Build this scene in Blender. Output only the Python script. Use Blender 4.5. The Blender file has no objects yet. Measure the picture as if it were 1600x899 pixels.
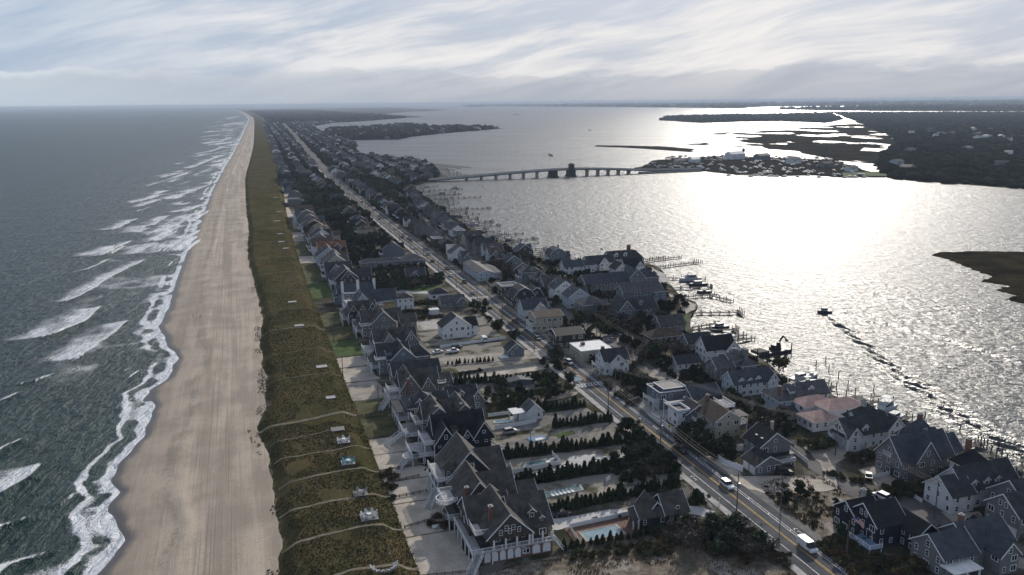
import bpy, math, random
import numpy as np
from mathutils import Vector, Matrix

sc = bpy.context.scene
C = sc.collection
R = math.radians
random.seed(7)
rng = np.random.default_rng(7)

# ------------------------------------------------------------------ camera
CAM_H, F_PX = 100.0, 1290.0
PITCH = math.atan((449.5 - 160.0) / F_PX)
ROLL = 0.010
_sp, _cp = math.sin(PITCH), math.cos(PITCH)
FWD = Vector((0, _cp, -_sp)); _r0 = Vector((1, 0, 0)); _u0 = Vector((0, _sp, _cp))
RIGHT = math.cos(ROLL) * _r0 - math.sin(ROLL) * _u0
UP = math.sin(ROLL) * _r0 + math.cos(ROLL) * _u0
cam = bpy.data.cameras.new('camera')
cam.sensor_fit = 'HORIZONTAL'; cam.sensor_width = 36.0; cam.lens = 36.0 * F_PX / 1600.0
cam.clip_start = 1.0; cam.clip_end = 120000.0
camo = bpy.data.objects.new('camera', cam); C.objects.link(camo)
M = Matrix((RIGHT, UP, -FWD)).transposed().to_4x4(); M.translation = (0, 0, CAM_H)
camo.matrix_world = M
sc.camera = camo

# ------------------------------------------------------------------ light
SUN_EL, SUN_AZ = 24.5, 19.0          # azimuth: degrees right of +Y
sdir = Vector((math.sin(R(SUN_AZ)) * math.cos(R(SUN_EL)), math.cos(R(SUN_AZ)) * math.cos(R(SUN_EL)), math.sin(R(SUN_EL))))
sun = bpy.data.lights.new('sun', 'SUN'); sun.energy = 3.2; sun.angle = R(0.8); sun.color = (1.0, 0.93, 0.83)
suno = bpy.data.objects.new('sun', sun); C.objects.link(suno)
suno.rotation_euler = (-sdir).to_track_quat('-Z', 'Y').to_euler()
sc.view_settings.view_transform = 'Standard'; sc.view_settings.look = 'None'
sc.view_settings.exposure = 0.14; sc.view_settings.gamma = 1.0; sc.view_settings.use_curve_mapping = False
sc.cycles.use_denoising = True; sc.cycles.use_adaptive_sampling = True; sc.cycles.adaptive_threshold = 0.03
sc.cycles.max_bounces = 5; sc.cycles.diffuse_bounces = 2; sc.cycles.glossy_bounces = 2
sc.cycles.transmission_bounces = 2; sc.cycles.volume_bounces = 0; sc.cycles.transparent_max_bounces = 8
sc.cycles.caustics_reflective = False; sc.cycles.caustics_refractive = False
sc.cycles.sample_clamp_direct = 0; sc.cycles.sample_clamp_indirect = 4

class NT:
    """thin helper over a node tree"""
    def __init__(s, nt): s.t = nt
    def n(s, typ, **kw):
        nd = s.t.nodes.new(typ)
        for k, v in kw.items():
            if isinstance(v, tuple) and k == 'ins':
                pass
            setattr(nd, k, v)
        return nd
    def l(s, a, b): s.t.links.new(a, b)
    def val(s, sock, v):
        if hasattr(v, 'is_output') or isinstance(v, bpy.types.NodeSocket): s.l(v, sock)
        else: sock.default_value = v
    def math(s, op, a, b=0.0, c=0.0, clamp=False):
        nd = s.n('ShaderNodeMath', operation=op, use_clamp=clamp)
        s.val(nd.inputs[0], a); s.val(nd.inputs[1], b)
        if len(nd.inputs) > 2: s.val(nd.inputs[2], c)
        return nd.outputs[0]
    def vmath(s, op, a, b=(0, 0, 0)):
        nd = s.n('ShaderNodeVectorMath', operation=op)
        s.val(nd.inputs[0], a); s.val(nd.inputs[1], b)
        return nd.outputs['Value'] if op in ('DOT_PRODUCT', 'LENGTH') else nd.outputs[0]
    def mix(s, f, a, b, blend='MIX'):
        nd = s.n('ShaderNodeMix', data_type='RGBA', blend_type=blend)
        s.val(nd.inputs[0], f); s.val(nd.inputs[6], c4(a)); s.val(nd.inputs[7], c4(b))
        return nd.outputs[2]
    def noise(s, vec=None, scale=1.0, detail=3.0, rough=0.5, dist=0.0):
        nd = s.n('ShaderNodeTexNoise')
        if vec is not None: s.l(vec, nd.inputs['Vector'])
        nd.inputs['Scale'].default_value = scale; nd.inputs['Detail'].default_value = detail
        nd.inputs['Roughness'].default_value = rough; nd.inputs['Distortion'].default_value = dist
        return nd.outputs['Fac']
    def ramp(s, f, lo, hi, a=0.0, b=1.0, smooth=True):
        nd = s.n('ShaderNodeMapRange', interpolation_type='SMOOTHSTEP' if smooth else 'LINEAR')
        s.val(nd.inputs[0], f); s.val(nd.inputs[1], lo); s.val(nd.inputs[2], hi); s.val(nd.inputs[3], a); s.val(nd.inputs[4], b)
        return nd.outputs[0]
    def mapping(s, vec, rot=(0, 0, 0), scale=(1, 1, 1), loc=(0, 0, 0)):
        nd = s.n('ShaderNodeMapping'); s.l(vec, nd.inputs[0])
        nd.inputs['Location'].default_value = loc; nd.inputs['Rotation'].default_value = rot; nd.inputs['Scale'].default_value = scale
        return nd.outputs[0]
def c4(c):
    return (c[0], c[1], c[2], 1.0) if isinstance(c, (tuple, list)) and len(c) == 3 else c

# ------------------------------------------------------------------ sky
def make_world():
    w = bpy.data.worlds.new('World'); sc.world = w; w.use_nodes = True
    w.node_tree.nodes.clear()
    g = NT(w.node_tree)
    sky = g.n('ShaderNodeTexSky', sky_type='NISHITA', sun_disc=False)
    sky.sun_elevation = R(SUN_EL); sky.sun_rotation = R(SUN_AZ)
    sky.altitude = 100; sky.air_density = 1.0; sky.dust_density = 0.6; sky.ozone_density = 1.0
    tc = g.n('ShaderNodeTexCoord').outputs['Generated']
    sx = g.n('ShaderNodeSeparateXYZ'); g.l(tc, sx.inputs[0])
    z = g.math('MAXIMUM', sx.outputs[2], 0.0)
    # high streaky cloud, drawn out along the wind
    az = g.math('ARCTAN2', sx.outputs[0], sx.outputs[1])
    sv = g.n('ShaderNodeCombineXYZ'); g.l(az, sv.inputs[0]); g.l(z, sv.inputs[1])
    wz = g.n('ShaderNodeTexNoise'); wz.inputs['Scale'].default_value = 5.0; wz.inputs['Detail'].default_value = 1; g.l(sv.outputs[0], wz.inputs['Vector'])
    wq = g.vmath('MULTIPLY_ADD', wz.outputs['Color'], (0.10, 0.035, 0)); g.l(sv.outputs[0], wq.node.inputs[2])
    m1 = g.mapping(g.mapping(wq, rot=(0, 0, R(-11))), scale=(4.6, 34, 1), loc=(2.0, 0.3, 0))
    n1 = g.noise(m1, 1.0, 4.5, 0.62, 0.2)
    m2 = g.mapping(g.mapping(wq, rot=(0, 0, R(-16))), scale=(2.4, 8, 1), loc=(0.9, 0.2, 0))
    n2 = g.noise(m2, 1.0, 2, 0.5)
    cov = g.math('ADD', g.math('MULTIPLY', n1, 0.80), g.math('MULTIPLY', n2, 0.42))
    cir = g.ramp(cov, 0.49, 0.75)
    # low cumulus bank along the horizon
    lv = g.n('ShaderNodeCombineXYZ'); g.l(az, lv.inputs[0]); g.l(g.math('MULTIPLY', z, 1.6), lv.inputs[1])
    nb = g.noise(lv.outputs[0], 26.0, 4, 0.6)
    nb2 = g.noise(lv.outputs[0], 5.0, 1, 0.5)
    top = g.math('ADD', 0.006, g.math('ADD', g.math('MULTIPLY', nb, 0.022), g.math('MULTIPLY', nb2, 0.034)))
    bank = g.ramp(g.math('SUBTRACT', top, z), -0.0008, 0.0028)
    rim = g.ramp(g.math('SUBTRACT', top, z), 0.0, 0.012, 1.0, 0.0)
    sd = g.vmath('DOT_PRODUCT', tc, tuple(sdir))
    near = g.ramp(sd, 0.52, 0.92)
    base = g.mix(1.0, sky.outputs[0], (0.86, 0.84, 0.93), 'MULTIPLY')
    K = lambda *c: tuple(v / 0.11 for v in c)
    haze = g.ramp(z, 0.0, 0.60, 0.95, 0.0)
    base = g.mix(haze, base, g.mix(near, K(0.36, 0.455, 0.60), K(0.42, 0.475, 0.575)))
    low = g.ramp(z, 0.0, 0.05, 0.75, 0.0)
    base = g.mix(low, base, g.mix(near, K(0.53, 0.60, 0.67), K(0.37, 0.40, 0.455)))
    cl_col = g.mix(near, K(0.62, 0.675, 0.745), K(0.84, 0.81, 0.785))
    c1 = g.mix(g.math('MULTIPLY', cir, g.math('MULTIPLY', g.ramp(z, 0.0, 0.045, 0.12, 0.90), g.ramp(near, 0, 1, .5, 1.0))), base, cl_col)
    bk_col = g.mix(rim, g.mix(near, K(0.53, 0.59, 0.65), K(0.31, 0.35, 0.42)), g.mix(near, K(0.72, 0.75, 0.78), K(0.37, 0.405, 0.47)))
    c2 = g.mix(g.math('MULTIPLY', g.math('MULTIPLY', bank, g.ramp(near, 0, 1, 1, .45)), g.ramp(z, 0.0, 0.03, 0.10, 0.78)), c1, bk_col)
    bg = g.n('ShaderNodeBackground'); g.l(c2, bg.inputs[0]); bg.inputs[1].default_value = 0.11
    out = g.n('ShaderNodeOutputWorld'); g.l(bg.outputs[0], out.inputs[0])
make_world()
sc.world.cycles.sampling_method = 'MANUAL'; sc.world.cycles.sample_map_resolution = 512

# ------------------------------------------------------------------ frames
TH = R(18)
O = np.array([49.25, 222.1]); ES = np.array([-math.sin(TH), math.cos(TH)]); ET = np.array([math.cos(TH), math.sin(TH)])
OFF_S = [-1e5, 600, 1140, 1670, 2585, 4500, 6570, 9000, 12300, 25000, 45000]; OFF_T = [0, 0, 6, 20, 41, 81, 118, 116, 95, -18, -260]
def off(s):
    return np.interp(np.asarray(s, float), OFF_S, OFF_T)
def L(s, t):                       # along-shore s, cross-shore t (ocean negative) -> world x, y
    q = O + s * ES + (t + float(off(s))) * ET
    return float(q[0]), float(q[1])
def LA(s, t):
    s = np.asarray(s, float); t = np.asarray(t, float) + off(s)
    return O[0] + s * ES[0] + t * ET[0], O[1] + s * ES[1] + t * ET[1]
def at(px, py, z=1.5):             # where the sight line through a photo pixel meets level z
    d = FWD * F_PX + RIGHT * (px - 800) + UP * (449.5 - py)
    k = (z - CAM_H) / d.z
    return d.x * k, d.y * k
def ST(px, py, z=1.5):
    q = np.array(at(px, py, z)) - O
    s = float(q @ ES); return s, float(q @ ET) - float(off(s))
def polyST(pts, z=1.5): return [ST(px, py, z) for px, py in pts]
def inpoly(x, y, poly):
    c = False; n = len(poly); j = n - 1
    for i in range(n):
        xi, yi = poly[i]; xj, yj = poly[j]
        if (yi > y) != (yj > y) and x < (xj - xi) * (y - yi) / (yj - yi) + xi: c = not c
        j = i
    return c
GZ = 1.5                           # level of the building plots above the water

# ------------------------------------------------------------------ materials
MATS = {}
def mat(name, col, rough=0.8, var=0.25, scale=0.6, col2=None, spec=0.12, metal=0.0, rand=0.0, fine=0.0, fscale=6.0, bump=0.0, coord='Object', stretch=None, detail=4):
    m = bpy.data.materials.new(name); m.use_nodes = True; m.node_tree.nodes.clear(); g = NT(m.node_tree)
    if coord == 'World': vec = g.n('ShaderNodeNewGeometry').outputs['Position']
    else: vec = g.n('ShaderNodeTexCoord').outputs['Object']
    if stretch: vec = g.mapping(vec, scale=stretch)
    col2 = col2 or tuple(min(1, c * (1 + var)) for c in col)
    c1 = tuple(c * (1 - var) for c in col)
    f = g.ramp(g.noise(vec, scale, detail, 0.6), 0.3, 0.7)
    c = g.mix(f, c1, col2)
    fn = None
    if fine > 0:
        fn = g.noise(vec, fscale, 3, 0.65)
        k = g.ramp(fn, 0.25, 0.75, 1 - fine, 1 + fine)
        cc = g.n('ShaderNodeCombineColor'); [g.l(k, cc.inputs[i]) for i in range(3)]
        c = g.mix(1.0, c, cc.outputs[0], 'MULTIPLY')
    if rand > 0:
        oi = g.n('ShaderNodeObjectInfo').outputs['Random']
        k = g.ramp(oi, 0, 1, 1 - rand, 1 + rand, smooth=False)
        cc = g.n('ShaderNodeCombineColor'); [g.l(k, cc.inputs[i]) for i in range(3)]
        c = g.mix(1.0, c, cc.outputs[0], 'MULTIPLY')
    b = g.n('ShaderNodeBsdfPrincipled'); g.l(c, b.inputs['Base Color'])
    b.inputs['Roughness'].default_value = rough; b.inputs['Metallic'].default_value = metal
    b.inputs['Specular IOR Level'].default_value = spec
    if bump > 0:
        bp = g.n('ShaderNodeBump'); bp.inputs['Strength'].default_value = 0.6; bp.inputs['Distance'].default_value = bump
        g.l(fn if fn is not None else f, bp.inputs['Height']); g.l(bp.outputs[0], b.inputs['Normal'])
    o = g.n('ShaderNodeOutputMaterial'); g.l(b.outputs[0], o.inputs[0])
    MATS[name] = m; return m

# walls
SH = dict(stretch=(1, 1, 4))
mat('shingle_brown', (0.075, 0.062, 0.052), var=.3, scale=1.3, fine=.25, fscale=5, **SH)
mat('shingle_dark', (0.040, 0.042, 0.046), var=.3, scale=1.3, fine=.25, fscale=5, **SH)
mat('shingle_navy', (0.022, 0.027, 0.040), var=.25, scale=1.3, fine=.2, fscale=5, **SH)
mat('shingle_grey', (0.17, 0.17, 0.17), var=.22, scale=1.3, fine=.2, fscale=5, **SH)
mat('shingle_blue', (0.145, 0.168, 0.195), var=.2, scale=1.3, fine=.18, fscale=5, **SH)
mat('siding_sage', (0.28, 0.28, 0.24), var=.12, scale=.8, fine=.12, fscale=5, **SH)
mat('siding_beige', (0.42, 0.38, 0.30), var=.12, scale=.8, fine=.1, fscale=5, **SH)
mat('siding_white', (0.66, 0.66, 0.66), var=.1, scale=.8, fine=.08, fscale=5, **SH)
mat('siding_pale_blue', (0.42, 0.465, 0.51), var=.1, scale=.8, fine=.08, fscale=5, **SH)
mat('brick_red', (0.20, 0.10, 0.075), var=.3, scale=3, fine=.3, fscale=9)
mat('stone_pale', (0.40, 0.38, 0.34), var=.25, scale=1.5, fine=.2)
# roofs
mat('roof_charcoal', (0.046, 0.048, 0.052), rough=.7, var=.3, scale=.5, fine=.25, fscale=3)
mat('roof_weathered', (0.076, 0.070, 0.063), rough=.72, var=.35, scale=.5, fine=.25, fscale=3)
mat('roof_grey', (0.092, 0.092, 0.094), rough=.7, var=.3, scale=.5, fine=.22, fscale=3)
mat('roof_black', (0.020, 0.021, 0.024), rough=.6, var=.3, scale=.5, fine=.2, fscale=3)
mat('roof_brown', (0.10, 0.075, 0.058), rough=.75, var=.3, scale=.5, fine=.22, fscale=3)
mat('roof_pink', (0.46, 0.31, 0.27), rough=.75, var=.15, scale=.5, fine=.15, fscale=3)
mat('roof_white', (0.72, 0.72, 0.70), rough=.6, var=.1, scale=.5)
mat('roof_slate_blue', (0.058, 0.066, 0.078), rough=.6, var=.25, scale=.5, fine=.2, fscale=3)
mat('roof_rust', (0.20, 0.085, 0.055), rough=.7, var=.25, scale=.5, fine=.2, fscale=3)
mat('trim_white', (0.74, 0.74, 0.74), rough=.55, var=.06, scale=2)
mat('chair_white', (0.55, 0.55, 0.55), rough=.6, var=.08)
mat('trim_dull', (0.42, 0.42, 0.42), rough=.6, var=.1, scale=2)
mat('deck_wood', (0.26, 0.25, 0.235), rough=.8, var=.2, scale=1, fine=.2, fscale=7, stretch=(1, 6, 1))
mat('deck_pale', (0.42, 0.41, 0.40), rough=.8, var=.15, scale=1, fine=.15)
mat('garage_door', (0.62, 0.62, 0.62), var=.06, scale=2)
mat('door_dark', (0.03, 0.03, 0.035), rough=.4, var=.2)
mat('glass_dark', (0.016, 0.020, 0.026), rough=.12, var=.2, scale=3, spec=.5)
mat('copper_green', (0.16, 0.24, 0.22), var=.2)
# ground
mat('gravel_white', (0.52, 0.51, 0.49), rough=.95, var=.14, scale=.25, fine=.16, fscale=5, bump=.03, coord='World')
mat('gravel_grey', (0.185, 0.175, 0.16), rough=.95, var=.25, scale=.3, fine=.2, fscale=5, bump=.03, coord='World')
mat('gravel_tan', (0.36, 0.32, 0.265), rough=.95, var=.22, scale=.3, fine=.2, fscale=5, bump=.03, coord='World')
mat('concrete', (0.42, 0.40, 0.37), rough=.9, var=.2, scale=.5, fine=.12, fscale=4, coord='World')
mat('asphalt', (0.086, 0.089, 0.094), rough=.9, var=.25, scale=.12, fine=.22, fscale=7, coord='World', spec=.08)
mat('asphalt_old', (0.105, 0.100, 0.096), rough=.8, var=.25, scale=.15, fine=.22, fscale=5, coord='World')
mat('paint_white', (0.68, 0.68, 0.66), rough=.7, var=.25, scale=1.2, fine=.2, coord='World')
mat('paint_yellow', (0.55, 0.33, 0.06), rough=.7, var=.25, scale=1.2, fine=.2, coord='World')
mat('lawn', (0.060, 0.092, 0.026), rough=.95, var=.3, scale=.35, fine=.3, fscale=5, bump=.05, coord='World')
mat('lawn_dry', (0.085, 0.082, 0.036), rough=.95, var=.35, scale=.3, fine=.35, fscale=3, bump=.08, coord='World')
mat('sand_lot', (0.47, 0.415, 0.34), rough=.95, var=.18, scale=.22, fine=.14, fscale=3, bump=.06, coord='World')
mat('brick_paving', (0.175, 0.105, 0.08), var=.25, scale=2, fine=.25, coord='World')
mat('court_blue', (0.16, 0.25, 0.36), var=.08, coord='World')
mat('pool_water', (0.19, 0.31, 0.35), rough=.12, var=.15, scale=.5, spec=.5, coord='World', fine=.1, fscale=1.5)
mat('pool_cover_blue', (0.030, 0.105, 0.125), rough=.25, var=.3, scale=.8, spec=.5, coord='World', stretch=(1, 3, 1))
mat('pool_deep', (0.04, 0.19, 0.24), rough=.12, var=.3, scale=.8, spec=.5, coord='World')
mat('soil_dark', (0.035, 0.032, 0.026), rough=1, spec=0, var=.4, scale=.4, fine=.3, coord='World')
# wood, metal, plants
mat('pole_wood', (0.13, 0.105, 0.085), rough=.85, var=.25, scale=1)
mat('piling_wood', (0.055, 0.048, 0.042), rough=.8, var=.3, scale=1)
mat('dock_wood', (0.095, 0.088, 0.080), rough=.8, var=.25, scale=1)
mat('metal_grey', (0.30, 0.31, 0.32), rough=.45, var=.1, metal=.4)
mat('metal_dark', (0.03, 0.03, 0.033), rough=.5, var=.2)
mat('wire', (0.03, 0.03, 0.03), rough=.6, var=.1)
mat('bark', (0.055, 0.043, 0.034), rough=.9, var=.3, scale=3)
def leaf(n, c, c2=None, **k): mat(n, c, rough=.75, var=.45, scale=.9, spec=.08, rand=.4, fine=.3, fscale=3, col2=c2, **k)
leaf('leaf_cedar', (0.030, 0.042, 0.021))
leaf('leaf_pine', (0.027, 0.038, 0.020))
leaf('leaf_shrub', (0.052, 0.056, 0.027), (0.085, 0.080, 0.038))
leaf('leaf_olive', (0.050, 0.064, 0.020), (0.085, 0.095, 0.030))
leaf('leaf_autumn', (0.085, 0.062, 0.030), (0.12, 0.085, 0.040))
leaf('leaf_bare', (0.075, 0.064, 0.052), (0.10, 0.085, 0.07))
mat('leaf_far', (0.021, 0.025, 0.017), rough=1, var=.45, scale=.02, spec=0, fine=.3, fscale=.3, coord='World')
# vehicles
for n, c in dict(white=(.72, .72, .72), black=(.012, .012, .014), silver=(.35, .36, .37), grey=(.10, .105, .11), navy=(.018, .028, .06), red=(.28, .03, .025), blue=(.05, .11, .22), green=(.03, .06, .05)).items():
    mat('car_' + n, c, rough=.42, var=.05, spec=.5)
mat('tyre', (.015, .015, .015), rough=.8, var=.1)
mat('lamp_red', (.35, .02, .015), rough=.3, var=.1); mat('lamp_clear', (.6, .6, .58), rough=.2, var=.1)
mat('hull_white', (.44, .45, .46), rough=.5, var=.08, spec=.15); mat('hull_dark', (.05, .055, .065), rough=.4, var=.1)
mat('flag_red', (.42, .035, .04), var=.1); mat('flag_white', (.7, .7, .7), var=.05); mat('flag_blue', (.03, .045, .17), var=.1)
mat('skin', (.45, .28, .2), var=.1); mat('cloth_dark', (.03, .035, .05), var=.2); mat('cloth_grey', (.2, .2, .21), var=.2)
mat('cloth_teal', (.08, .32, .38), var=.1); mat('paint_sign_yellow', (.65, .5, .03), var=.1)

# ------------------------------------------------------------------ mesh helpers
class MB:
    def __init__(s): s.v = []; s.f = []; s.T = None
    def add(s, pts, faces):
        b = len(s.v)
        if s.T: pts = [s.T(p) for p in pts]
        s.v += [tuple(p) for p in pts]; s.f += [tuple(b + i for i in f) for f in faces]
    def box(s, x0, x1, y0, y1, z0, z1, top=True, bottom=True):
        f = [(0, 1, 5, 4), (1, 2, 6, 5), (2, 3, 7, 6), (3, 0, 4, 7)]
        if top: f.append((4, 5, 6, 7))
        if bottom: f.append((3, 2, 1, 0))
        s.add([(x0, y0, z0), (x1, y0, z0), (x1, y1, z0), (x0, y1, z0), (x0, y0, z1), (x1, y0, z1), (x1, y1, z1), (x0, y1, z1)], f)
    def cyl(s, x, y, z0, z1, r, n=6, r2=None):
        r2 = r if r2 is None else r2
        p = [(x + r * math.cos(2 * math.pi * i / n), y + r * math.sin(2 * math.pi * i / n), z0) for i in range(n)]
        p += [(x + r2 * math.cos(2 * math.pi * i / n), y + r2 * math.sin(2 * math.pi * i / n), z1) for i in range(n)]
        s.add(p, [(i, (i + 1) % n, n + (i + 1) % n, n + i) for i in range(n)] + [tuple(range(n - 1, -1, -1)), tuple(range(n, 2 * n))])
    def beam(s, a, b, w, h=None):
        a = Vector(a); b = Vector(b); d = (b - a).normalized(); h = h or w
        sd = d.cross(Vector((0, 0, 1)))
        sd = sd.normalized() if sd.length > 1e-4 else Vector((1, 0, 0))
        up = sd.cross(d)
        o = [sd * (i * w / 2) + up * (j * h / 2) for i, j in ((-1, -1), (1, -1), (1, 1), (-1, 1))]
        s.add([a + k for k in o] + [b + k for k in o], [(0, 1, 2, 3), (7, 6, 5, 4), (0, 4, 5, 1), (1, 5, 6, 2), (2, 6, 7, 3), (3, 7, 4, 0)])
    def profile(s, prof, a0, a1, axis, th):
        """a folded sheet of thickness th: prof = [(u, z)], swept a0..a1 along axis ('y': u is x; 'x': u is y)"""
        n = len(prof)
        def pt(u, a, z): return (u, a, z) if axis == 'y' else (a, u, z)
        pts = []
        for a in (a0, a1):
            pts += [pt(u, a, z) for u, z in prof] + [pt(u, a, z + th) for u, z in prof]
        f = []
        for i in range(n - 1):
            f += [(i, i + 1, 2 * n + i + 1, 2 * n + i), (n + i, 3 * n + i, 3 * n + i + 1, n + i + 1),
                  (i, n + i, n + i + 1, i + 1), (2 * n + i, 2 * n + i + 1, 3 * n + i + 1, 3 * n + i)]
        f += [(0, 2 * n, 3 * n, n), (n - 1, 2 * n - 1, 4 * n - 1, 3 * n - 1)]
        s.add(pts, f)
    def mesh(s, name, m, smooth=False):
        me = bpy.data.meshes.new(name); me.from_pydata(s.v, [], s.f); me.validate(); me.update()
        for mm in (m if isinstance(m, (list, tuple)) else [m]): me.materials.append(MATS[mm] if isinstance(mm, str) else mm)
        if smooth: me.polygons.foreach_set('use_smooth', [True] * len(me.polygons))
        return me
    def build(s, name, m, parent=None, smooth=False, **k): return ob(name, s.mesh(name, m, smooth), parent, **k)

def ob(name, me, parent=None, loc=(0, 0, 0), rz=0.0, scale=(1, 1, 1), label=None, cat=None, group=None, kind=None, rot=None):
    o = bpy.data.objects.new(name, me); C.objects.link(o)
    o.location = loc; o.rotation_euler = rot or (0, 0, rz); o.scale = scale
    if parent: o.parent = parent
    if label: o['label'] = label
    if cat: o['category'] = cat
    if group: o['group'] = group
    if kind: o['kind'] = kind
    return o
def thing(name, label, cat, s=None, t=None, z=GZ, rz=TH, group=None, xy=None):
    x, y = xy if xy else L(s, t)
    return ob(name, None, None, (x, y, z), rz, label=label, cat=cat, group=group)
def npmesh(name, verts, faces, m, smooth=False, attrs=None):
    """big meshes: verts (n,3), faces (m,k) arrays"""
    me = bpy.data.meshes.new(name); verts = np.ascontiguousarray(verts, np.float32); faces = np.ascontiguousarray(faces, np.int32)
    nf, k = faces.shape
    me.vertices.add(len(verts)); me.vertices.foreach_set('co', verts.ravel())
    me.loops.add(nf * k); me.loops.foreach_set('vertex_index', faces.ravel())
    me.polygons.add(nf); me.polygons.foreach_set('loop_start', np.arange(0, nf * k, k, dtype=np.int32))
    me.update(calc_edges=True)
    if smooth: me.polygons.foreach_set('use_smooth', np.ones(nf, bool))
    for n_, a in (attrs or {}).items():
        at_ = me.attributes.new(n_, 'FLOAT', 'POINT'); at_.data.foreach_set('value', np.ascontiguousarray(a, np.float32))
    me.materials.append(MATS[m] if isinstance(m, str) else m)
    return me
def gridfaces(nr, nc):
    i = np.arange(nr - 1)[:, None] * nc + np.arange(nc - 1)[None, :]
    return np.stack([i, i + 1, i + nc + 1, i + nc], -1).reshape(-1, 4)
def sheet(name, pts, z, m, kind='structure', skirt=None, label=None, cat=None):
    """flat polygon (world xy) at level z; skirt = depth of a vertical edge"""
    n = len(pts); v = [(x, y, z) for x, y in pts]
    a = sum(pts[i][0] * pts[(i + 1) % n][1] - pts[(i + 1) % n][0] * pts[i][1] for i in range(n))
    f = [tuple(range(n)) if a > 0 else tuple(range(n - 1, -1, -1))]
    if skirt:
        v += [(x, y, z - skirt) for x, y in pts]
        f += [(i, i + n, (i + 1) % n + n, (i + 1) % n) for i in range(n)]
    b = MB(); b.add(v, f)
    return b.build(name, m, kind=kind, label=label, cat=cat)
def sheetST(name, st, z, m, **k): return sheet(name, [L(s, t) for s, t in st], z, m, **k)
_NZ = {}
def vnoise(x, y, seed=0):
    """smooth value noise on arrays"""
    if seed not in _NZ: _NZ[seed] = np.random.default_rng(seed).random((256, 256))
    r = _NZ[seed]
    xi = np.floor(x).astype(int); yi = np.floor(y).astype(int); fx = x - xi; fy = y - yi
    fx = fx * fx * (3 - 2 * fx); fy = fy * fy * (3 - 2 * fy)
    g = lambda a, b: r[a % 256, b % 256]
    return (g(xi, yi) * (1 - fx) + g(xi + 1, yi) * fx) * (1 - fy) + (g(xi, yi + 1) * (1 - fx) + g(xi + 1, yi + 1) * fx) * fy
def fbm(x, y, seed=0, oct=4):
    return sum(vnoise(x * 2 ** i, y * 2 ** i, seed + i) * 0.5 ** (i + 1) for i in range(oct)) / (1 - 0.5 ** oct)

# ================================================================== SETTING
def interp(pts, s):
    p = sorted(pts); return np.interp(s, [a for a, b in p], [b for a, b in p])
SW = polyST([(150, 899), (185, 870), (192, 845), (170, 800), (187, 770), (168, 750), (210, 700), (240, 650), (235, 612), (262, 590), (279, 560), (262, 540), (248, 510), (264, 480), (275, 440), (290, 400), (302, 370), (320, 330), (331, 300)], 0)
SW = [(-140, -155)] + SW + [(1100, -149), (1700, -147), (2600, -146), (6000, -140), (45000, -140)]
TOE = polyST([(437, 899), (432, 800), (420, 720), (402, 668), (412, 640), (415, 600), (405, 540), (410, 500), (398, 450), (385, 400), (388, 360), (383, 310), (382, 285)], 2.2)
TOE = [(-140, -114)] + TOE + [(1200, -112), (2000, -108), (45000, -100)]
BACK = [(-140, -86.5), (0, -85.6), (260, -85.0), (400, -83), (590, -78), (770, -73), (1500, -62), (2400, -52), (45000, -45)]
def t_sw(s): return interp(SW, s) + 0.6 * np.sin(s * .21) * np.clip((300 - s) / 200, 0, 1) + 0.35 * np.sin(s * .47 + 1) * np.clip((300 - s) / 200, 0, 1)
def t_toe(s): return interp(TOE, s) + 0.9 * (fbm(np.asarray(s, float) * .12, np.asarray(s, float) * 0 + 3.3, 5) - .5) * 3
def t_back(s): return interp(BACK, s)
def sm(x): x = np.clip(x, 0, 1); return x * x * (3 - 2 * x)
def beach_z(s, t):
    v = (t - t_sw(s)) / np.maximum(t_toe(s) - t_sw(s), 4.0)
    z = np.where(v < 0, v * 3.0, 2.3 * np.clip(v, 0, None) ** 0.75)
    k = np.clip(v * 3, 0, 1)
    z += k * (0.30 * np.exp(-((v - .42) / .05) ** 2) * (0.6 + .8 * vnoise(s * .03, s * 0, 4)) + 0.25 * (fbm(s * .09, t * .25, 9) - .5))
    return z
def dune_z(s, t):
    a = t_toe(s); b = t_back(s); w = np.maximum(b - a, 3.0)
    x = t - a
    rise = sm(x / 4.5); fall = sm((b - t) / 5.0)
    h = 1.7 * rise * (0.35 + .65 * fall) + 0.35 * np.sin(np.clip(x / w, 0, 1) * math.pi)
    bump = (fbm(s * .11, t * .16, 21, 4) - .5) * 1.0 * rise * fall
    return 2.25 + h * (.85 + .3 * vnoise(s * .02, t * 0, 8)) * np.where(fall < 1, .25 + .75 * fall, 1) + bump - .5 * (1 - fall)

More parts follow.
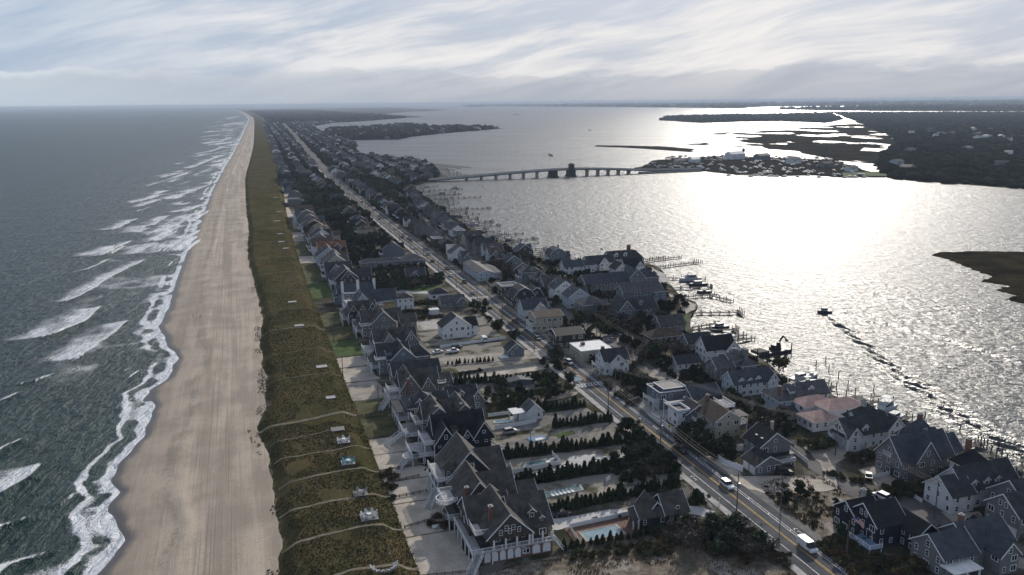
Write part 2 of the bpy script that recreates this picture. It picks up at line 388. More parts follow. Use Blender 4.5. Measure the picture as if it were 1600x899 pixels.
# ---- ocean
CREST = [  # photo pixels along each breaking crest, seaward reach of its foam (m), strength
    ([(66, 527), (92, 520), (135, 500), (156, 480)], 26, .95), ([(108, 562), (124, 557), (165, 530), (198, 502)], 22, .9),
    ([(-40, 612), (0, 604), (50, 598), (83, 586)], 5, .9), ([(-30, 632), (0, 628), (26, 616)], 6, .9), ([(70, 652), (140, 648)], 5, .45),
    ([(-20, 712), (0, 703), (36, 684)], 4, .75), ([(-40, 800), (0, 772), (30, 752), (58, 728)], 26, 1), ([(-40, 850), (0, 822), (34, 812)], 14, .9),
    ([(60, 915), (96, 897), (121, 876)], 14, 1), ([(-30, 915), (10, 884), (60, 868)], 14, .85), ([(106, 782), (123, 769)], 2, .8),
    ([(118, 425), (140, 421), (172, 405)], 7, .95), ([(104, 470), (130, 460), (172, 432), (212, 414), (224, 406)], 15, .95), ([(158, 391), (172, 386)], 3, .9),
    ([(190, 356), (240, 352), (264, 337)], 24, .9), ([(213, 331), (234, 324)], 4, 1), ([(246, 317), (278, 311)], 6, .8), ([(236, 307), (312, 296)], 30, .6),
    ([(264, 281), (300, 267)], 10, .95), ([(300, 262), (318, 255), (346, 243)], 18, .9), ([(318, 292), (330, 287)], 6, .8), ([(222, 382), (245, 378)], 6, .6),
    ([(330, 237), (353, 229)], 22, .9), ([(345, 222), (362, 215)], 30, .9), ([(340, 206), (366, 203)], 40, .9), ([(352, 196), (372, 192)], 60, .9), ([(356, 186), (376, 182)], 80, .9),
    ([(200, 592), (222, 578)], 4, .7), ([(180, 640), (214, 620)], 8, .55), ([(225, 470), (262, 455)], 10, .6), ([(150, 440), (190, 436)], 8, .5), ([(20, 560), (60, 556)], 3, .35),
    ([(255, 420), (283, 408)], 8, .6), ([(268, 365), (292, 352)], 8, .6), ([(285, 335), (308, 322)], 8, .6)]
def make_ocean():
    ds = np.exp(np.linspace(math.log(62), math.log(42000), 1150)); s = -196 + ds
    u = np.concatenate([np.arange(-7, 130, .75), 130 + np.cumsum(.75 * 1.045 ** np.arange(1, 158))])
    S, Uu = np.meshgrid(s, u, indexing='ij'); T = t_sw(S) - Uu
    foam = np.zeros_like(S); z = np.zeros_like(S)
    lace = fbm(S * .10, T * .10, 31, 4)
    # run-up along the sand
    wob = 2.4 * fbm(S * .045, S * 0 + .5, 33, 3) + 1.5 * fbm(S * .22, S * 0, 34, 2)
    foam += (0.42 + .75 * fbm(S * .06, Uu * .2, 38, 3)) * np.exp(-np.clip(Uu - wob, 0, None) / 1.1) * (Uu > -6)
    foam += 0.62 * np.exp(-((Uu - wob * 1.25 - 5.5) / 1.1) ** 2) * sm((fbm(S * .035, S * 0 + 7, 36, 3) - .40) / .12)
    foam += 0.50 * np.exp(-np.clip(Uu - wob - 2, 0, None) / 9) * sm((lace - .42) / .2)
    surf = np.exp(-((Uu - 34) / 30) ** 2); foam += .36 * surf * sm((fbm(S * .022, T * .045, 81, 4) - .50) / .16) * (.5 + lace)
    rs = np.random.default_rng(11)
    crests = [(polyST(p, 0.2), r, k) for p, r, k in CREST]
    for i in range(190):                                  # farther surf, same pattern
        s0 = 420 + 5000 * rs.random() ** 2; t0 = -156 - rs.random() ** 1.4 * (60 + s0 * .02); ln = 14 + rs.random() * 46 * (1 + s0 / 1500)
        crests.append(([(s0, t0), (s0 + ln, t0 + ln * .22)], 6 + 20 * rs.random() * (1 + s0 / 1500), .6 + .4 * rs.random()))
    for pts, reach, k in crests:
        pts = sorted(pts); a = pts[0][0]; b = pts[-1][0]
        m = (s > a - 6) & (s < b + 6)
        if not m.any(): continue
        ss = S[m]; tc = np.interp(ss, [p[0] for p in pts], [p[1] for p in pts]) + (fbm(ss * .15, ss * 0, 41, 3) - .5) * 2.4
        tp = sm((ss - a + 5) / 8) * sm((b + 5 - ss) / 8)
        d = T[m] - tc
        w = 0.55 + .35 * (reach > 12)
        body = np.where(d < 0, np.exp(d / reach) * .95 * sm(-d / 1.2), 0) * (.55 + .9 * (lace[m] - .5) + .25)
        edge = np.exp(-(d / w) ** 2)
        far = np.where(d < 0, np.exp(-(d / (reach * 1.6)) ** 2), 0)
        foam[m] = np.maximum(foam[m], tp * k * np.maximum(edge, body * far))
        z[m] += tp * .75 * k * np.exp(-(d / 2.2) ** 2) - tp * .25 * np.exp(-((d - 4) / 2.5) ** 2)
    # swell and chop, easing off in the shallows
    X, Y = LA(S, T)
    amp = np.clip((Uu - 4) / 30, 0, 1) * np.clip(1 - ds[:, None] / 2500, 0, 1)
    z += amp * (0.22 * np.sin(X * .21 + .02 * Y + 2.5 * fbm(X * .02, Y * .012, 51)) + 0.5 * (fbm(X * .16, Y * .055, 55, 3) - .5) + .25 * (fbm(X * .5, Y * .2, 57, 2) - .5))
    V = np.stack([X, Y, z + .02], -1).reshape(-1, 3)
    m = bpy.data.materials.new('ocean_water'); m.use_nodes = True; m.node_tree.nodes.clear(); g = NT(m.node_tree)
    pos = g.n('ShaderNodeNewGeometry').outputs['Position']
    fo = g.n('ShaderNodeAttribute', attribute_name='foam').outputs['Fac']
    sh = g.n('ShaderNodeAttribute', attribute_name='shallow').outputs['Fac']
    n1 = g.noise(g.mapping(pos, scale=(.42, .15, .3)), 1.0, 4, .62, .4)
    n2 = g.noise(pos, 1.7, 3, .7, .6)
    n3 = g.noise(g.mapping(pos, scale=(.09, .03, .1)), 1.0, 3, .5)
    fth = g.math('ADD', g.math('MULTIPLY', n2, .95), g.math('MULTIPLY', n1, .25))
    fm = g.ramp(g.math('SUBTRACT', g.math('MULTIPLY', fo, 1.42), g.math('SUBTRACT', fth, .12)), -.06, .30)
    speck = g.math('MULTIPLY', g.ramp(g.math('ADD', g.math('MULTIPLY', n1, .6), g.math('MULTIPLY', n2, .5)), .70, .80), .35)
    fm = g.math('MAXIMUM', fm, speck)
    deep = g.mix(g.ramp(n3, .3, .7), (0.004, 0.024, 0.022), (0.008, 0.034, 0.031))
    col = g.mix(sh, deep, (0.030, 0.058, 0.052))
    b = g.n('ShaderNodeBsdfPrincipled'); g.l(g.mix(fm, col, (.74, .76, .77)), b.inputs['Base Color'])
    g.l(g.ramp(fm, 0, 1, .30, .9), b.inputs['Roughness']); b.inputs['IOR'].default_value = 1.33; b.inputs['Specular IOR Level'].default_value = .17
    n4 = g.noise(g.mapping(g.mapping(pos, rot=(0, 0, R(8))), scale=(.10, .022, .1)), 1.0, 3, .6, .3)
    hh = g.math('ADD', g.math('ADD', g.math('MULTIPLY', n1, 1.9), g.math('MULTIPLY', n4, 3.4)), g.math('ADD', g.math('MULTIPLY', n2, .18), g.math('MULTIPLY', fm, .25)))
    bp = g.n('ShaderNodeBump'); bp.inputs['Distance'].default_value = 1.3; bp.inputs['Strength'].default_value = 1.0
    g.l(hh, bp.inputs['Height']); g.l(bp.outputs[0], b.inputs['Normal'])
    o = g.n('ShaderNodeOutputMaterial'); g.l(b.outputs[0], o.inputs[0])
    me = npmesh('ocean', V, gridfaces(*S.shape)[:, ::-1], m, True, {'foam': np.clip(foam, 0, 1.2).ravel(), 'shallow': (np.exp(-np.clip(Uu, 0, None) / 26) * .8).ravel()})
    ob('ocean', me, kind='structure')
make_ocean()

# ---- beach
def make_beach():
    s = -196 + np.exp(np.linspace(math.log(55), math.log(40000), 900)); v = np.linspace(-.35, 1.10, 64)
    S, V_ = np.meshgrid(s, v, indexing='ij'); a = t_sw(S); b = t_toe(S); T = a + (b - a) * V_
    Z = beach_z(S, T); Z = np.where(V_ > 1.0, 2.3 - (V_ - 1) * 6, Z)
    X, Y = LA(S, T)
    m = bpy.data.materials.new('beach_sand'); m.use_nodes = True; m.node_tree.nodes.clear(); g = NT(m.node_tree)
    pos = g.n('ShaderNodeNewGeometry').outputs['Position']
    lp = g.mapping(pos, rot=(0, 0, -TH))
    sv = g.n('ShaderNodeAttribute', attribute_name='across').outputs['Fac']
    tr = g.noise(g.mapping(lp, scale=(1.6, .012, 1)), 1.0, 3, .6, .1)
    tr2 = g.noise(g.mapping(lp, scale=(.16, .006, 1)), 1.0, 4, .6, .3)
    bl = g.noise(pos, .07, 5, .6); fi = g.noise(pos, 3.0, 4, .7)
    f = g.math('ADD', g.math('MULTIPLY', tr2, .55), g.math('MULTIPLY', bl, .45))
    c = g.mix(g.ramp(f, .40, .60), (0.30, 0.247, 0.188), (0.465, 0.388, 0.30))
    c = g.mix(g.ramp(tr, .30, .44, .55, 0), c, (0.27, 0.225, 0.18))
    c = g.mix(g.ramp(tr, .60, .70, 0, .35), c, (0.49, 0.435, 0.37))
    k = g.ramp(fi, .25, .75, .86, 1.14); cc = g.n('ShaderNodeCombineColor'); [g.l(k, cc.inputs[i]) for i in range(3)]
    c = g.mix(1.0, c, cc.outputs[0], 'MULTIPLY')
    fp = g.noise(pos, 1.1, 3, .75, .6); c = g.mix(g.ramp(fp, .56, .68, 0, .38), c, (0.20, 0.168, 0.135))
    ln = g.noise(g.mapping(lp, scale=(3.2, .010, 1)), 1.0, 1, .5, .15); band = g.math('MULTIPLY', g.ramp(sv, .45, .55), g.ramp(sv, .72, .82, 1, 0))
    c = g.mix(g.math('MULTIPLY', g.ramp(ln, .56, .62), g.math('MULTIPLY', band, .5)), c, (0.20, 0.17, 0.138))
    wr = g.math('MULTIPLY', g.ramp(g.math('ABSOLUTE', g.math('SUBTRACT', g.math('ADD', sv, g.math('MULTIPLY', bl, .12)), .40)), .012, .03, 1, 0), g.ramp(fp, .46, .58))
    c = g.mix(g.math('MULTIPLY', wr, .32), c, (0.10, 0.082, 0.06))
    we = g.math('ADD', sv, g.math('MULTIPLY', g.math('SUBTRACT', bl, .5), .10))
    c = g.mix(g.ramp(we, .10, .42, .40, 0), c, (0.26, 0.21, 0.165))     # damp sand
    wet = g.ramp(we, .03, .10, 1, 0)
    c = g.mix(wet, c, (0.085, 0.074, 0.064))
    b_ = g.n('ShaderNodeBsdfPrincipled'); g.l(c, b_.inputs['Base Color']); g.l(g.ramp(wet, 0, 1, .95, .38), b_.inputs['Roughness'])
    bp = g.n('ShaderNodeBump'); bp.inputs['Distance'].default_value = .16; bp.inputs['Strength'].default_value = .8
    g.l(g.math('ADD', g.math('MULTIPLY', tr, .7), g.math('MULTIPLY', fi, .6)), bp.inputs['Height']); g.l(bp.outputs[0], b_.inputs['Normal'])
    o = g.n('ShaderNodeOutputMaterial'); g.l(b_.outputs[0], o.inputs[0])
    me = npmesh('beach', np.stack([X, Y, Z], -1).reshape(-1, 3), gridfaces(*S.shape)[:, ::-1][:, ::-1], m, True, {'across': V_.ravel()})
    ob('beach', me, kind='structure')
make_beach()

# ---- dune
PATHS = [((52, -117), (57.5, -86), 1.3), ((26, -113), (30, -86), .5), ((11, -112.5), (14.4, -85.5), .7), ((-5.2, -113), (-2, -85.5), .8), ((-21, -113.5), (-18.6, -85.5), .7), ((-39, -108), (-36.5, -85.5), .8), ((39.5, -113.5), (43, -94), .4),
         ((96, -114), (99, -85), .4), ((128, -114), (131, -85), .4), ((164, -114), (167, -85), .6), ((200, -114), (203, -84), .4), ((243, -114), (247, -84), .5), ((292, -114), (297, -83), .5), ((345, -114), (350, -83), .5), ((410, -114), (415, -82), .6), ((480, -113), (486, -81), .6), ((560, -113), (566, -79), .7)]
def path_t(p, n=24):
    (s0, t0), (s1, t1), w = p
    k = np.linspace(0, 1, n); return s0 + (s1 - s0) * k + .5 * np.sin(k * 7 + s0), t0 + (t1 - t0) * k
def make_dune():
    s = -196 + np.exp(np.linspace(math.log(55), math.log(40000), 1200)); v = np.linspace(0, 1, 56)
    S, V_ = np.meshgrid(s, v, indexing='ij'); a = t_toe(S) - .8; b = t_back(S); T = a + (b - a) * V_
    Z = dune_z(S, T); Z = np.where(V_ < .02, 1.9, Z)
    X, Y = LA(S, T)
    m = bpy.data.materials.new('dune_turf'); m.use_nodes = True; m.node_tree.nodes.clear(); g = NT(m.node_tree)
    pos = g.n('ShaderNodeNewGeometry').outputs['Position']
    sv = g.n('ShaderNodeAttribute', attribute_name='across').outputs['Fac']
    n1 = g.noise(pos, .06, 5, .65); n2 = g.noise(g.mapping(pos, rot=(0, 0, -R(40)), scale=(1.1, .35, 1)), 1.0, 6, .7); n3 = g.noise(pos, 2.2, 4, .7)
    c = g.mix(g.ramp(n1, .34, .66), (0.052, 0.052, 0.023), (0.112, 0.084, 0.045))
    c = g.mix(g.ramp(n2, .42, .70, 0, .8), c, (0.088, 0.088, 0.037))
    c = g.mix(g.ramp(n3, .50, .78, 0, .6), c, (0.032, 0.033, 0.018))
    sand = g.math('ADD', g.math('MULTIPLY', n1, .55), g.math('MULTIPLY', n2, .45))
    edge = g.ramp(sv, .0, .12, .17, 0.0)
    c = g.mix(g.ramp(g.math('ADD', sand, edge), .62, .70, 0, .85), c, (0.30, 0.265, 0.22))
    b_ = g.n('ShaderNodeBsdfPrincipled'); g.l(c, b_.inputs['Base Color']); b_.inputs['Roughness'].default_value = 1; b_.inputs['Specular IOR Level'].default_value = 0
    bp = g.n('ShaderNodeBump'); bp.inputs['Distance'].default_value = .5; bp.inputs['Strength'].default_value = .9
    g.l(g.math('ADD', n2, g.math('MULTIPLY', n3, .5)), bp.inputs['Height']); g.l(bp.outputs[0], b_.inputs['Normal'])
    o = g.n('ShaderNodeOutputMaterial'); g.l(b_.outputs[0], o.inputs[0])
    me = npmesh('dune', np.stack([X, Y, Z], -1).reshape(-1, 3), gridfaces(*S.shape), m, True, {'across': V_.ravel()})
    ob('dune', me, kind='structure')
    for p in PATHS:                                       # trodden sand walkways over the dune
        ps, pt = path_t(p); w = p[2]; vs = []; 
        for i, (a_, b2) in enumerate(zip(ps, pt)):
            for e in (-1, 1):
                sx = a_ + e * w * .62 * (.7 + .6 * random.random()); x, y = L(sx, b2); vs.append((x, y, float(max(dune_z(np.array([sx]), np.array([b2]))[0], beach_z(np.array([sx]), np.array([b2]))[0] if b2 < -113 else 0)) + .10))
        mb = MB(); mb.add(vs, [(2 * i, 2 * i + 1, 2 * i + 3, 2 * i + 2) for i in range(len(ps) - 1)])
        mb.build('sand_path', 'sand_path_mat', kind='structure', smooth=True)
mat('sand_path_mat', (0.17, 0.145, 0.11), rough=.95, var=.3, scale=.5, fine=.25, fscale=3, coord='World')
make_dune()
def grass_stuff(name, P, m, hmin, hmax, wd, blades=3, lean=.35):
    """P (n,3): blade tufts in one mesh"""
    n = len(P); V = []; 
    for k in range(blades):
        a = rng.random(n) * 6.283; h = hmin + (hmax - hmin) * rng.random(n); r = wd * (.5 + rng.random(n))
        dx = np.cos(a); dy = np.sin(a); off_ = (rng.random((n, 2)) - .5) * wd * 2.2
        base = P + np.concatenate([off_, np.zeros((n, 1))], 1)
        l = lean * h * (rng.random(n) + .4)
        A = base + np.stack([-dy * r, dx * r, 0 * r - .05], 1); B = base + np.stack([dy * r, -dx * r, 0 * r - .05], 1)
        Cc = base + np.stack([dx * l, dy * l, h], 1)
        V.append(np.stack([A, B, Cc], 1))
    V = np.concatenate(V).reshape(-1, 3)
    ob(name, npmesh(name, V, np.arange(len(V)).reshape(-1, 3), m), kind='stuff')
    return
leaf('dune_grass_mat', (0.160, 0.136, 0.062), (0.245, 0.195, 0.10), coord='World')
def dune_grass():
    P = []
    for (s0, s1, n) in ((-60, 60, 15000), (60, 200, 9000), (200, 480, 6000)):
        s = s0 + (s1 - s0) * rng.random(n); t = t_toe(s) - 2.5 + (t_back(s) + .3 - t_toe(s) + 2.5) * rng.random(n)
        dens = fbm(s * .07, t * .09, 61, 4); fr = np.clip((t - t_toe(s)) / 3, 0, 1)
        keep = (dens + .20 * fr > .56)
        for p in PATHS:
            ps, pt = path_t(p); keep &= (np.abs(s - np.interp(t, pt, ps)) > p[2] * 1.1) | (t > pt[-1] + .5)
        s = s[keep]; t = t[keep]
        z = np.where(t < t_toe(s), beach_z(s, t), dune_z(s, t)); x, y = LA(s, t)
        P.append(np.stack([x, y, z], 1))
    grass_stuff('dune_grass', np.concatenate(P), 'dune_grass_mat', .14, .38, .14)
    ob_ = bpy.data.objects['dune_grass']; ob_['label'] = 'rough green brown beach grass covering the dune'; ob_['category'] = 'grass'
dune_grass()

# ---- bay
mm = bpy.data.materials.new('bay_water'); mm.use_nodes = True; mm.node_tree.nodes.clear()
def bay_mat(m):
    g = NT(m.node_tree)
    pos = g.n('ShaderNodeNewGeometry').outputs['Position']
    n1 = g.noise(g.mapping(g.mapping(pos, rot=(0, 0, R(32))), scale=(.13, .30, .2)), 1.0, 4, .63, .3)
    n2 = g.noise(g.mapping(g.mapping(pos, rot=(0, 0, R(15))), scale=(.55, .95, 1)), 1.0, 3, .65, .35)
    n3 = g.noise(g.mapping(g.mapping(pos, rot=(0, 0, R(12))), scale=(.0022, .013, 1)), 1.0, 3, .6, .4)   # gust streaks
    b = g.n('ShaderNodeBsdfPrincipled'); b.inputs['Base Color'].default_value = (0.040, 0.050, 0.052, 1)
    g.l(g.ramp(n3, .3, .7, .29, .38), b.inputs['Roughness']); b.inputs['IOR'].default_value = 1.33; b.inputs['Specular IOR Level'].default_value = 0.45
    bp = g.n('ShaderNodeBump'); bp.inputs['Distance'].default_value = 1.0; bp.inputs['Strength'].default_value = 1.0
    g.l(g.math('ADD', g.math('MULTIPLY', n1, 2.0), g.math('MULTIPLY', n2, .6)), bp.inputs['Height']); g.l(bp.outputs[0], b.inputs['Normal'])
    o = g.n('ShaderNodeOutputMaterial'); g.l(b.outputs[0], o.inputs[0])
bay_mat(mm); MATS['bay_water'] = mm
def make_bay():
    s = np.concatenate([np.arange(-150, -60, 3), np.arange(-60, 230, .7), 230 + np.cumsum(.7 * 1.045 ** np.arange(1, 185))])
    t = np.concatenate([np.arange(-10, 70, 4), np.arange(70, 250, .7), 250 + np.cumsum(.7 * 1.045 ** np.arange(1, 175))])
    s = s[s < 45000]; t = t[t < 42000]
    S, T = np.meshgrid(s, t, indexing='ij'); Z = np.zeros_like(S)
    bs, bt = ST(1288, 490, 0)
    for pts, amp, wl, rows in ((polyST([(1296, 497), (1400, 585), (1500, 660), (1600, 713), (1700, 760)], 0), 0.85, 4.2, 3), (polyST([(1298, 490), (1450, 522), (1600, 572), (1700, 608)], 0), .30, 3.4, 2)):
        p = sorted(pts); tc = np.interp(S, [a for a, b in p], [b for a, b in p])
        k = ((S < bs - 4) & (S > -120)).astype(float) * sm((bs - S) / 14) * (1 - .45 * sm((bs - S) / 160))
        q = (T - tc) + .8 * np.sin(S * .25)
        spread = 1.6 + (bs - S).clip(0) * .030 * rows / 2
        Z += k * amp * np.cos(q * 2 * math.pi / wl + S * .55) * np.exp(-((q - spread * .2) / spread) ** 2)
    k = ((S < bs - 3)).astype(float) * np.exp((S - bs).clip(-400, 0) / 45)
    Z += k * .2 * np.exp(-((T - bt + (S - bs) * -.12) / 1.6) ** 2) * np.sin(S * 2.2 + T)
    fade = sm((230 - S) / 60) * sm((260 - T) / 60) * sm((T - 66) / 6)
    Z += fade * (.50 * (fbm(S * .27 + T * .08, T * .46, 95, 2) - .5) + .26 * (fbm(S * .6, T * .8, 97, 1) - .5))
    me_xy = (O[0] + S * ES[0] + T * ET[0], O[1] + S * ES[1] + T * ET[1])
    # left edge follows the island as it bends away
    edge = off(S) ; x = me_xy[0] + edge * ET[0] * (T < 5); y = me_xy[1] + edge * ET[1] * (T < 5)
    me = npmesh('bay', np.stack([x, y, Z], -1).reshape(-1, 3), gridfaces(*S.shape)[:, ::-1], mm, True)
    ob('bay', me, kind='structure')
make_bay()

# ---- land of the barrier island
SHORE_PX = [(1640, 770), (1590, 747), (1530, 715), (1470, 690), (1425, 672), (1370, 652), (1330, 636), (1290, 614), (1246, 601), (1224, 593), (1198, 568), (1169, 553), (1111, 536), (1085, 527), (1079, 513), (1079, 496), (1090, 480), (1087, 474), (1065, 467), (1055, 455), (1042, 441), (1036, 426), (1027, 418), (1007, 412), (987, 411), (887, 410), (854, 407), (838, 402), (802, 390), (786, 377), (761, 374), (734, 357), (712, 343), (685, 326), (662, 308), (647, 298), (640, 291), (671, 284), (696, 277), (685, 267), (669, 254), (640, 250), (597, 247), (568, 243), (554, 235), (560, 227), (545, 219), (515, 212), (498, 204), (489, 197.5), (520, 192), (580, 188.5), (618, 185.5), (660, 182.5), (600, 178.5), (640, 174.5), (700, 172.5), (640, 169.5)]
SHORE = [(-150, 92)] + [ST(px, py, .8) for px, py in SHORE_PX]
_sh = sorted(SHORE); _sa = np.array([p[0] for p in _sh]); _sb = np.array([p[1] for p in _sh])
def t_bay(s): return float(np.interp(s, _sa, _sb))
mg = bpy.data.materials.new('island_ground'); mg.use_nodes = True; mg.node_tree.nodes.clear()
def ground_mat(m):
    g = NT(m.node_tree); pos = g.n('ShaderNodeNewGeometry').outputs['Position']
    n1 = g.noise(pos, .035, 5, .6); n2 = g.noise(pos, .14, 5, .65); n3 = g.noise(pos, 1.4, 5, .7)
    c = g.mix(g.ramp(n1, .38, .62), (0.060, 0.058, 0.036), (0.095, 0.085, 0.064))
    c = g.mix(g.ramp(n2, .50, .60, 0, .75), c, (0.20, 0.185, 0.16))
    c = g.mix(g.ramp(n2, .46, .36, 0, .8), c, (0.036, 0.040, 0.022))
    c = g.mix(g.ramp(n3, .5, .75, 0, .55), c, (0.045, 0.042, 0.028))
    b = g.n('ShaderNodeBsdfPrincipled'); g.l(c, b.inputs['Base Color']); b.inputs['Roughness'].default_value = 1; b.inputs['Specular IOR Level'].default_value = 0
    o = g.n('ShaderNodeOutputMaterial'); g.l(b.outputs[0], o.inputs[0])
ground_mat(mg); MATS['island_ground'] = mg
lp = [(s, float(t_back(np.array([s]))[0]) - .8) for s in np.concatenate([np.linspace(-150, 600, 26), np.geomspace(700, 20000, 24)])]
island = [L(s, t) for s, t in lp] + [L(20000, 260), at(610, 168.2, .8)] + [L(s, t) for s, t in SHORE[::-1]]
sheet('ground', island, GZ, 'island_ground', skirt=2.6)
pw = lambda pts, z=.8: [at(px, py, z) for px, py in pts]
mat('bulkhead_wood', (0.10, 0.09, 0.08), var=.3, scale=1)
mat('marsh_grass', (0.032, 0.028, 0.018), rough=1, spec=0, var=.45, scale=.02, fine=.4, fscale=.2, coord='World')
mat('marsh_near', (0.030, 0.025, 0.014), rough=1, spec=0, var=.5, scale=.05, fine=.45, fscale=.8, coord='World', bump=.3)
mat('forest_floor', (0.030, 0.034, 0.024), rough=1, spec=0, var=.4, scale=.01, fine=.3, fscale=.1, coord='World')
mat('far_land', (0.034, 0.040, 0.036), rough=1, spec=0, var=.3, scale=.002, coord='World')
PEN = pw([(540, 218.5), (580, 218), (620, 217.5), (649, 213), (693, 208), (759, 203), (785, 200.8), (730, 198), (690, 198.5), (652, 196), (632, 194.5), (600, 197), (560, 199.5), (515, 201), (508, 208)])
sheet('peninsula', PEN, 1.0, 'forest_floor', skirt=2)
LAG = pw([(519, 208.5), (560, 208.8), (590, 207.3), (586, 205.5), (550, 206.3)], 1.3)
sheet('lagoon', LAG, 1.3, 'bay_water')
MAIN = pw([(1302, 176), (1600, 176), (1800, 178), (1800, 312), (1600, 294), (1553, 291), (1476, 285), (1395, 279.5), (1388, 276), (1376, 266), (1368, 255), (1382, 240), (1405, 226), (1395, 213), (1368, 202), (1355, 195), (1332, 187)])
TONG = pw([(1028, 188), (1042, 182), (1116, 180), (1228, 178.5), (1299, 176.5), (1315, 187), (1290, 192), (1220, 189.5), (1166, 190), (1096, 192)])
MARI = pw([(985, 266), (1005, 259), (1030, 250), (1135, 244), (1200, 246.5), (1306, 251), (1342, 262.5), (1384, 276.5), (1313, 276.5), (1274, 273.5), (1212, 275), (1150, 272.5), (1104, 267)])
FAR1 = pw([(1212, 171), (1300, 169), (1392, 166.5), (1600, 166), (1800, 165), (1800, 174), (1600, 174), (1360, 173.5), (1310, 173)])
FAR2 = pw([(770, 166.5), (980, 167.5), (1100, 169), (1150, 169.5), (1190, 167), (1400, 164.8), (1800, 162)])
FAR2 = FAR2 + [(FAR2[-1][0] * 3.2, FAR2[-1][1] * 3.2), (FAR2[0][0] * 3, 33000), (-1500, 26000), (-900, 19000)]
NEARM = pw([(1456, 398), (1470, 394), (1540, 392.5), (1600, 394), (1800, 402), (1800, 500), (1600, 474), (1572, 467), (1592, 461), (1556, 453), (1582, 446), (1533, 440), (1552, 432), (1518, 420), (1490, 408)], .3)
def wiggle(poly, amp, n=6, seed=1):
    out = []; r = random.Random(seed)
    for i in range(len(poly)):
        a = poly[i]; b = poly[(i + 1) % len(poly)]; d = math.hypot(b[0] - a[0], b[1] - a[1])
        for k in range(n):
            f = k / n; j = 0 if k == 0 else min(amp, d * .06)
            out.append((a[0] + (b[0] - a[0]) * f + r.uniform(-j, j), a[1] + (b[1] - a[1]) * f + r.uniform(-j, j)))
    return out
sheet('mainland', wiggle(MAIN, 22, 5, 2), .8, 'forest_floor', skirt=2)
sheet('wooded_tongue', wiggle(TONG, 18, 5, 3), .84, 'forest_floor', skirt=2)
sheet('marina_land', wiggle(MARI, 8, 4, 4), 1.2, 'soil_dark', skirt=2)
sheet('far_point', wiggle(FAR1, 30, 4, 5), 1.0, 'far_land', skirt=2)
sheet('far_shore', wiggle(FAR2, 60, 4, 6), 1.1, 'far_land', skirt=2)
nm = sheet('marsh_island', wiggle(NEARM, 3.5, 8, 7), .35, 'marsh_near', skirt=1)
sheet('islet', wiggle(pw([(800, 179.5), (806, 178.6), (812, 179.6)]), 10, 3, 8), 1.2, 'far_land', skirt=2)
def marsh_bits():
    poly = pw([(1096, 210.5), (1135, 207), (1230, 203), (1275, 197), (1350, 193), (1420, 210), (1420, 235), (1385, 258), (1320, 252), (1200, 246), (1174, 237), (1104, 236.5), (1077, 238), (1030, 233.5), (930, 229.3), (929, 227.2), (1040, 229), (1116, 222), (1138, 215)], .4)
    xs = [p[0] for p in poly]; ys = [p[1] for p in poly]
    nx, ny = 330, 240
    X, Y = np.meshgrid(np.linspace(min(xs), max(xs), nx), np.linspace(min(ys), max(ys), ny), indexing='ij')
    N = fbm(X * .012, Y * .0055, 71, 4) + .22 * (fbm(X * .034, Y * .014, 77, 2) - .3)
    v = []; f = []
    vid = -np.ones((nx, ny), int)
    def vv(i, j):
        if vid[i, j] < 0: vid[i, j] = len(v); v.append((X[i, j], Y[i, j], .40))
        return vid[i, j]
    for i in range(nx - 1):
        for j in range(ny - 1):
            if N[i, j] > .55 - .09 * min(1, max(0, (X[i, j] / Y[i, j] - .26) / .12)) and inpoly(X[i, j], Y[i, j], poly): f.append((vv(i, j), vv(i + 1, j), vv(i + 1, j + 1), vv(i, j + 1)))
    b = MB(); b.v = v; b.f = f
    b.build('marsh', 'marsh_grass', kind='structure')
    sp = sheet('sand_spit', pw([(930, 227.5), (985, 229.2), (1050, 230.5), (1085, 233), (1078, 237.6), (1030, 234.2), (975, 230.8), (930, 229)], .3), .38, 'marsh_grass', skirt=1)
marsh_bits()

# ---- roads
def strip(name, pts, w0, w1, z, m, kind='structure', mode='ST', dash=None, **k):
    """ribbon along (s,t) points, from w0 to w1 left/right of the line"""
    P = [np.array(L(s, t)) for s, t in pts]; vs = []; fs = []
    n = len(P)
    for i in range(n):
        d = P[min(i + 1, n - 1)] - P[max(i - 1, 0)]; d = d / np.linalg.norm(d); nrm = np.array([d[1], -d[0]])
        for w in (w0, w1):
            q = P[i] + nrm * w; vs.append((q[0], q[1], z))
    for i in range(n - 1): fs.append((2 * i, 2 * i + 1, 2 * i + 3, 2 * i + 2))
    b = MB(); b.add(vs, fs); return b.build(name, m, kind=kind, **k)
SR = list(np.concatenate([np.linspace(-150, 600, 31), np.geomspace(640, 7000, 40)]))
RC = -2.5
road = [(s, RC + (0 if s < 900 else (s - 900) * .012)) for s in SR]
strip('road', road, -5.6, 5.6, GZ + .05, 'asphalt')
strip('pavement', road, -7.3, -5.6, GZ + .16, 'concrete')
strip('road_shoulder', road, 5.6, 8.2, GZ + .045, 'gravel_grey')
b = MB(); strip('kerb', road, -5.75, -5.45, GZ + .165, 'concrete')
strip('yellow_line', road, -.28, -.12, GZ + .056, 'paint_yellow'); strip('yellow_line', road, .06, .22, GZ + .056, 'paint_yellow')
strip('edge_line', road, -3.05, -2.87, GZ + .056, 'paint_white')
strip('buffer_line', road, 2.50, 2.68, GZ + .056, 'paint_white'); strip('buffer_line', road, 3.20, 3.36, GZ + .056, 'paint_white')
for i, s in enumerate(np.arange(-66, 330, 8.5)):     # buffer ticks
    strip('buffer_tick', [(s, RC + 2.6), (s + .9, RC + 3.26)], -.12, .12, GZ + .058, 'paint_white')
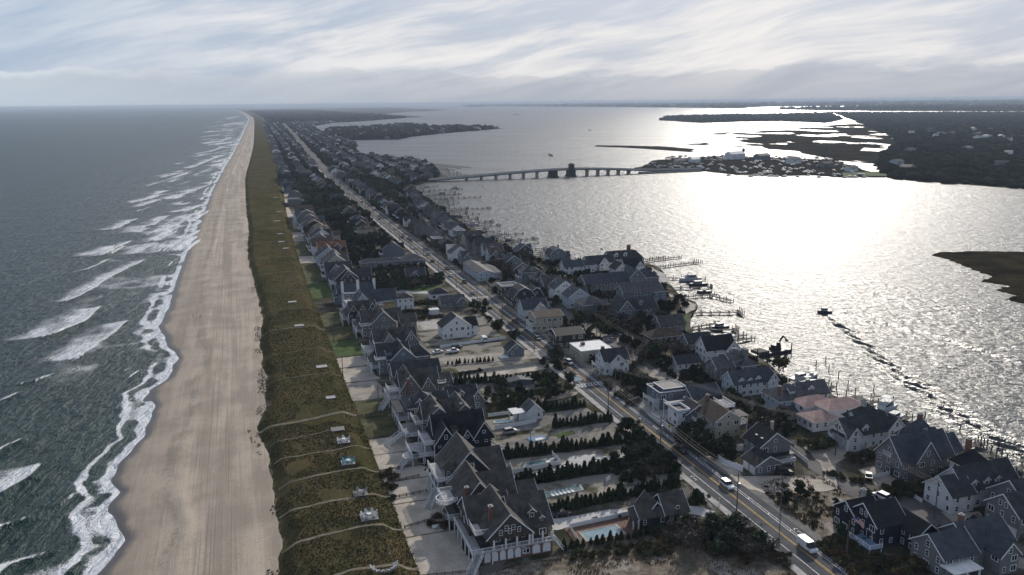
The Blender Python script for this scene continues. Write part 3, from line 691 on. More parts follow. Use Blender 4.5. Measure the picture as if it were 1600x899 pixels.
for s, side in ((-52, -4.2), (-17.5, -4.2), (23, -4.2), (60, -4.2), (-50, 4.4), (-8, 4.4), (120, -4.2), (160, 4.4)):   # cycle symbols: two wheels, frame and a chevron
    b = MB()
    for k in (-.5, .5):
        for j in range(8):
            a0, a1 = j * math.pi / 4, (j + 1) * math.pi / 4
            b.add([(.34 * math.sin(a0), k + .34 * math.cos(a0), 0), (.34 * math.sin(a1), k + .34 * math.cos(a1), 0), (.22 * math.sin(a1), k + .22 * math.cos(a1), 0), (.22 * math.sin(a0), k + .22 * math.cos(a0), 0)], [(0, 1, 2, 3)])
    b.add([(-.06, -.5, 0), (.06, -.5, 0), (.36, 0, 0), (.24, 0, 0)], [(0, 1, 2, 3)]); b.add([(.24, 0, 0), (.36, 0, 0), (.06, .5, 0), (-.06, .5, 0)], [(0, 1, 2, 3)])
    b.add([(-.6, 1.5, 0), (0, 2.1, 0), (0, 1.75, 0), (-.6, 1.2, 0)], [(0, 3, 2, 1)]); b.add([(.6, 1.5, 0), (0, 2.1, 0), (0, 1.75, 0), (.6, 1.2, 0)], [(0, 1, 2, 3)])
    x, y = L(s, RC + side); b.build('cycle_symbol', 'paint_white', loc=(x, y, GZ + .06), rz=TH, kind='structure')
for sx in (61.5, 205):                               # ladder crossing
    for k in (-1, 1): strip('crossing_line', [(sx + k * 1.3, RC - 5.2), (sx + k * 1.3 + .2, RC + 5.2)], -.14, .14, GZ + .059, 'paint_white')
    for tt in np.arange(-4.8, 5, 1.25): strip('crossing_bar', [(sx - 1.2, RC + tt), (sx + 1.2, RC + tt)], -.16, .16, GZ + .06, 'paint_white')
# bay street and its branches
BAYST = [(-150, 24.5)] + [(-78, 24.6), (-46, 28.5), (-8, 29.5), (25, 27), (57, 23.7), (93, 25.5), (126, 28.3), (170, 26), (240, 24), (330, 24), (430, 28), (560, 36), (740, 52)]
strip('bay_street', BAYST, -3.1, 3.1, GZ + .03, 'asphalt_old')
strip('second_street', [(860, 44), (1500, 66), (2300, 96), (3600, 120)], -3.5, 3.5, GZ + .03, 'asphalt_old')
strip('bridge_street', [(1040, 30), (1060, 80), (1085, 140), (1108, 172)], -4, 4, GZ + .036, 'asphalt_old')
strip('lane', [(-76, 33), (-62, 40), (-44, 38.5)], -7.5, 7.5, GZ + .026, 'asphalt_old')
for sA, tA, tB in ((93, 26, 46), (126, 28, 44), (168, 30, 62), (20, 28, 40), (206, 6, 24), (340, 6, 24), (470, 6, 28)):
    strip('lane', [(sA, tA), (sA + 3, (tA + tB) / 2), (sA + 2, tB)], -2.4, 2.4, GZ + .038, 'gravel_grey')
def px_sheet(name, pts, m, z=GZ + .02): return sheet(name, wiggle(pw(pts, GZ), .5, 4, len(pts) * 7 + int(pts[0][0])), z, m)
# sand plots behind the dune, house by house
for s0, s1, m in ((-45, -22.5, 'sand_lot'), (-22, -5.5, 'sand_lot'), (-5, 7.5, 'sand_lot'), (8, 15.5, 'sand_lot'), (16, 26, 'sand_lot'), (26.5, 38, 'sand_lot'), (39, 55, 'lawn_dry'), (57, 72, 'lawn_dry'), (73, 92, 'gravel_tan'), (93, 110, 'sand_lot'), (111, 124, 'sand_lot'), (126, 148, 'lawn'), (150, 172, 'lawn_dry'), (174, 200, 'lawn_dry'), (232, 272, 'lawn'), (276, 330, 'lawn_dry'), (335, 360, 'sand_lot'), (364, 420, 'lawn_dry'), (424, 470, 'gravel_tan'), (474, 560, 'lawn_dry'), (566, 640, 'sand_lot'), (700, 730, 'sand_lot'), (800, 860, 'sand_lot')):
    n = 8; A = [(s0 + (s1 - s0) * k / n, float(t_back(np.array([s0]))[0]) - .4) for k in range(n + 1)]; B = [(s1 + (s0 - s1) * k / n, -73.5 + random.uniform(-1, 1)) for k in range(n + 1)]
    sheetST('sand_plot' if m == 'sand_lot' else 'plot', A + B, GZ + .018, m)
YM = bpy.data.materials.new('yard_mix'); YM.use_nodes = True; YM.node_tree.nodes.clear()
def yardmat(m):
    g = NT(m.node_tree); pos = g.n('ShaderNodeNewGeometry').outputs['Position']
    n1 = g.noise(pos, .13, 4, .6); n3 = g.noise(pos, 2.5, 4, .7)
    c = g.mix(g.ramp(n1, .36, .52), (0.085, 0.086, 0.045), (0.30, 0.275, 0.235))
    c = g.mix(g.ramp(n3, .48, .75, 0, .5), c, (0.10, 0.09, 0.066))
    b = g.n('ShaderNodeBsdfPrincipled'); g.l(c, b.inputs['Base Color']); b.inputs['Roughness'].default_value = 1; b.inputs['Specular IOR Level'].default_value = 0
    o = g.n('ShaderNodeOutputMaterial'); g.l(b.outputs[0], o.inputs[0])
yardmat(YM); MATS['yard_mix'] = YM
# foreground empty plot with scrub
LOTM = bpy.data.materials.new('scrub_plot'); LOTM.use_nodes = True; LOTM.node_tree.nodes.clear()
def lotmat(m):
    g = NT(m.node_tree); pos = g.n('ShaderNodeNewGeometry').outputs['Position']
    n1 = g.noise(pos, .10, 5, .62); n2 = g.noise(pos, .55, 5, .7); n3 = g.noise(pos, 3.5, 4, .7)
    c = g.mix(g.ramp(n2, .36, .62), (0.115, 0.085, 0.055), (0.24, 0.195, 0.14))
    c = g.mix(g.ramp(n1, .52, .62, 0, .9), c, (0.40, 0.36, 0.31))
    c = g.mix(g.ramp(n1, .46, .36, 0, .8), c, (0.058, 0.058, 0.026))
    c = g.mix(g.ramp(n3, .52, .74, 0, .7), c, (0.060, 0.045, 0.028))
    b = g.n('ShaderNodeBsdfPrincipled'); g.l(c, b.inputs['Base Color']); b.inputs['Roughness'].default_value = .95
    bp = g.n('ShaderNodeBump'); bp.inputs['Distance'].default_value = .3; g.l(n3, bp.inputs['Height']); g.l(bp.outputs[0], b.inputs['Normal'])
    o = g.n('ShaderNodeOutputMaterial'); g.l(b.outputs[0], o.inputs[0])
lotmat(LOTM); MATS['scrub_plot'] = LOTM
sheetST('scrub_plot', [(-75, -74), (-43.5, -74), (-41, -60), (-41.5, -40), (-42.5, -18), (-52, -11), (-75, -10.5)], GZ + .02, 'scrub_plot')
sheetST('scrub_plot', [(-26, 7), (-24, 16), (-27, 26.5), (-45, 25), (-54, 21), (-54, 6), (-40, 4.5)], GZ + .02, 'scrub_plot')
for s0, s1, t0, t1, m in ((-20.5, -6.5, -52, -12, 'gravel_grey'), (-3.5, 10, -53, -13, 'gravel_grey'), (13.5, 27, -50, -12, 'gravel_grey'), (29.5, 41, -48, -13, 'gravel_grey'), (64, 80, -52, -14, 'gravel_grey'), (84, 98, -52, -14, 'gravel_tan'), (102, 124, -50, -14, 'gravel_grey'), (128, 150, -48, -14, 'gravel_tan'), (152, 172, -46, -12, 'gravel_grey')):
    sheetST('yard', [(s0 + random.uniform(-.8, .8), t0 + (t1 - t0) * k / 9) for k in range(10)] + [(s1 + random.uniform(-.8, .8), t1 - (t1 - t0) * k / 9) for k in range(10)], GZ + .012, 'yard_mix')
# drives, courts, lawns
G3 = GZ + .024
for nm_, m, pts in (
    ('driveway', 'gravel_white', [(855, 812), (868, 829), (985, 804.5), (1033, 798), (1062, 800), (1100, 808), (1118, 800), (1095, 792), (1060, 789), (1025, 786), (950, 797)]),
    ('driveway', 'gravel_white', [(790, 750), (890, 735.5), (918, 728.5), (950, 723), (991, 710.5), (1005, 706), (990, 701), (950, 714), (928, 710), (891, 714), (874, 731), (800, 744)]),
    ('driveway', 'gravel_grey', [(780, 709), (854, 696.5), (918, 678.5), (953, 670), (978, 664), (966, 660), (911, 671), (876, 685.5), (822, 685.5), (780, 694)]),
    ('driveway', 'gravel_grey', [(770, 677), (840, 671), (865, 660.5), (911, 655), (948, 650), (938, 645), (911, 642.5), (850, 646.5), (836, 662), (772, 672)]),
    ('driveway', 'gravel_tan', [(852, 792), (939, 774), (1054, 745), (1072, 742), (1080, 746), (1058, 752), (960, 777), (870, 796)]),
    ('driveway', 'gravel_tan', [(930, 776), (938, 760), (960, 757), (975, 765), (945, 775)]),
    ('driveway', 'gravel_tan', [(700, 655), (770, 628), (835, 630), (870, 625), (900, 618), (905, 612), (840, 618), (770, 615), (720, 630)]),
    ('driveway', 'gravel_tan', [(680, 560), (850, 545), (860, 555), (840, 560), (700, 572)]),
    ('driveway', 'sand_lot', [(715, 580), (860, 565), (870, 574), (800, 585), (720, 592)]),
    ('driveway', 'gravel_grey', [(715, 596), (800, 592), (870, 597), (860, 604), (780, 606), (715, 606)]),
    ('driveway', 'gravel_tan', [(600, 500), (690, 498), (690, 507), (600, 512)]),
    ('terrace', 'concrete', [(655, 502), (690, 502), (692, 514), (660, 516)]),
    ('driveway', 'gravel_white', [(620, 452), (700, 457), (700, 461), (620, 458)]),
    ('lawn', 'lawn', [(630, 446), (690, 446), (692, 455), (640, 456)]),
    ('lawn', 'lawn', [(866, 679), (895, 673), (899, 678), (872, 686)]), ('lawn', 'lawn', [(926, 690), (945, 684), (953, 688), (935, 694)]),
    ('lawn', 'lawn', [(820, 425), (890, 420), (890, 432), (822, 436)]), ('lawn', 'lawn', [(1045, 495), (1075, 490), (1075, 512), (1045, 512)]), ('lawn', 'lawn', [(905, 470), (960, 466), (960, 476), (905, 478)]),
    ('lawn', 'lawn', [(1402, 684), (1420, 678), (1434, 690), (1415, 698)]), ('lawn', 'lawn_dry', [(800, 440), (860, 440), (850, 447), (800, 448)]),
    ('terrace', 'brick_paving', [(880, 826), (985, 806), (1004, 826), (985, 838), (905, 852)]),
    ('driveway', 'sand_lot', [(1100, 715), (1130, 702), (1160, 745), (1235, 745), (1290, 752), (1275, 700), (1300, 700), (1310, 765), (1215, 775), (1170, 765)]),
    ('driveway', 'gravel_tan', [(1255, 700), (1310, 680), (1330, 712), (1290, 735)]), ('driveway', 'gravel_tan', [(1340, 735), (1390, 722), (1420, 750), (1380, 768)]),
    ('driveway', 'gravel_tan', [(1010, 590), (1050, 560), (1085, 578), (1050, 605)]), ('driveway', 'concrete', [(985, 625), (1020, 610), (1060, 640), (1030, 665)]),
    ('driveway', 'gravel_tan', [(1470, 800), (1530, 800), (1560, 860), (1620, 880), (1620, 899), (1540, 870)]),
    ('driveway', 'gravel_tan', [(905, 512), (985, 512), (990, 535), (930, 535)]), ('driveway', 'gravel_tan', [(838, 468), (865, 465), (870, 478), (845, 480)]),
    ('patio', 'concrete', [(1018, 418), (1040, 430), (1048, 445), (1010, 440)]), ('patio', 'concrete', [(1030, 455), (1070, 468), (1088, 478), (1060, 470)]),
    ('beach_patch', 'sand_lot', [(1060, 470), (1088, 476), (1086, 484), (1068, 492)]), ('beach_patch', 'sand_lot', [(1080, 520), (1115, 536), (1085, 530)]), ('beach_patch', 'sand_lot', [(1220, 590), (1248, 600), (1262, 606), (1225, 604)]),
    ('plot', 'sand_lot', [(432, 302), (490, 300), (492, 306), (433, 308)]), ('plot', 'sand_lot', [(436, 312), (500, 310), (500, 316), (438, 318)]), ('plot', 'gravel_tan', [(455, 345), (500, 352), (505, 362), (460, 358)]),
    ):
    px_sheet(nm_, pts, m, G3); G3 += .004

# ================================================================== HOUSES
def _winmesh():
    f = MB(); w = .09
    f.box(-.5, .5, -.06, 0, -.5, -.5 + w); f.box(-.5, .5, -.06, 0, .5 - w, .5); f.box(-.5, -.5 + w, -.06, 0, -.5 + w, .5 - w); f.box(.5 - w, .5, -.06, 0, -.5 + w, .5 - w)
    f2 = MB(); f2.v = list(f.v); f2.f = list(f.f); f2.box(-.025, .025, -.05, 0, -.5 + w, .5 - w)
    f3 = MB(); f3.v = list(f.v); f3.f = list(f.f); f3.box(-.5 + w, .5 - w, -.05, 0, -.03, .03)
    p = MB(); p.add([(-.42, -.02, -.42), (.42, -.02, -.42), (.42, -.02, .42), (-.42, -.02, .42)], [(0, 1, 2, 3)])
    o = MB(); n = 12
    o.add([(.5 * math.cos(i * 2 * math.pi / n), y, .5 * math.sin(i * 2 * math.pi / n)) for y in (-.06, 0) for i in range(n)], [(i, (i + 1) % n, n + (i + 1) % n, n + i) for i in range(n)] + [tuple(range(n))])
    op = MB(); op.add([(.36 * math.cos(i * 2 * math.pi / n), -.07, .36 * math.sin(i * 2 * math.pi / n)) for i in range(n)], [tuple(range(n))])
    return f2.mesh('window', 'trim_white'), f3.mesh('window', 'trim_white'), p.mesh('pane', 'glass_dark'), o.mesh('window', 'trim_white'), op.mesh('pane', 'glass_dark')
W_V, W_H, W_P, W_O, W_OP = _winmesh()
DIRROT = {'-y': 0.0, '+x': math.pi / 2, '+y': math.pi, '-x': -math.pi / 2}
def window(par, x, y, z, w, h, d='-y', style='h', name='window'):
    if style == 'o': a, p = W_O, W_OP
    else: a, p = (W_V if style == 'v' else W_H), W_P
    o = ob(name, a, par, (x, y, z), DIRROT[d], (w, 1, h)); ob('pane', p, o)
    return o
def roof_prof(b0, b1, ze, rise, kind, o):
    c = (b0 + b1) / 2; hw = (b1 - b0) / 2
    if kind == 'gambrel':
        return [(b0 - o, ze - o * .9), (b0 + hw * .42, ze + rise * .68), (c, ze + rise), (b1 - hw * .42, ze + rise * .68), (b1 + o, ze - o * .9)]
    if kind == 'flare':
        return [(b0 - o * 1.6, ze - o * .35), (b0 + hw * .12, ze + rise * .10), (c, ze + rise), (b1 - hw * .12, ze + rise * .10), (b1 + o * 1.6, ze - o * .35)]
    if kind == 'salt':
        return [(b0 - o, ze - o * rise / hw), (b0 + hw * .7, ze + rise), (b1 + o, ze - o * .4)]
    sl = rise / hw
    return [(b0 - o, ze - o * sl), (c, ze + rise), (b1 + o, ze - o * sl)]
def block(h, spec, wall, roofm, trim='trim_white', win=True, detail=2, rs=random, others=()):
    """one volume of a house: (x0, x1, y0, y1, ze, kind, rise[, z0]); kind = 'y','x' ridge axis, 'hip','flat','gy','gx' gambrel, 'fy' flared, 'sy','sx'"""
    x0, x1, y0, y1, ze, kind, rise = spec[:7]; z0 = spec[7] if len(spec) > 7 else 0.0
    wb = MB(); wb.box(x0, x1, y0, y1, z0, ze, top=(kind == 'flat'), bottom=z0 > .5)
    ax = kind[-1] if kind[-1] in 'xy' else None; pk = {'g': 'gambrel', 'f': 'flare', 's': 'salt'}.get(kind[0], 'gable')
    o = .45
    if ax:
        b0, b1, a0, a1 = (x0, x1, y0, y1) if ax == 'y' else (y0, y1, x0, x1)
        prof = roof_prof(b0, b1, ze, rise, pk, o)
        inner = [(b0, ze)] + [(u, z) for u, z in prof[1:-1]] + [(b1, ze)]
        for a in (a0, a1):
            pts = [(u, a, z) if ax == 'y' else (a, u, z) for u, z in inner]
            wb.add(pts, [tuple(range(len(pts)))])
    w = wb.build('wall', wall, h)
    rb = MB(); tb = MB(); tends = []
    if ax:
        rb.profile(prof, a0 - .4, a1 + .4, ax, .16)
        if detail >= 1:
            for e, sg in ((a0 - .4, -1), (a1 + .4, 1)):
                lo, hi = (e - .09, e) if sg < 0 else (e, e + .09)
                tn = MB(); tn.profile([(u, z - .10) for u, z in prof], lo, hi, ax, .30); tends.append(tn)
    elif kind == 'hip':
        d = min(x1 - x0, y1 - y0) / 2; X0, X1, Y0, Y1 = x0 - o, x1 + o, y0 - o, y1 + o
        d2 = min(X1 - X0, Y1 - Y0) / 2; zb = ze - .1
        if x1 - x0 > y1 - y0: r = [(X0 + d2, (Y0 + Y1) / 2, ze + rise), (X1 - d2, (Y0 + Y1) / 2, ze + rise)]; fs = [(0, 1, 5, 4), (2, 3, 4, 5), (1, 2, 5), (3, 0, 4)]
        else: r = [((X0 + X1) / 2, Y0 + d2, ze + rise), ((X0 + X1) / 2, Y1 - d2, ze + rise)]; fs = [(0, 1, 4), (1, 2, 5, 4), (2, 3, 5), (3, 0, 4, 5)]
        rb.add([(X0, Y0, zb), (X1, Y0, zb), (X1, Y1, zb), (X0, Y1, zb)] + r, fs + [(3, 2, 1, 0)])
        if detail >= 1:
            tb.box(X0 + .02, X1 - .02, Y0 + .02, Y1 - .02, zb - .22, zb - .01)
    else:
        rb.box(x0 - .15, x1 + .15, y0 - .15, y1 + .15, ze - .02, ze + .14)
        if rise > 0:
            for q in ((x0 - .15, x1 + .15, y0 - .15, y0 + .05), (x0 - .15, x1 + .15, y1 - .05, y1 + .15), (x0 - .15, x0 + .05, y0 + .06, y1 - .06), (x1 - .05, x1 + .15, y0 + .06, y1 - .06)): tn = MB(); tn.box(*q, ze + .145, ze + rise); tends.append(tn)
    r = rb.build('roof', roofm, h)
    if tb.v: tb.build('trim', trim, r)
    for tn in tends: tn.build('trim', trim, r)
    if win and detail >= 1:
        def inside(p):
            for q in others:
                if q is spec: continue
                qz = q[4] + (q[6] if q[5] != 'flat' else 0) * .5; q0 = q[7] if len(q) > 7 else 0
                if q[0] - .2 < p[0] < q[1] + .2 and q[2] - .2 < p[1] < q[3] + .2 and q0 - .2 < p[2] < qz: return True
            return False
        H = ze - z0; ns = max(1, int(round(H / 2.9))); fh = H / ns
        if H < 1.9: ns = 0
        for d in ('-y', '-x') if detail < 2 else ('-y', '-x', '+x'):
            ln = (x1 - x0) if d == '-y' else (y1 - y0); n = int(ln / 2.5)
            if detail < 2: n = min(n, 3)
            for st in range(ns):
                for i in range(n):
                    if rs.random() < .18: continue
                    f = (i + .5) / n; z = z0 + st * fh + fh * .55
                    if d == '-y': p = (x0 + f * ln, y0 - .01, z)
                    else: p = ((x0 - .01) if d == '-x' else (x1 + .01), y0 + f * ln, z)
                    if inside((p[0] - (.6 if d == '-x' else -.6 if d == '+x' else 0), p[1] - (.6 if d == '-y' else 0), p[2])): continue
                    ww, hh = rs.choice(((.95, 1.5), (.95, 1.5), (1.7, 1.5), (.85, 1.3)))
                    window(h, *p, min(ww, ln / n * .85), min(hh, fh * .62), d, 'v' if ww > 1.3 else 'h')
        if ax and rise > 2.4:
            c = (b0 + b1) / 2; z = ze + rise * .34
            d = '-y' if ax == 'y' else '-x'
            p = (c, a0 - .01, z) if ax == 'y' else (a0 - .01, c, z)
            if not inside((p[0] - (.6 if d == '-x' else 0), p[1] - (.6 if d == '-y' else 0), p[2])):
                k = rs.random()
                if k < .6: window(h, *p, 1.0, 1.4, d, 'h')
                elif k < .8: window(h, *p, 1.1, 1.1, d, 'o')
                else:
                    for e in (-.75, .75): window(h, p[0] + (e if d == '-y' else 0), p[1] + (0 if d == '-y' else e), z, .9, 1.3, d, 'h')
    return w
def dormer(h, x, y, z, w, hgt, d, wall, roofm, depth=2.2, kind='gable', trim='trim_white'):
    """small roof window house, front centre at (x, y, z) facing d"""
    k = DIRROT[d]; c, s_ = math.cos(k), math.sin(k)
    T = lambda p: (x + p[0] * c - p[1] * s_, y + p[0] * s_ + p[1] * c, z + p[2])
    a = MB(); a.T = T; a.box(-w / 2, w / 2, 0, depth, -.6, hgt)
    r = w * .42
    if kind == 'gable':
        a.add([(-w / 2, 0, hgt), (w / 2, 0, hgt), (0, 0, hgt + r)], [(0, 1, 2)])
    o = a.build('dormer', wall, h)
    b = MB(); b.T = T
    if kind == 'gable': b.profile([(-w / 2 - .22, hgt - .18), (0, hgt + r), (w / 2 + .22, hgt - .18)], -.25, depth + .5, 'y', .10)
    else: b.add([(-w / 2 - .15, -.25, hgt), (w / 2 + .15, -.25, hgt), (w / 2 + .15, depth + .6, hgt + .7), (-w / 2 - .15, depth + .6, hgt + .7), (-w / 2 - .15, -.25, hgt + .12), (w / 2 + .15, -.25, hgt + .12), (w / 2 + .15, depth + .6, hgt + .82), (-w / 2 - .15, depth + .6, hgt + .82)], [(0, 1, 5, 4), (4, 5, 6, 7), (1, 2, 6, 5), (3, 0, 4, 7)])
    b.build('dormer_roof', roofm, o)
    if kind == 'gable':
        t = MB(); t.T = T; t.profile([(-w / 2 - .24, hgt - .26), (0, hgt + r - .08), (w / 2 + .24, hgt - .26)], -.32, -.25, 'y', .2); t.build('trim', trim, o)
    q = T((0, -.02, hgt * .42)); window(o, q[0], q[1], q[2], w * .62, hgt * .8, d, 'v' if w > 1.6 else 'h')
_p = MB(); _p.box(-.11, .11, -.11, .11, 0, 1); POST = _p.mesh('post', 'trim_white')
def railing_mb(b, a, c, z, hgt=1.0, bal=True):
    a = Vector((a[0], a[1], z)); c = Vector((c[0], c[1], z)); ln = (c - a).length; n = max(1, int(ln / 1.8))
    for i in range(n + 1):
        p = a.lerp(c, i / n); b.box(p.x - .07, p.x + .07, p.y - .07, p.y + .07, z, z + hgt + .08)
    up = Vector((0, 0, 1))
    b.beam(a + up * hgt, c + up * hgt, .11, .09); b.beam(a + up * .12, c + up * .12, .06, .07)
    if bal:
        m = int(ln / .28)
        for i in range(m):
            p = a.lerp(c, (i + .5) / m); b.beam(p + up * .12, p + up * hgt, .055)
def deck(h, x0, x1, y0, y1, z, sides=('-x', '-y'), m='deck_pale', posts=True, roofed=None, rail='trim_white', hgt=1.0, roofm=None):
    b = MB(); b.box(x0, x1, y0, y1, z - .22, z)
    o = b.build('deck', m, h)
    if posts and z > 1.2:
        nx = max(1, int((x1 - x0) / 3.2)); ny = max(1, int((y1 - y0) / 3.2))
        for i in range(nx + 1):
            for j in range(ny + 1):
                if i in (0, nx) or j in (0, ny):
                    x = x0 + .15 + (x1 - x0 - .3) * i / nx; y = y0 + .15 + (y1 - y0 - .3) * j / ny; ob('post', POST, o, (x, y, 0), 0, (1, 1, z - .22))
    r = MB()
    for sd in sides:
        e = {'-x': ((x0 + .08, y0), (x0 + .08, y1)), '+x': ((x1 - .08, y0), (x1 - .08, y1)), '-y': ((x0, y0 + .08), (x1, y0 + .08)), '+y': ((x0, y1 - .08), (x1, y1 - .08))}[sd]
        railing_mb(r, *e, z + .01, hgt)
    if r.v: r.build('railing', rail, o)
    if roofed:
        for x in np.linspace(x0 + .2, x1 - .2, max(2, int((x1 - x0) / 3) + 1)):
            for y in ((y0 + .2, y1 - .2) if y1 - y0 > 4 else (y0 + .2,)): ob('porch_column', POST, o, (float(x), y, z + .01), 0, (1.4, 1.4, roofed - .06))
        rf = MB(); rf.box(x0 - .3, x1 + .3, y0 - .3, y1 + .3, z + roofed, z + roofed + .22); rf.build('porch_roof', roofm or 'roof_charcoal', o)
    return o
def stairs(h, p0, p1, w, m='trim_white'):
    """straight flight from p0 (low) to p1 (high)"""
    p0 = Vector(p0); p1 = Vector(p1); n = max(3, int((p1.z - p0.z) / .2)); d = p1 - p0; hd = Vector((d.x, d.y, 0)).normalized(); sd = Vector((-hd.y, hd.x, 0))
    b = MB()
    for i in range(n):
        a = p0 + d * (i / n); q = p0 + d * ((i + 1) / n); q = Vector((q.x, q.y, a.z))
        b.beam(a + Vector((0, 0, .1)), q + Vector((0, 0, .1)), w, .12)
    o = b.build('stairs', 'deck_pale', h)
    r = MB()
    for e in (-1, 1):
        k = sd * (e * w / 2)
        r.beam(p0 + k, p1 + k, .1, .28); r.beam(p0 + k + Vector((0, 0, 1)), p1 + k + Vector((0, 0, 1)), .1, .09)
        for i in range(6):
            q = p0 + d * (i / 5) + k; r.beam(q, q + Vector((0, 0, 1)), .08)
    r.build('railing', m, o)
def chimney(h, x, y, z0, z1, w=.9, m='brick_red', d=None):
    d = d or w; b = MB(); b.box(x - w / 2, x + w / 2, y - d / 2, y + d / 2, z0, z1); o = b.build('chimney', m, h)
    c = MB(); c.box(x - w / 2 - .1, x + w / 2 + .1, y - d / 2 - .1, y + d / 2 + .1, z1, z1 + .14); c.box(x - w / 4, x + w / 4, y - d / 4, y + d / 4, z1 + .14, z1 + .4); c.build('chimney_cap', 'stone_pale', o)
def turret(h, x, y, r, z0, z1, rise, wall, roofm, n=8):
    b = MB(); b.cyl(x, y, z0, z1, r, n); b.build('turret_wall', wall, h)
    c = MB(); c.cyl(x, y, z1 - .1, z1 + rise, r + .45, n, .05); q = c.build('turret_roof', roofm, h)
    for k in (-1, 0, 1, 2):
        a = -math.pi / 2 - k * 2 * math.pi / n - math.pi / n * 0
        pa = math.pi * 1.25 + (k - .5) * 2 * math.pi / n
        px_, py_ = x + r * .945 * math.cos(pa), y + r * .945 * math.sin(pa)
        o = ob('window', W_H, h, (px_, py_, z1 - 1.1), pa + math.pi / 2, (.85, 1, 1.3)); ob('pane', W_P, o)
def garage(h, x, y, z, w, hgt, d='-y', name='garage_door'):
    b = MB(); b.box(-w / 2, w / 2, -.07, 0, 0, hgt)
    for i in range(3): b.box(-w / 2 + .05, w / 2 - .05, -.09, -.07, hgt * (i + .08) / 3, hgt * (i + .92) / 3)
    b.build(name, 'garage_door', h, loc=(x, y, z), rz=DIRROT[d])
def door(h, x, y, z, d='-y', w=1.0, hgt=2.1, m='door_dark'):
    b = MB(); b.box(-w / 2, w / 2, -.05, 0, 0, hgt); o = b.build('door', m, h, loc=(x, y, z), rz=DIRROT[d])
    f = MB(); f.box(-w / 2 - .1, -w / 2, -.07, 0, 0, hgt); f.box(w / 2, w / 2 + .1, -.07, 0, 0, hgt); f.box(-w / 2 - .1, w / 2 + .1, -.07, 0, hgt, hgt + .1); f.build('door_frame', 'trim_white', o)
def arches(h, x0, x1, y, z0, z1, n):
    for i in range(n):
        c = x0 + (x1 - x0) * (i + .5) / n; w = (x1 - x0) / n * .74; hh = z1 - z0
        pts = [(-w / 2, 0), (w / 2, 0)] + [(w / 2 * math.cos(a), hh * .72 + hh * .28 * math.sin(a)) for a in np.linspace(0, math.pi, 7)]
        b = MB(); b.add([(u, -.05, v) for u, v in pts] + [(u, 0, v) for u, v in pts], [tuple(range(9))] + [(i_, i_ + 9, (i_ + 1) % 9 + 9, (i_ + 1) % 9) for i_ in range(9)])
        b.build('arched_panel', 'trim_white', h, loc=(c, y, z0))
def skylight(h, x, y, z, d, slope):
    pass
HB = []
def house(label, s, t, wall, roofm, blocks, rz=0.0, cat='house', detail=2, seed=1, chims=(), decks=(), dorms=(), group=None, name='house', trim='trim_white', noroofs=(), xy=None):
    h = thing(name, label, cat, s, t, rz=TH + rz, group=group, xy=xy)
    rs = random.Random(seed * 13 + 5)
    HB.append((s + min(b[2] for b in blocks) - .8, t + min(b[0] for b in blocks) - .8, s + max(b[3] for b in blocks) + .8, t + max(b[1] for b in blocks) + .8))
    for b in blocks:
        w_ = b[8] if len(b) > 8 else wall; r_ = b[9] if len(b) > 9 else roofm
        block(h, b[:8] if len(b) > 7 else b, w_, r_, trim, detail=detail, rs=rs, others=[q[:8] for q in blocks])
    for c in chims: chimney(h, *c)
    for d in decks: deck(h, *d[:5], **(d[5] if len(d) > 5 else {}))
    for d in dorms: dormer(h, *d, wall, roofm, trim=trim) if len(d) == 6 else dormer(h, *d[:6], wall, roofm, kind=d[6], trim=trim)
    return h

OG = 'large houses in the row behind the dune'
# --- ocean row; local x runs from the sand towards the road, local y away from the camera
h = house('dark brown shingled beach house on arched brick base, nearest to the bottom of the photo', -40, -75, 'shingle_brown', 'roof_weathered',
    [(3.2, 19.5, 1.0, 17, 3.1, 'flat', 0, 0, 'brick_red'), (5.5, 19, 2.4, 16.5, 6.0, 'flat', 0, 3.1), (4.2, 14.4, .3, 15, 6.4, 'y', 4.9, 5.7), (11, 19.8, 2.2, 15, 6.4, 'x', 4.9, 5.8), (2.2, 12, 8, 17, 6.8, 'x', 3.9, 3.1)], seed=3,
    chims=[(6.2, 4.6, 7.5, 11.6)], decks=[(.6, 5.4, .2, 16.4, 3.2, dict(sides=('-x', '-y'))), (5.45, 19.7, .25, 2.35, 3.21, dict(sides=('-y', '+x'), posts=False)), (2.0, 5.2, 2.6, 9, 6.3, dict(sides=('-x', '-y'), posts=False))],
    dorms=[(15.5, 3.6, 7.9, 1.8, 1.3, '-y'), (17.6, 2.9, 7.0, 1.0, .9, '-y')], group=OG)
arches(h, 3.4, 12.2, .99, .25, 2.6, 5); arches(h, 14.4, 19.3, .99, .4, 2.5, 2); window(h, 13.3, .99, 1.4, 1.6, 1.3, '-y', 'v')
for x in (5.7, 8.4, 11.0, 13.9, 14.6, 17.0, 19.4): b = MB(); b.box(x - .17, x + .17, .4, .74, 3.22, 5.68); b.build('porch_column', 'trim_white', h)
turret(h, 4.6, 11.8, 2.1, 3.2, 8.2, 2.2, 'shingle_brown', 'roof_weathered'); stairs(h, (-.6, -2.6, .1), (2.4, .1, 3.2), 1.8); stairs(h, (22.0, 1.2, .1), (19.8, 1.2, 3.2), 1.8)
for x, z in ((7.2, 7.2), (9.3, 7.3), (11.4, 7.4), (13.0, 4.6)): window(h, x, .28 if z > 6 else 2.38, z, .8, 1.25, '-y', 'h')

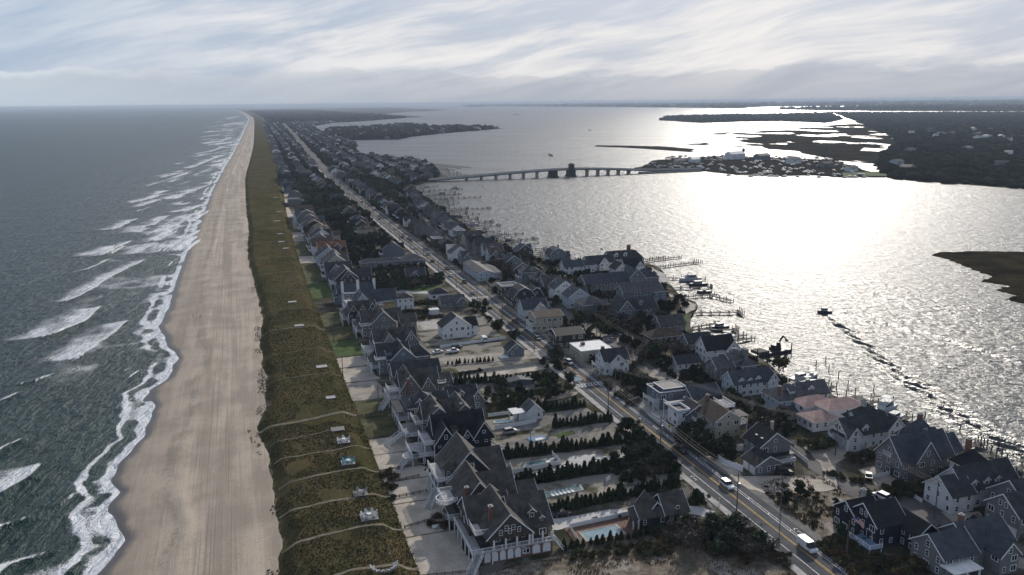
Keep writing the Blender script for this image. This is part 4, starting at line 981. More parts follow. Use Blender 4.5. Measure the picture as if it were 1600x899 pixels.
h = house('dark shingled beach house with a round white terrace facing the sand', -23.5, -75.5, 'shingle_brown', 'roof_weathered',
    [(3, 17, 1, 13, 3.0, 'flat', 0), (3.4, 17, 1.2, 12.5, 6.0, 'flat', 0, 3.0), (3.2, 12.4, .8, 13, 6.0, 'fy', 5.4, 5.5), (8, 17.4, 3, 12, 6.2, 'x', 4.4, 5.6), (16.5, 23, 2, 11, 4.2, 'x', 3.0)], seed=5,
    decks=[(.2, 3.4, 1, 11, 3.0, dict(sides=('-x', '-y'))), (-.4, 3.0, 3.2, 9.4, 6.1, dict(sides=('-x', '-y', '+y'), posts=False))], chims=[(5.0, 2.2, 6.0, 9.8)], group=OG)
b = MB(); b.cyl(.2, 4.4, 5.88, 6.08, 2.2, 14); o_ = b.build('round_balcony', 'deck_pale', h); r_ = MB()
for i in range(14):
    a0, a1 = math.pi / 2 + i * math.pi / 11, math.pi / 2 + (i + 1) * math.pi / 11
    r_.beam((.2 + 2.1 * math.cos(a0), 4.4 + 2.1 * math.sin(a0), 6.9), (.2 + 2.1 * math.cos(a1), 4.4 + 2.1 * math.sin(a1), 6.9), .2, .3)
r_.build('railing', 'trim_white', o_); turret(h, 2.2, 4.2, 2.3, .2, 3.6, 1.6, 'shingle_dark', 'roof_weathered')

h = house('dark shingled beach house with an arched gable window and white-edged sun deck', -8, -75, 'shingle_dark', 'roof_weathered',
    [(3, 17.5, 1, 14, 3.0, 'flat', 0), (3.4, 17.5, 1.2, 13.5, 6.0, 'flat', 0, 3.0), (3.4, 15.0, .8, 14, 6.0, 'fy', 6.2, 5.5), (12, 18.6, 1.6, 12, 6.6, 'x', 3.6, 5.8)], seed=8,
    decks=[(.2, 3.4, -.6, 12, 3.0, dict(sides=('-x', '-y'), m='deck_wood')), (.3, 4.2, -.4, 11, 5.9, dict(sides=('-x', '-y'), posts=True, m='deck_pale'))], group=OG)
turret(h, 4.4, 3.0, 2.1, 6.0, 8.0, 1.8, 'shingle_dark', 'roof_weathered'); stairs(h, (-2.8, -2.5, .1), (.2, .4, 3.0), 1.7); window(h, 9.2, .78, 8.4, 2.2, 1.5, '-y', 'v')
h = house('black shingled beach house with three white-trimmed gables and a white sun terrace', 14.5, -75, 'shingle_navy', 'roof_black',
    [(5, 21.5, 1, 13, 3.2, 'flat', 0), (5.2, 21.5, 1.2, 12.6, 6.2, 'flat', 0, 3.2), (5.4, 11.2, .6, 13, 6.0, 'y', 4.2, 5.4), (12.6, 16.2, .5, 8, 5.8, 'y', 3.0, 5.0), (16.4, 22.4, .7, 13, 6.0, 'y', 4.4, 5.2), (6, 21, 5.5, 12.5, 6.5, 'x', 4.6, 5.5)], seed=11,
    decks=[(-1.4, 5, .5, 11, 2.6, dict(sides=('-x', '-y'))), (2.2, 5.2, 1.2, 10, 5.6, dict(sides=('-x', '-y'), posts=True))], dorms=[(11.6, 3.2, 6.4, 1.9, 1.4, '-y', 'shed')], group=OG)
b = MB(); b.cyl(-1.4, 2.6, 2.38, 2.6, 2.6, 10); b.build('round_deck', 'deck_pale', h); stairs(h, (-5.2, .4, .1), (-2.4, 1.6, 2.6), 1.6); stairs(h, (25.5, 2.0, .1), (21.6, 3.0, 2.4), 2.2)
h = house('grey shingled beach house with curved bell gables beside the black house', 29, -75, 'shingle_grey', 'roof_weathered',
    [(5, 22, 1, 12, 5.8, 'flat', 0), (6.5, 13.0, .6, 12, 5.6, 'gy', 5.2, 4.8), (14.5, 20.8, .6, 12, 5.6, 'gy', 5.2, 4.8), (6, 22, 4.5, 11.5, 6.2, 'x', 4.2, 5.4)], seed=14,
    decks=[(-.6, 5.4, .2, 11, 3.0, dict(sides=('-x', '-y'), m='deck_wood')), (2.8, 7.0, 1.5, 9.5, 5.9, dict(sides=('-x', '-y'), m='deck_wood', posts=False))], chims=[(9.2, 1.2, 6, 11.0), (17.0, 2.0, 7, 10.5)], group=OG)
stairs(h, (-6.2, 2.6, .1), (-.6, 4.0, 3.0), 1.8)
h = house('sage green beach house with dark hipped roof and two-tier white porches', 43, -75.5, 'siding_sage', 'roof_charcoal',
    [(3.6, 14, 1, 11, 6.2, 'hip', 3.4), (12.5, 17.0, 2, 10, 6.0, 'x', 2.6)], seed=17, decks=[(.2, 3.8, .2, 11, 2.8, dict(sides=('-x', '-y'), roofed=2.6, roofm='roof_charcoal')), (0.1, 4.2, .4, 5, 2.81, dict(sides=(), posts=False))],
    dorms=[(7.6, 2.2, 6.3, 2.4, .9, '-y'), (5.2, 4.5, 6.5, 1.2, 1.0, '-x')], group=OG)
house('grey shingled wing with red-tipped dormer gable behind the sage green house', 46, -58.5, 'shingle_grey', 'roof_charcoal', [(0, 10, 0, 9, 5.6, 'x', 3.6), (7, 11.8, -1, 9, 5.4, 'y', 3.4)], seed=19, dorms=[(4.6, 1.0, 6.4, 2.0, 1.5, '-y')], group=OG)
h = house('weathered grey beach house with twin peaked gables and brick chimney on sand lot', 62, -76, 'shingle_grey', 'roof_weathered',
    [(5, 17, 1, 13, 5.8, 'flat', 0), (5.5, 12.0, .8, 13, 5.6, 'y', 4.8, 4.8), (12.5, 16.8, .4, 10, 5.4, 'y', 3.8, 4.6), (6, 19, 4, 12, 6.0, 'x', 4.0, 5.2), (16.5, 23.5, 3, 11, 5.6, 'x', 2.4)], seed=23,
    decks=[(1.2, 5.4, .4, 10, 3.0, dict(sides=('-x', '-y'))), (1.3, 5.2, .6, 6.5, 5.6, dict(sides=('-x', '-y')))], chims=[(8.0, .2, 1, 9.4)], group=OG)
stairs(h, (-2.0, -1.6, .1), (1.2, 1.0, 3.0), 1.5); deck(h, 18.4, 21.2, 2.0, 3.0, 6.0, ('-y', '-x', '+x'), posts=False)
house('charcoal roofed long house with pale walls behind the twin-peaked house', 80, -70, 'shingle_grey', 'roof_charcoal', [(0, 17, 0, 9, 5.2, 'x', 3.2)], seed=27, group=OG)
h = house('blue grey beach house with wide gable and white balcony corners', 97, -74, 'shingle_blue', 'roof_charcoal',
    [(1.5, 15, 1, 13, 5.8, 'flat', 0), (6.5, 15.5, .6, 13, 5.6, 'y', 4.2, 4.8), (2.0, 14, 4, 12, 6.0, 'x', 3.8, 5.2), (15.2, 21.5, 2, 11, 5.4, 'hip', 3.2)], seed=31,
    decks=[(-1.2, 2.0, .2, 11, 3.0, dict(sides=('-x', '-y'), roofed=2.6)), (.4, 4.4, .2, 3, 6.0, dict(sides=('-x', '-y'), posts=False))], dorms=[(4.8, 3.0, 7.0, 1.3, 1.0, '-x')], group=OG)
h = house('taupe shingled beach house with two round gable windows', 117, -74, 'shingle_grey', 'roof_weathered',
    [(3, 21, 1, 13, 5.6, 'flat', 0), (6.5, 12.0, .6, 13, 5.6, 'y', 4.4, 4.8), (15.0, 21.0, .6, 13, 5.6, 'y', 4.6, 4.8), (4, 21, 5, 12.5, 6.0, 'x', 3.6, 5.2)], seed=37, decks=[(-.6, 3.2, .2, 11, 3.0, dict(sides=('-x', '-y'))), (3.2, 6.4, .3, 5, 5.7, dict(sides=('-x', '-y'), posts=False))], group=OG)
for x in (9.2, 18): window(h, x, .58, 8.0, 1.2, 1.2, '-y', 'o')
h = house('large grey gabled beach house with white corner balcony, behind the round-window house', 149, -73, 'shingle_grey', 'roof_weathered',
    [(2, 17, 1, 14, 6.0, 'flat', 0), (6.0, 16.5, .6, 14, 5.8, 'y', 5.2, 5.0), (2.5, 20, 5, 13, 6.0, 'x', 4.0, 5.2), (19, 26, 2, 11, 5.2, 'x', 2.6)], seed=41, decks=[(-.8, 2.2, .2, 12, 3.0, dict(sides=('-x', '-y'), roofed=2.6)), (1.0, 5.6, -.4, 3, 5.6, dict(sides=('-x', '-y'), posts=False))], chims=[(12, 10, 8, 11.6)], group=OG)
h = house('near black shingled house with white-edged peaked gables and white porches by the dune', 172, -76, 'shingle_navy', 'roof_weathered',
    [(2, 13, 1, 12, 5.8, 'flat', 0), (2.4, 6.4, .6, 9, 5.6, 'y', 3.4, 4.8), (6.6, 10.4, .2, 9, 5.6, 'y', 3.2, 4.8), (10.8, 15.4, .8, 10, 5.6, 'y', 4.0, 4.8), (3, 15, 4.5, 11.5, 6.0, 'x', 3.4, 5.2)], seed=43, decks=[(-.8, 2.2, .2, 11, 3.0, dict(sides=('-x', '-y'), roofed=2.6))], group=OG)
h = house('pale blue house with sweeping curved white-edged roof and white annexe', 191, -73, 'siding_pale_blue', 'roof_slate_blue',
    [(2, 18, 1, 13, 5.4, 'flat', 0), (4.5, 12, .6, 12, 5.4, 'fy', 4.4, 4.6), (8, 25, 3, 12, 5.8, 'x', 4.2, 4.6), (25, 33, 1, 9, 6.0, 'hip', 2.2, 0, 'siding_white', 'roof_charcoal')], seed=47, decks=[(-.4, 2.2, .2, 12, 3.0, dict(sides=('-x', '-y'), m='roof_white')), (.2, 4.4, .4, 9, 5.6, dict(sides=('-x', '-y')))], group=OG)
h = house('blue house with two tall white chimneys at the dune edge', 213, -76, 'shingle_blue', 'roof_slate_blue',
    [(2, 20, 1, 12, 5.8, 'x', 3.6), (5, 11, -1.5, 8, 5.8, 'flat', .8), (.5, 4.5, 1.5, 10, 4.4, 'hip', 2.0)], seed=53, chims=[(4.4, 1.2, 0, 11.5, 1.2, 'siding_white'), (12.2, 1.6, 0, 11.8, 1.3, 'siding_white'), (21, 6, 0, 11, 1.3, 'siding_white')], group=OG)
h = house('dark brick-toned house with steep white-edged double gable by the green lawn', 250, -73, 'shingle_brown', 'roof_charcoal',
    [(2, 14, 1, 14, 6.0, 'y', 5.0), (5, 12, -.6, 8, 6.0, 'y', 4.0), (10, 22, 4, 13, 5.6, 'x', 3.6)], seed=59, decks=[(-.8, 2.2, .2, 12, 3.0, dict(sides=('-x', '-y')))], group=OG)

# --- garden houses and garages between the row and the road
IG = 'pool houses and garages between the beach houses and the road'
h = house('dark shingled pool house with domed dormer beside the brick-paved pool', -37, -33.5, 'shingle_dark', 'roof_weathered', [(1, 8.5, .5, 6, 2.8, 'x', 2.0), (7.5, 13.5, 0, 7.5, 3.0, 'x', 3.4), (4.0, 8.2, 2.2, 8, 3.0, 'y', 2.4)], seed=61, group=IG, name='pool_house')
for x in (-.8, .6): b = MB(); b.box(x, x + .25, .6, .85, 0, 2.6); b.build('porch_column', 'trim_white', h)
b = MB(); b.profile([(.3, 2.55), (3.2, 4.3), (6.2, 2.55)], -1.2, 1.0, 'x', .14); b.build('porch_roof', 'roof_weathered', h); window(h, 10.5, -.01, 4.3, 1.1, 1.1, '-y', 'o')
house('white-trimmed pool house with open porch beside the blue pool', 36.6, -37.5, 'siding_white', 'roof_grey', [(2, 7.5, 0, 5, 2.8, 'y', 2.4), (0, 2.2, .5, 4, 2.7, 'flat', 0, 0, 'siding_white', 'roof_white')], seed=62, group=IG, name='pool_house', decks=[(-2.4, 0, 0, 4.5, .25, dict(sides=(), roofed=2.5, roofm='roof_white', posts=False))])
house('white two-storey house with black steep roof between the beach row and the road', 135.5, -39, 'siding_white', 'roof_black', [(0, 12.5, 0, 9, 5.2, 'y', 4.4), (11.5, 16, 2, 10, 4.6, 'x', 2.8)], seed=63, group=IG)
house('small blue grey cottage with white terrace roof by the hedge', 101.5, -20.5, 'shingle_blue', 'roof_charcoal', [(0, 6.5, 0, 6, 3.0, 'y', 2.6)], seed=64, group=IG, decks=[(-3.6, -.2, -1.2, 2.2, .5, dict(sides=(), m='roof_white', posts=False))], name='cottage')
house('grey low garage with white doors and double gable near the road', 188, -27, 'shingle_grey', 'roof_grey', [(0, 12, 0, 8, 3.0, 'x', 2.6), (7.5, 12.5, -1.2, 7, 3.0, 'y', 2.4)], seed=65, group=IG, name='garage')
house('white garage with dark hipped roof and dark door near the pale drive', 207, -28, 'siding_white', 'roof_charcoal', [(0, 9.5, 0, 7, 3.2, 'hip', 2.4)], seed=66, group=IG, name='garage')
house('long grey clubhouse with hipped roof ends beside the dark wood', 305, -50, 'shingle_grey', 'roof_grey', [(0, 26, 0, 7, 3.4, 'hip', 2.0), (25, 40, -2, 9, 3.6, 'hip', 2.8)], seed=67, group=IG, name='garage')
house('small open white canopy house in the hedged garden', 178, -35, 'siding_white', 'roof_white', [(0, 4.4, 0, 3.6, 2.4, 'flat', 0)], seed=68, group=IG, name='garden_house', detail=0)
house('low flat blue tarpaulin-roofed shed in the scrub near the road', 69, -31, 'shingle_blue', 'roof_slate_blue', [(0, 9, 0, 4, 1.6, 'y', .6)], seed=69, group=IG, name='shed', detail=0)

# --- bay side, near
BG = 'houses between the road and the bay'
def bayhouse(label, px, py, wall, roofm, blocks, rz=0, **k):
    s, t = ST(px, py); return house(label, s, t, wall, roofm, blocks, R(rz), group=BG, **k)
h = bayhouse('navy blue house with white window trim and ell, right of the flagpole', 1368, 858, 'shingle_navy', 'roof_black', [(0, 8, 0, 9, 5.4, 'x', 3.6), (6.5, 12.5, -5, 6, 4.6, 'y', 2.4), (-1, 6, 5, 13, 4.6, 'x', 3.0)], seed=71, rz=0, chims=[(4, 9.5, 6, 9.4, .9, 'stone_pale')])
deck(h, -3.5, 0, -2.0, 4.5, 1.4, ('-x', '-y'), m='court_blue'); door(h, -.01, 2.2, 1.4, '-x', 1.6)
bayhouse('slate green roofed house with a bright white flat porch roof at the bottom right edge', 1472, 905, 'shingle_grey', 'roof_slate_blue', [(0, 9, 0, 9, 4.6, 'x', 3.4), (8, 20, 1, 10, 5.0, 'x', 3.6), (12, 17, -3, 8, 4.6, 'y', 2.6)], seed=72, chims=[(10, 6, 6, 10.0)], decks=[(-.5, 6.5, -3.4, 0, .3, dict(sides=(), roofed=2.8, roofm='roof_white', posts=False))])
h = bayhouse('grey shingled house with white garage and white stair, cut by the right edge', 1537, 815, 'shingle_grey', 'roof_charcoal', [(0, 9.5, -9, 0, 5.6, 'x', 3.6), (5, 18, -7, 4, 6.0, 'x', 4.4), (9, 15, -10.5, 0, 5.6, 'y', 3.0)], seed=73)
garage(h, -.02, -6.4, .1, 4.6, 2.3, '-x'); stairs(h, (3.5, -12.0, .1), (7.0, -9.4, 1.8), 1.4); deck(h, 7, 10, -10.4, -9.2, 1.9, ('-y',), posts=False)
h = bayhouse('long white house with three dormers and white garage end, second from the right edge', 1462, 792, 'siding_white', 'roof_charcoal', [(0, 7, -4.5, 4, 4.8, 'x', 3.4), (5, 22, -3.5, 5, 5.2, 'x', 4.2), (15, 22, 4, 11, 5.6, 'hip', 4.0, 0, 'siding_white', 'roof_black')], seed=74, dorms=[(8, -3.1, 5.6, 1.8, 1.1, '-y'), (12, -3.1, 5.6, 1.8, 1.1, '-y'), (15.5, -3.1, 5.6, 1.5, 1.1, '-y')], chims=[(19, 9.5, 6, 11.4, 1.1)])
garage(h, -.02, -.5, .1, 5.0, 2.3, '-x')
h = bayhouse('big grey shingled house with tall slate roof and dark open garage by the bay', 1396, 746, 'shingle_grey', 'roof_slate_blue', [(0, 17, -2.5, 7, 5.2, 'x', 5.4), (4, 11, -3.4, 6, 5.4, 'y', 5.0), (11, 19, 3, 12, 6.2, 'hip', 5.8), (17, 21, -1.5, 6, 5.6, 'x', 3.4)], seed=75, chims=[(15, 8, 10, 13.0, 1.0)], dorms=[(1.0, 2.2, 5.6, 2.6, 2.0, '-x'), (14.0, 4.2, 8.6, 1.6, 1.2, '-x')])
b = MB(); b.box(-.06, 0, -1.6, 3.4, .1, 2.4); b.build('garage_shade_panel', 'door_dark', h); deck(h, -.9, .6, .9, 3.6, 5.5, ('-x', '-y'), posts=False)  # dark panel on the wall paints the shade inside the open garage
bayhouse('white and grey house with steep dormers beside the pink house', 1318, 704, 'siding_white', 'roof_charcoal', [(0, 16, -1, 7, 4.8, 'x', 3.8), (9, 19, 4, 12, 5.4, 'hip', 4.0), (14, 20, -1.5, 6, 5.0, 'y', 3.2), (0, 4.5, -1.8, 5, 4.6, 'y', 2.6)], seed=76, dorms=[(6.6, -.6, 5.0, 2.0, 1.5, '-y'), (7.5, 6.5, 6.0, 1.8, 1.6, '-x')], chims=[(13, 8, 7, 11.0, 1.0, 'stone_pale')])
bayhouse('pink roofed stucco house with white walls on the bay side', 1263, 672, 'siding_white', 'roof_pink', [(0, 9, -2, 5.5, 3.4, 'hip', 1.8), (7, 21, 0, 8, 5.4, 'hip', 2.0), (3, 14, 6, 13, 5.0, 'hip', 2.0)], seed=77)
bayhouse('grey hipped house with pillared white corner porch, behind the pink house', 1212, 648, 'siding_pale_blue', 'roof_grey', [(0, 12, -2, 8, 5.2, 'hip', 3.4), (10, 21, 1, 8, 4.8, 'x', 3.2)], seed=78, dorms=[(4.5, .6, 6.6, 1.8, .9, '-x'), (14.5, 2.0, 5.6, 2.2, 1.0, '-y')], chims=[(1.5, 1, 6, 9.0, .9)])
bayhouse('light blue house with zigzag white dormers along its eave', 1146, 622, 'siding_pale_blue', 'roof_slate_blue', [(0, 16, 0, 7.5, 4.8, 'x', 3.4), (13, 17, -.8, 6, 4.8, 'y', 2.6)], seed=79, dorms=[(3, .4, 4.6, 2.0, 1.3, '-y'), (6.4, .4, 4.6, 1.6, 1.1, '-y'), (9.6, .4, 4.6, 2.0, 1.3, '-y')])
bayhouse('angular grey shingled house with tall flat chimney blocks behind the light blue house', 1120, 596, 'shingle_grey', 'roof_grey', [(0, 7, 0, 8, 4.6, 'x', 3.0), (6, 12, 2, 9, 7.0, 'sx', 1.6), (10, 17, 0, 8, 4.6, 'hip', 2.6)], seed=80, chims=[(13, 3, 4, 10.0, 1.6, 'shingle_grey', 2.6), (10.5, 6, 5, 9.4, 1.4, 'shingle_grey')])
bayhouse('pale gabled house with black roof at the water by the barge', 1103, 566, 'siding_white', 'roof_black', [(0, 13, 0, 8, 4.8, 'x', 4.2), (8, 14, -1.5, 7, 4.6, 'y', 3.2)], seed=81)
h = bayhouse('dark grey flat-topped modern house with big glazed front on paved yard', 1030, 642, 'shingle_blue', 'roof_slate_blue', [(0, 11, 0, 9, 5.8, 'flat', .5), (2, 9, 1, 8, 6.6, 'flat', .3), (9.5, 20, -5, 4.5, 4.6, 'x', 2.8)], seed=82, decks=[(-2.4, 0, 0, 7, 3.0, dict(sides=('-x', '-y')))])
garage(h, -.02, 2.6, .1, 3.2, 2.4, '-x')
bayhouse('blue grey house with white vaulted garage and roof terrace beside the road', 1062, 662, 'shingle_blue', 'roof_charcoal', [(0, 9, -3.5, 4, 4.2, 'y', 2.6), (-2.5, 1.5, -3, 3, 5.0, 'flat', .9, 0, 'siding_white')], seed=83, decks=[(-2.4, 5, 3.2, 6.5, 5.1, dict(sides=('-x', '-y', '+x')))])
h = bayhouse('beige house with brown roof and white roof terraces between dark pines', 1113, 683, 'siding_beige', 'roof_brown', [(0, 8.5, -1.5, 11, 5.6, 'y', 2.6)], seed=84, rz=0, decks=[(-2.2, 0, .5, 10, 2.9, dict(sides=('-x', '-y'))), (8.6, 11.4, -1, 4, 3.2, dict(sides=('+x', '-y'), roofed=2.4)), (6.6, 10, 4, 10.8, 7.0, dict(sides=('-x', '-y', '+x')))], chims=[(4, 10.0, 7, 9.4)])
h = bayhouse('grey clapboard house with dark roof, two skylights and white-fenced yard beside the road', 1168, 735, 'shingle_grey', 'roof_black', [(4.5, 14, 1, 9, 5.8, 'y', 3.4), (0, 8, -3.8, 2.5, 2.9, 'y', 2.2), (8, 14.4, -.6, 1.2, 3.0, 'flat', 0)], seed=85, chims=[(11.4, 6, 7, 10.2, .7, 'siding_beige')])
garage(h, -.02, -2.2, .05, 2.5, 2.2, '-x'); garage(h, -.02, .8, .05, 2.5, 2.2, '-x'); deck(h, 8.2, 13.6, -2.2, -.6, 1.6, ('-x', '-y', '+x'))
for yy in (2.6, 5.2):
    b = MB(); b.beam((6.4, yy, 7.32), (6.4, yy + .8, 7.32), 1.0, .12); b.build('skylight', 'trim_dull', h)
bayhouse('white two-storey clapboard house with dark gable roof beside the white flat roof', 944, 587, 'siding_white', 'roof_charcoal', [(0, 10, 0, 8, 5.6, 'x', 3.2), (2, 8, -1.2, 7, 5.2, 'y', 2.6)], seed=86, chims=[(1.5, 5, 6, 9.4, 1.1)], decks=[(-2, 0, 0, 7, 2.8, dict(sides=('-x', '-y')))])
h = bayhouse('low house with bright white flat roof near the road', 908, 566, 'siding_beige', 'roof_white', [(0, 13, 0, 12, 4.2, 'flat', .25)], seed=87); chimney(h, 4, 8, 4.2, 5.3, 1.4)
bayhouse('dark box house with slate roof facing the road', 870, 546, 'shingle_dark', 'roof_black', [(0, 12, 0, 10, 5.6, 'x', 1.8)], seed=88, chims=[(12.6, 4, 0, 6.4, 1.2, 'siding_beige')])
bayhouse('beige boxy house with small square window facing the camera', 838, 520, 'siding_beige', 'roof_brown', [(0, 12.5, 0, 11, 6.6, 'x', 1.8), (-2, 1, 1, 8, 3.4, 'flat', .9, 0, 'siding_white')], seed=89, chims=[(6, 9, 6, 9.5, 1, 'siding_beige')])
bayhouse('white house with blue grey gable roof next to the beige boxy house', 818, 502, 'siding_pale_blue', 'roof_slate_blue', [(0, 12, 0, 9, 5.6, 'x', 3.6), (5, 11, -.8, 8, 5.4, 'y', 3.2)], seed=90)
bayhouse('dark gambrel house with white-edged gables along the road', 803, 482, 'shingle_dark', 'roof_charcoal', [(0, 11, 0, 10, 5.4, 'gy', 4.6), (9, 16, 2, 10, 5.0, 'gy', 4.0)], seed=91)
bayhouse('taupe house with roof railing along the road', 785, 466, 'shingle_brown', 'roof_grey', [(0, 9, 0, 9, 5.6, 'flat', .8), (8, 14, 2, 10, 5.0, 'hip', 2.6)], seed=92)
bayhouse('long pale blue house with flat grey roof along the road', 748, 440, 'siding_pale_blue', 'roof_grey', [(0, 9, 0, 34, 4.6, 'y', 1.4), (9, 14, 4, 30, 3.4, 'x', 1.0)], seed=93)
bayhouse('grey shingled gabled house with bay window amid trees, left of the small green lawn', 968, 503, 'shingle_grey', 'roof_charcoal', [(0, 7, 0, 11, 5.4, 'y', 4.2), (6, 20, 2, 11, 5.0, 'x', 3.8)], seed=94, dorms=[(12, 2.6, 6.6, 1.8, 1.3, '-y')])
bayhouse('long blue grey house with glass terrace above the docks', 974, 474, 'shingle_blue', 'roof_grey', [(0, 22, 0, 9, 5.2, 'x', 3.0), (16, 23, -2, 8, 5.0, 'hip', 2.4)], seed=95)
bayhouse('very long slate roofed house with pale gable end behind the docks', 915, 458, 'shingle_grey', 'roof_slate_blue', [(0, 26, 0, 10, 5.0, 'x', 3.8), (25, 34, -1, 12, 6.4, 'y', 4.4), (32, 44, 2, 12, 5.2, 'hip', 4.2)], seed=96, chims=[(24, 6, 6, 11, 1.4, 'stone_pale')])
bayhouse('waterfront mansion with many gables, dormers and brick chimney at the bend of the bay shore', 918, 424, 'siding_white', 'roof_charcoal', [(0, 18, 0, 9, 4.6, 'x', 3.6), (16, 34, 4, 13, 5.4, 'x', 4.0), (7, 13, -2, 8, 4.4, 'y', 3.4), (31, 38, 2, 11, 4.8, 'hip', 4.6)], seed=97, dorms=[(21, 5, 6.6, 2.2, 1.5, '-y'), (27, 5, 6.6, 2.2, 1.5, '-y')], chims=[(32, 11, 5, 12.0, 1.8, 'brick_red')])
bayhouse('white-gabled coach house with black steep roof in front of the mansion', 962, 432, 'siding_white', 'roof_black', [(0, 8, 0, 9, 4.0, 'y', 3.4), (7, 19, 2, 10, 4.4, 'x', 4.2), (12, 18, -1, 9, 4.2, 'y', 3.8)], seed=98)
bayhouse('pale house with blue awning left of the mansion', 882, 430, 'siding_white', 'roof_slate_blue', [(0, 12, 0, 8, 4.8, 'x', 3.0), (10, 20, 2, 9, 4.4, 'hip', 2.6)], seed=99)
bayhouse('low brown-roofed bungalow under trees above the docks', 1018, 540, 'shingle_brown', 'roof_brown', [(0, 16, 0, 8, 3.2, 'hip', 2.6)], seed=100)
bayhouse('weathered grey cottage with steep roof beside the bungalow', 1032, 522, 'shingle_grey', 'roof_weathered', [(0, 12, 0, 8, 3.6, 'x', 3.4)], seed=101)
bayhouse('small white garage with dark roof beside the paved court', 1058, 580, 'siding_white', 'roof_charcoal', [(0, 10, 0, 6, 2.8, 'x', 2.2)], seed=102, name='garage')
bayhouse('grey shingle house behind the taupe bungalow near the water', 1075, 552, 'shingle_grey', 'roof_charcoal', [(0, 11, 0, 7, 4.2, 'x', 2.8)], seed=103)
bayhouse('low grey tent-roofed shed beside the trees below the light blue house', 1200, 655, 'siding_white', 'roof_grey', [(0, 9, -3, 3, 2.0, 'x', 1.4)], seed=104, name='shed', detail=0)
HAND = [(o.location.x, o.location.y) for o in C.objects if o.get('category') == 'house']

# ================================================================== MORE HOUSES
def free(s0, t0, s1, t1, pad=0.0):
    for a, b, c, d in HB:
        if a > s1 + 60 or c < s0 - 60: continue
        if s0 < c + pad and s1 > a - pad and t0 < d + pad and t1 > b - pad: return False
    return True
_ba = np.array([p[0] for p in BAYST]); _bb = np.array([p[1] for p in BAYST])
def bayst_t(s): return float(np.interp(s, _ba, _bb))
ORD = ['first', 'second', 'third', 'fourth', 'fifth', 'sixth', 'seventh', 'eighth', 'ninth', 'tenth', 'eleventh', 'twelfth', 'thirteenth', 'fourteenth', 'fifteenth', 'sixteenth', 'seventeenth', 'eighteenth', 'nineteenth', 'twentieth']
def ordw(n): 
    if n < 20: return ORD[n]
    tens = {2: 'twenty', 3: 'thirty', 4: 'forty', 5: 'fifty', 6: 'sixty'}[(n + 1) // 10]
    return (tens[:-1] + 'ieth') if (n + 1) % 10 == 0 else tens + '-' + ORD[(n + 1) % 10 - 1]
WALLS = [('shingle_grey', 'grey shingled'), ('shingle_blue', 'blue grey'), ('siding_white', 'white'), ('siding_pale_blue', 'pale blue'), ('shingle_brown', 'brown'), ('siding_beige', 'beige'), ('shingle_dark', 'dark'), ('shingle_grey', 'grey shingled')]
ROOFS = ['roof_charcoal', 'roof_grey', 'roof_weathered', 'roof_slate_blue', 'roof_charcoal', 'roof_black', 'roof_grey', 'roof_brown', 'roof_weathered', 'roof_charcoal', 'roof_grey']
ROWS = {}
def genhouse(s, t, w, d, row, rowname, rs, rz=0.0, big=1.0):
    wm, wn = rs.choice(WALLS); rm = rs.choice(ROOFS)
    hh = rs.uniform(4.6, 6.2) * big; k = rs.random(); bl = []
    if k < .35: bl = [(0, w, 0, d, hh, 'y', w * .36), (w * .3, w * 1.0, d * .35, d * .95, hh, 'x', w * .28)]
    elif k < .65: bl = [(0, w, 0, d, hh, 'x', d * .36), (w * .15, w * .6, -1.2, d * .7, hh - .3, 'y', w * .24)]
    elif k < .82: bl = [(0, w, 0, d, hh, 'hip', min(w, d) * .3), (w * .55, w * 1.15, 1, d * .8, hh * .7, 'x', d * .25)]
    elif k < .92: bl = [(0, w, 0, d, hh, 'gy', w * .4), (w * .8, w * 1.3, 1, d * .8, hh * .75, 'x', d * .25)]
    else: bl = [(0, w * .7, 0, d, hh + .4, 'flat', .4), (w * .6, w, 1, d - 1, hh * .7, 'hip', 1.6)]
    n = ROWS.get(row, 0); ROWS[row] = n + 1
    dist = s + 196
    det = 1 if dist < 520 else 0
    ch = [(w * .7, d * .6, hh, hh + w * .42 + .6)] if rs.random() < .35 else []
    dk = [(-2.2, 0, .5, d * .8, 2.8, dict(sides=('-x', '-y'), posts=dist < 450))] if (row == 'ocean' or rs.random() < .25) and dist < 800 else []
    dm = [(w * .5, .6, hh + .4, 1.8, 1.2, '-y')] if k > .35 and k < .82 and rs.random() < .5 and dist < 700 else []
    house(f'{wn} house, {ordw(n)} {rowname}', s, t, wm, rm, bl, rz, seed=int(s * 7 + t), detail=det, chims=ch, decks=dk, dorms=dm, group=rowname.split(' counting')[0] if ' counting' in rowname else rowname)
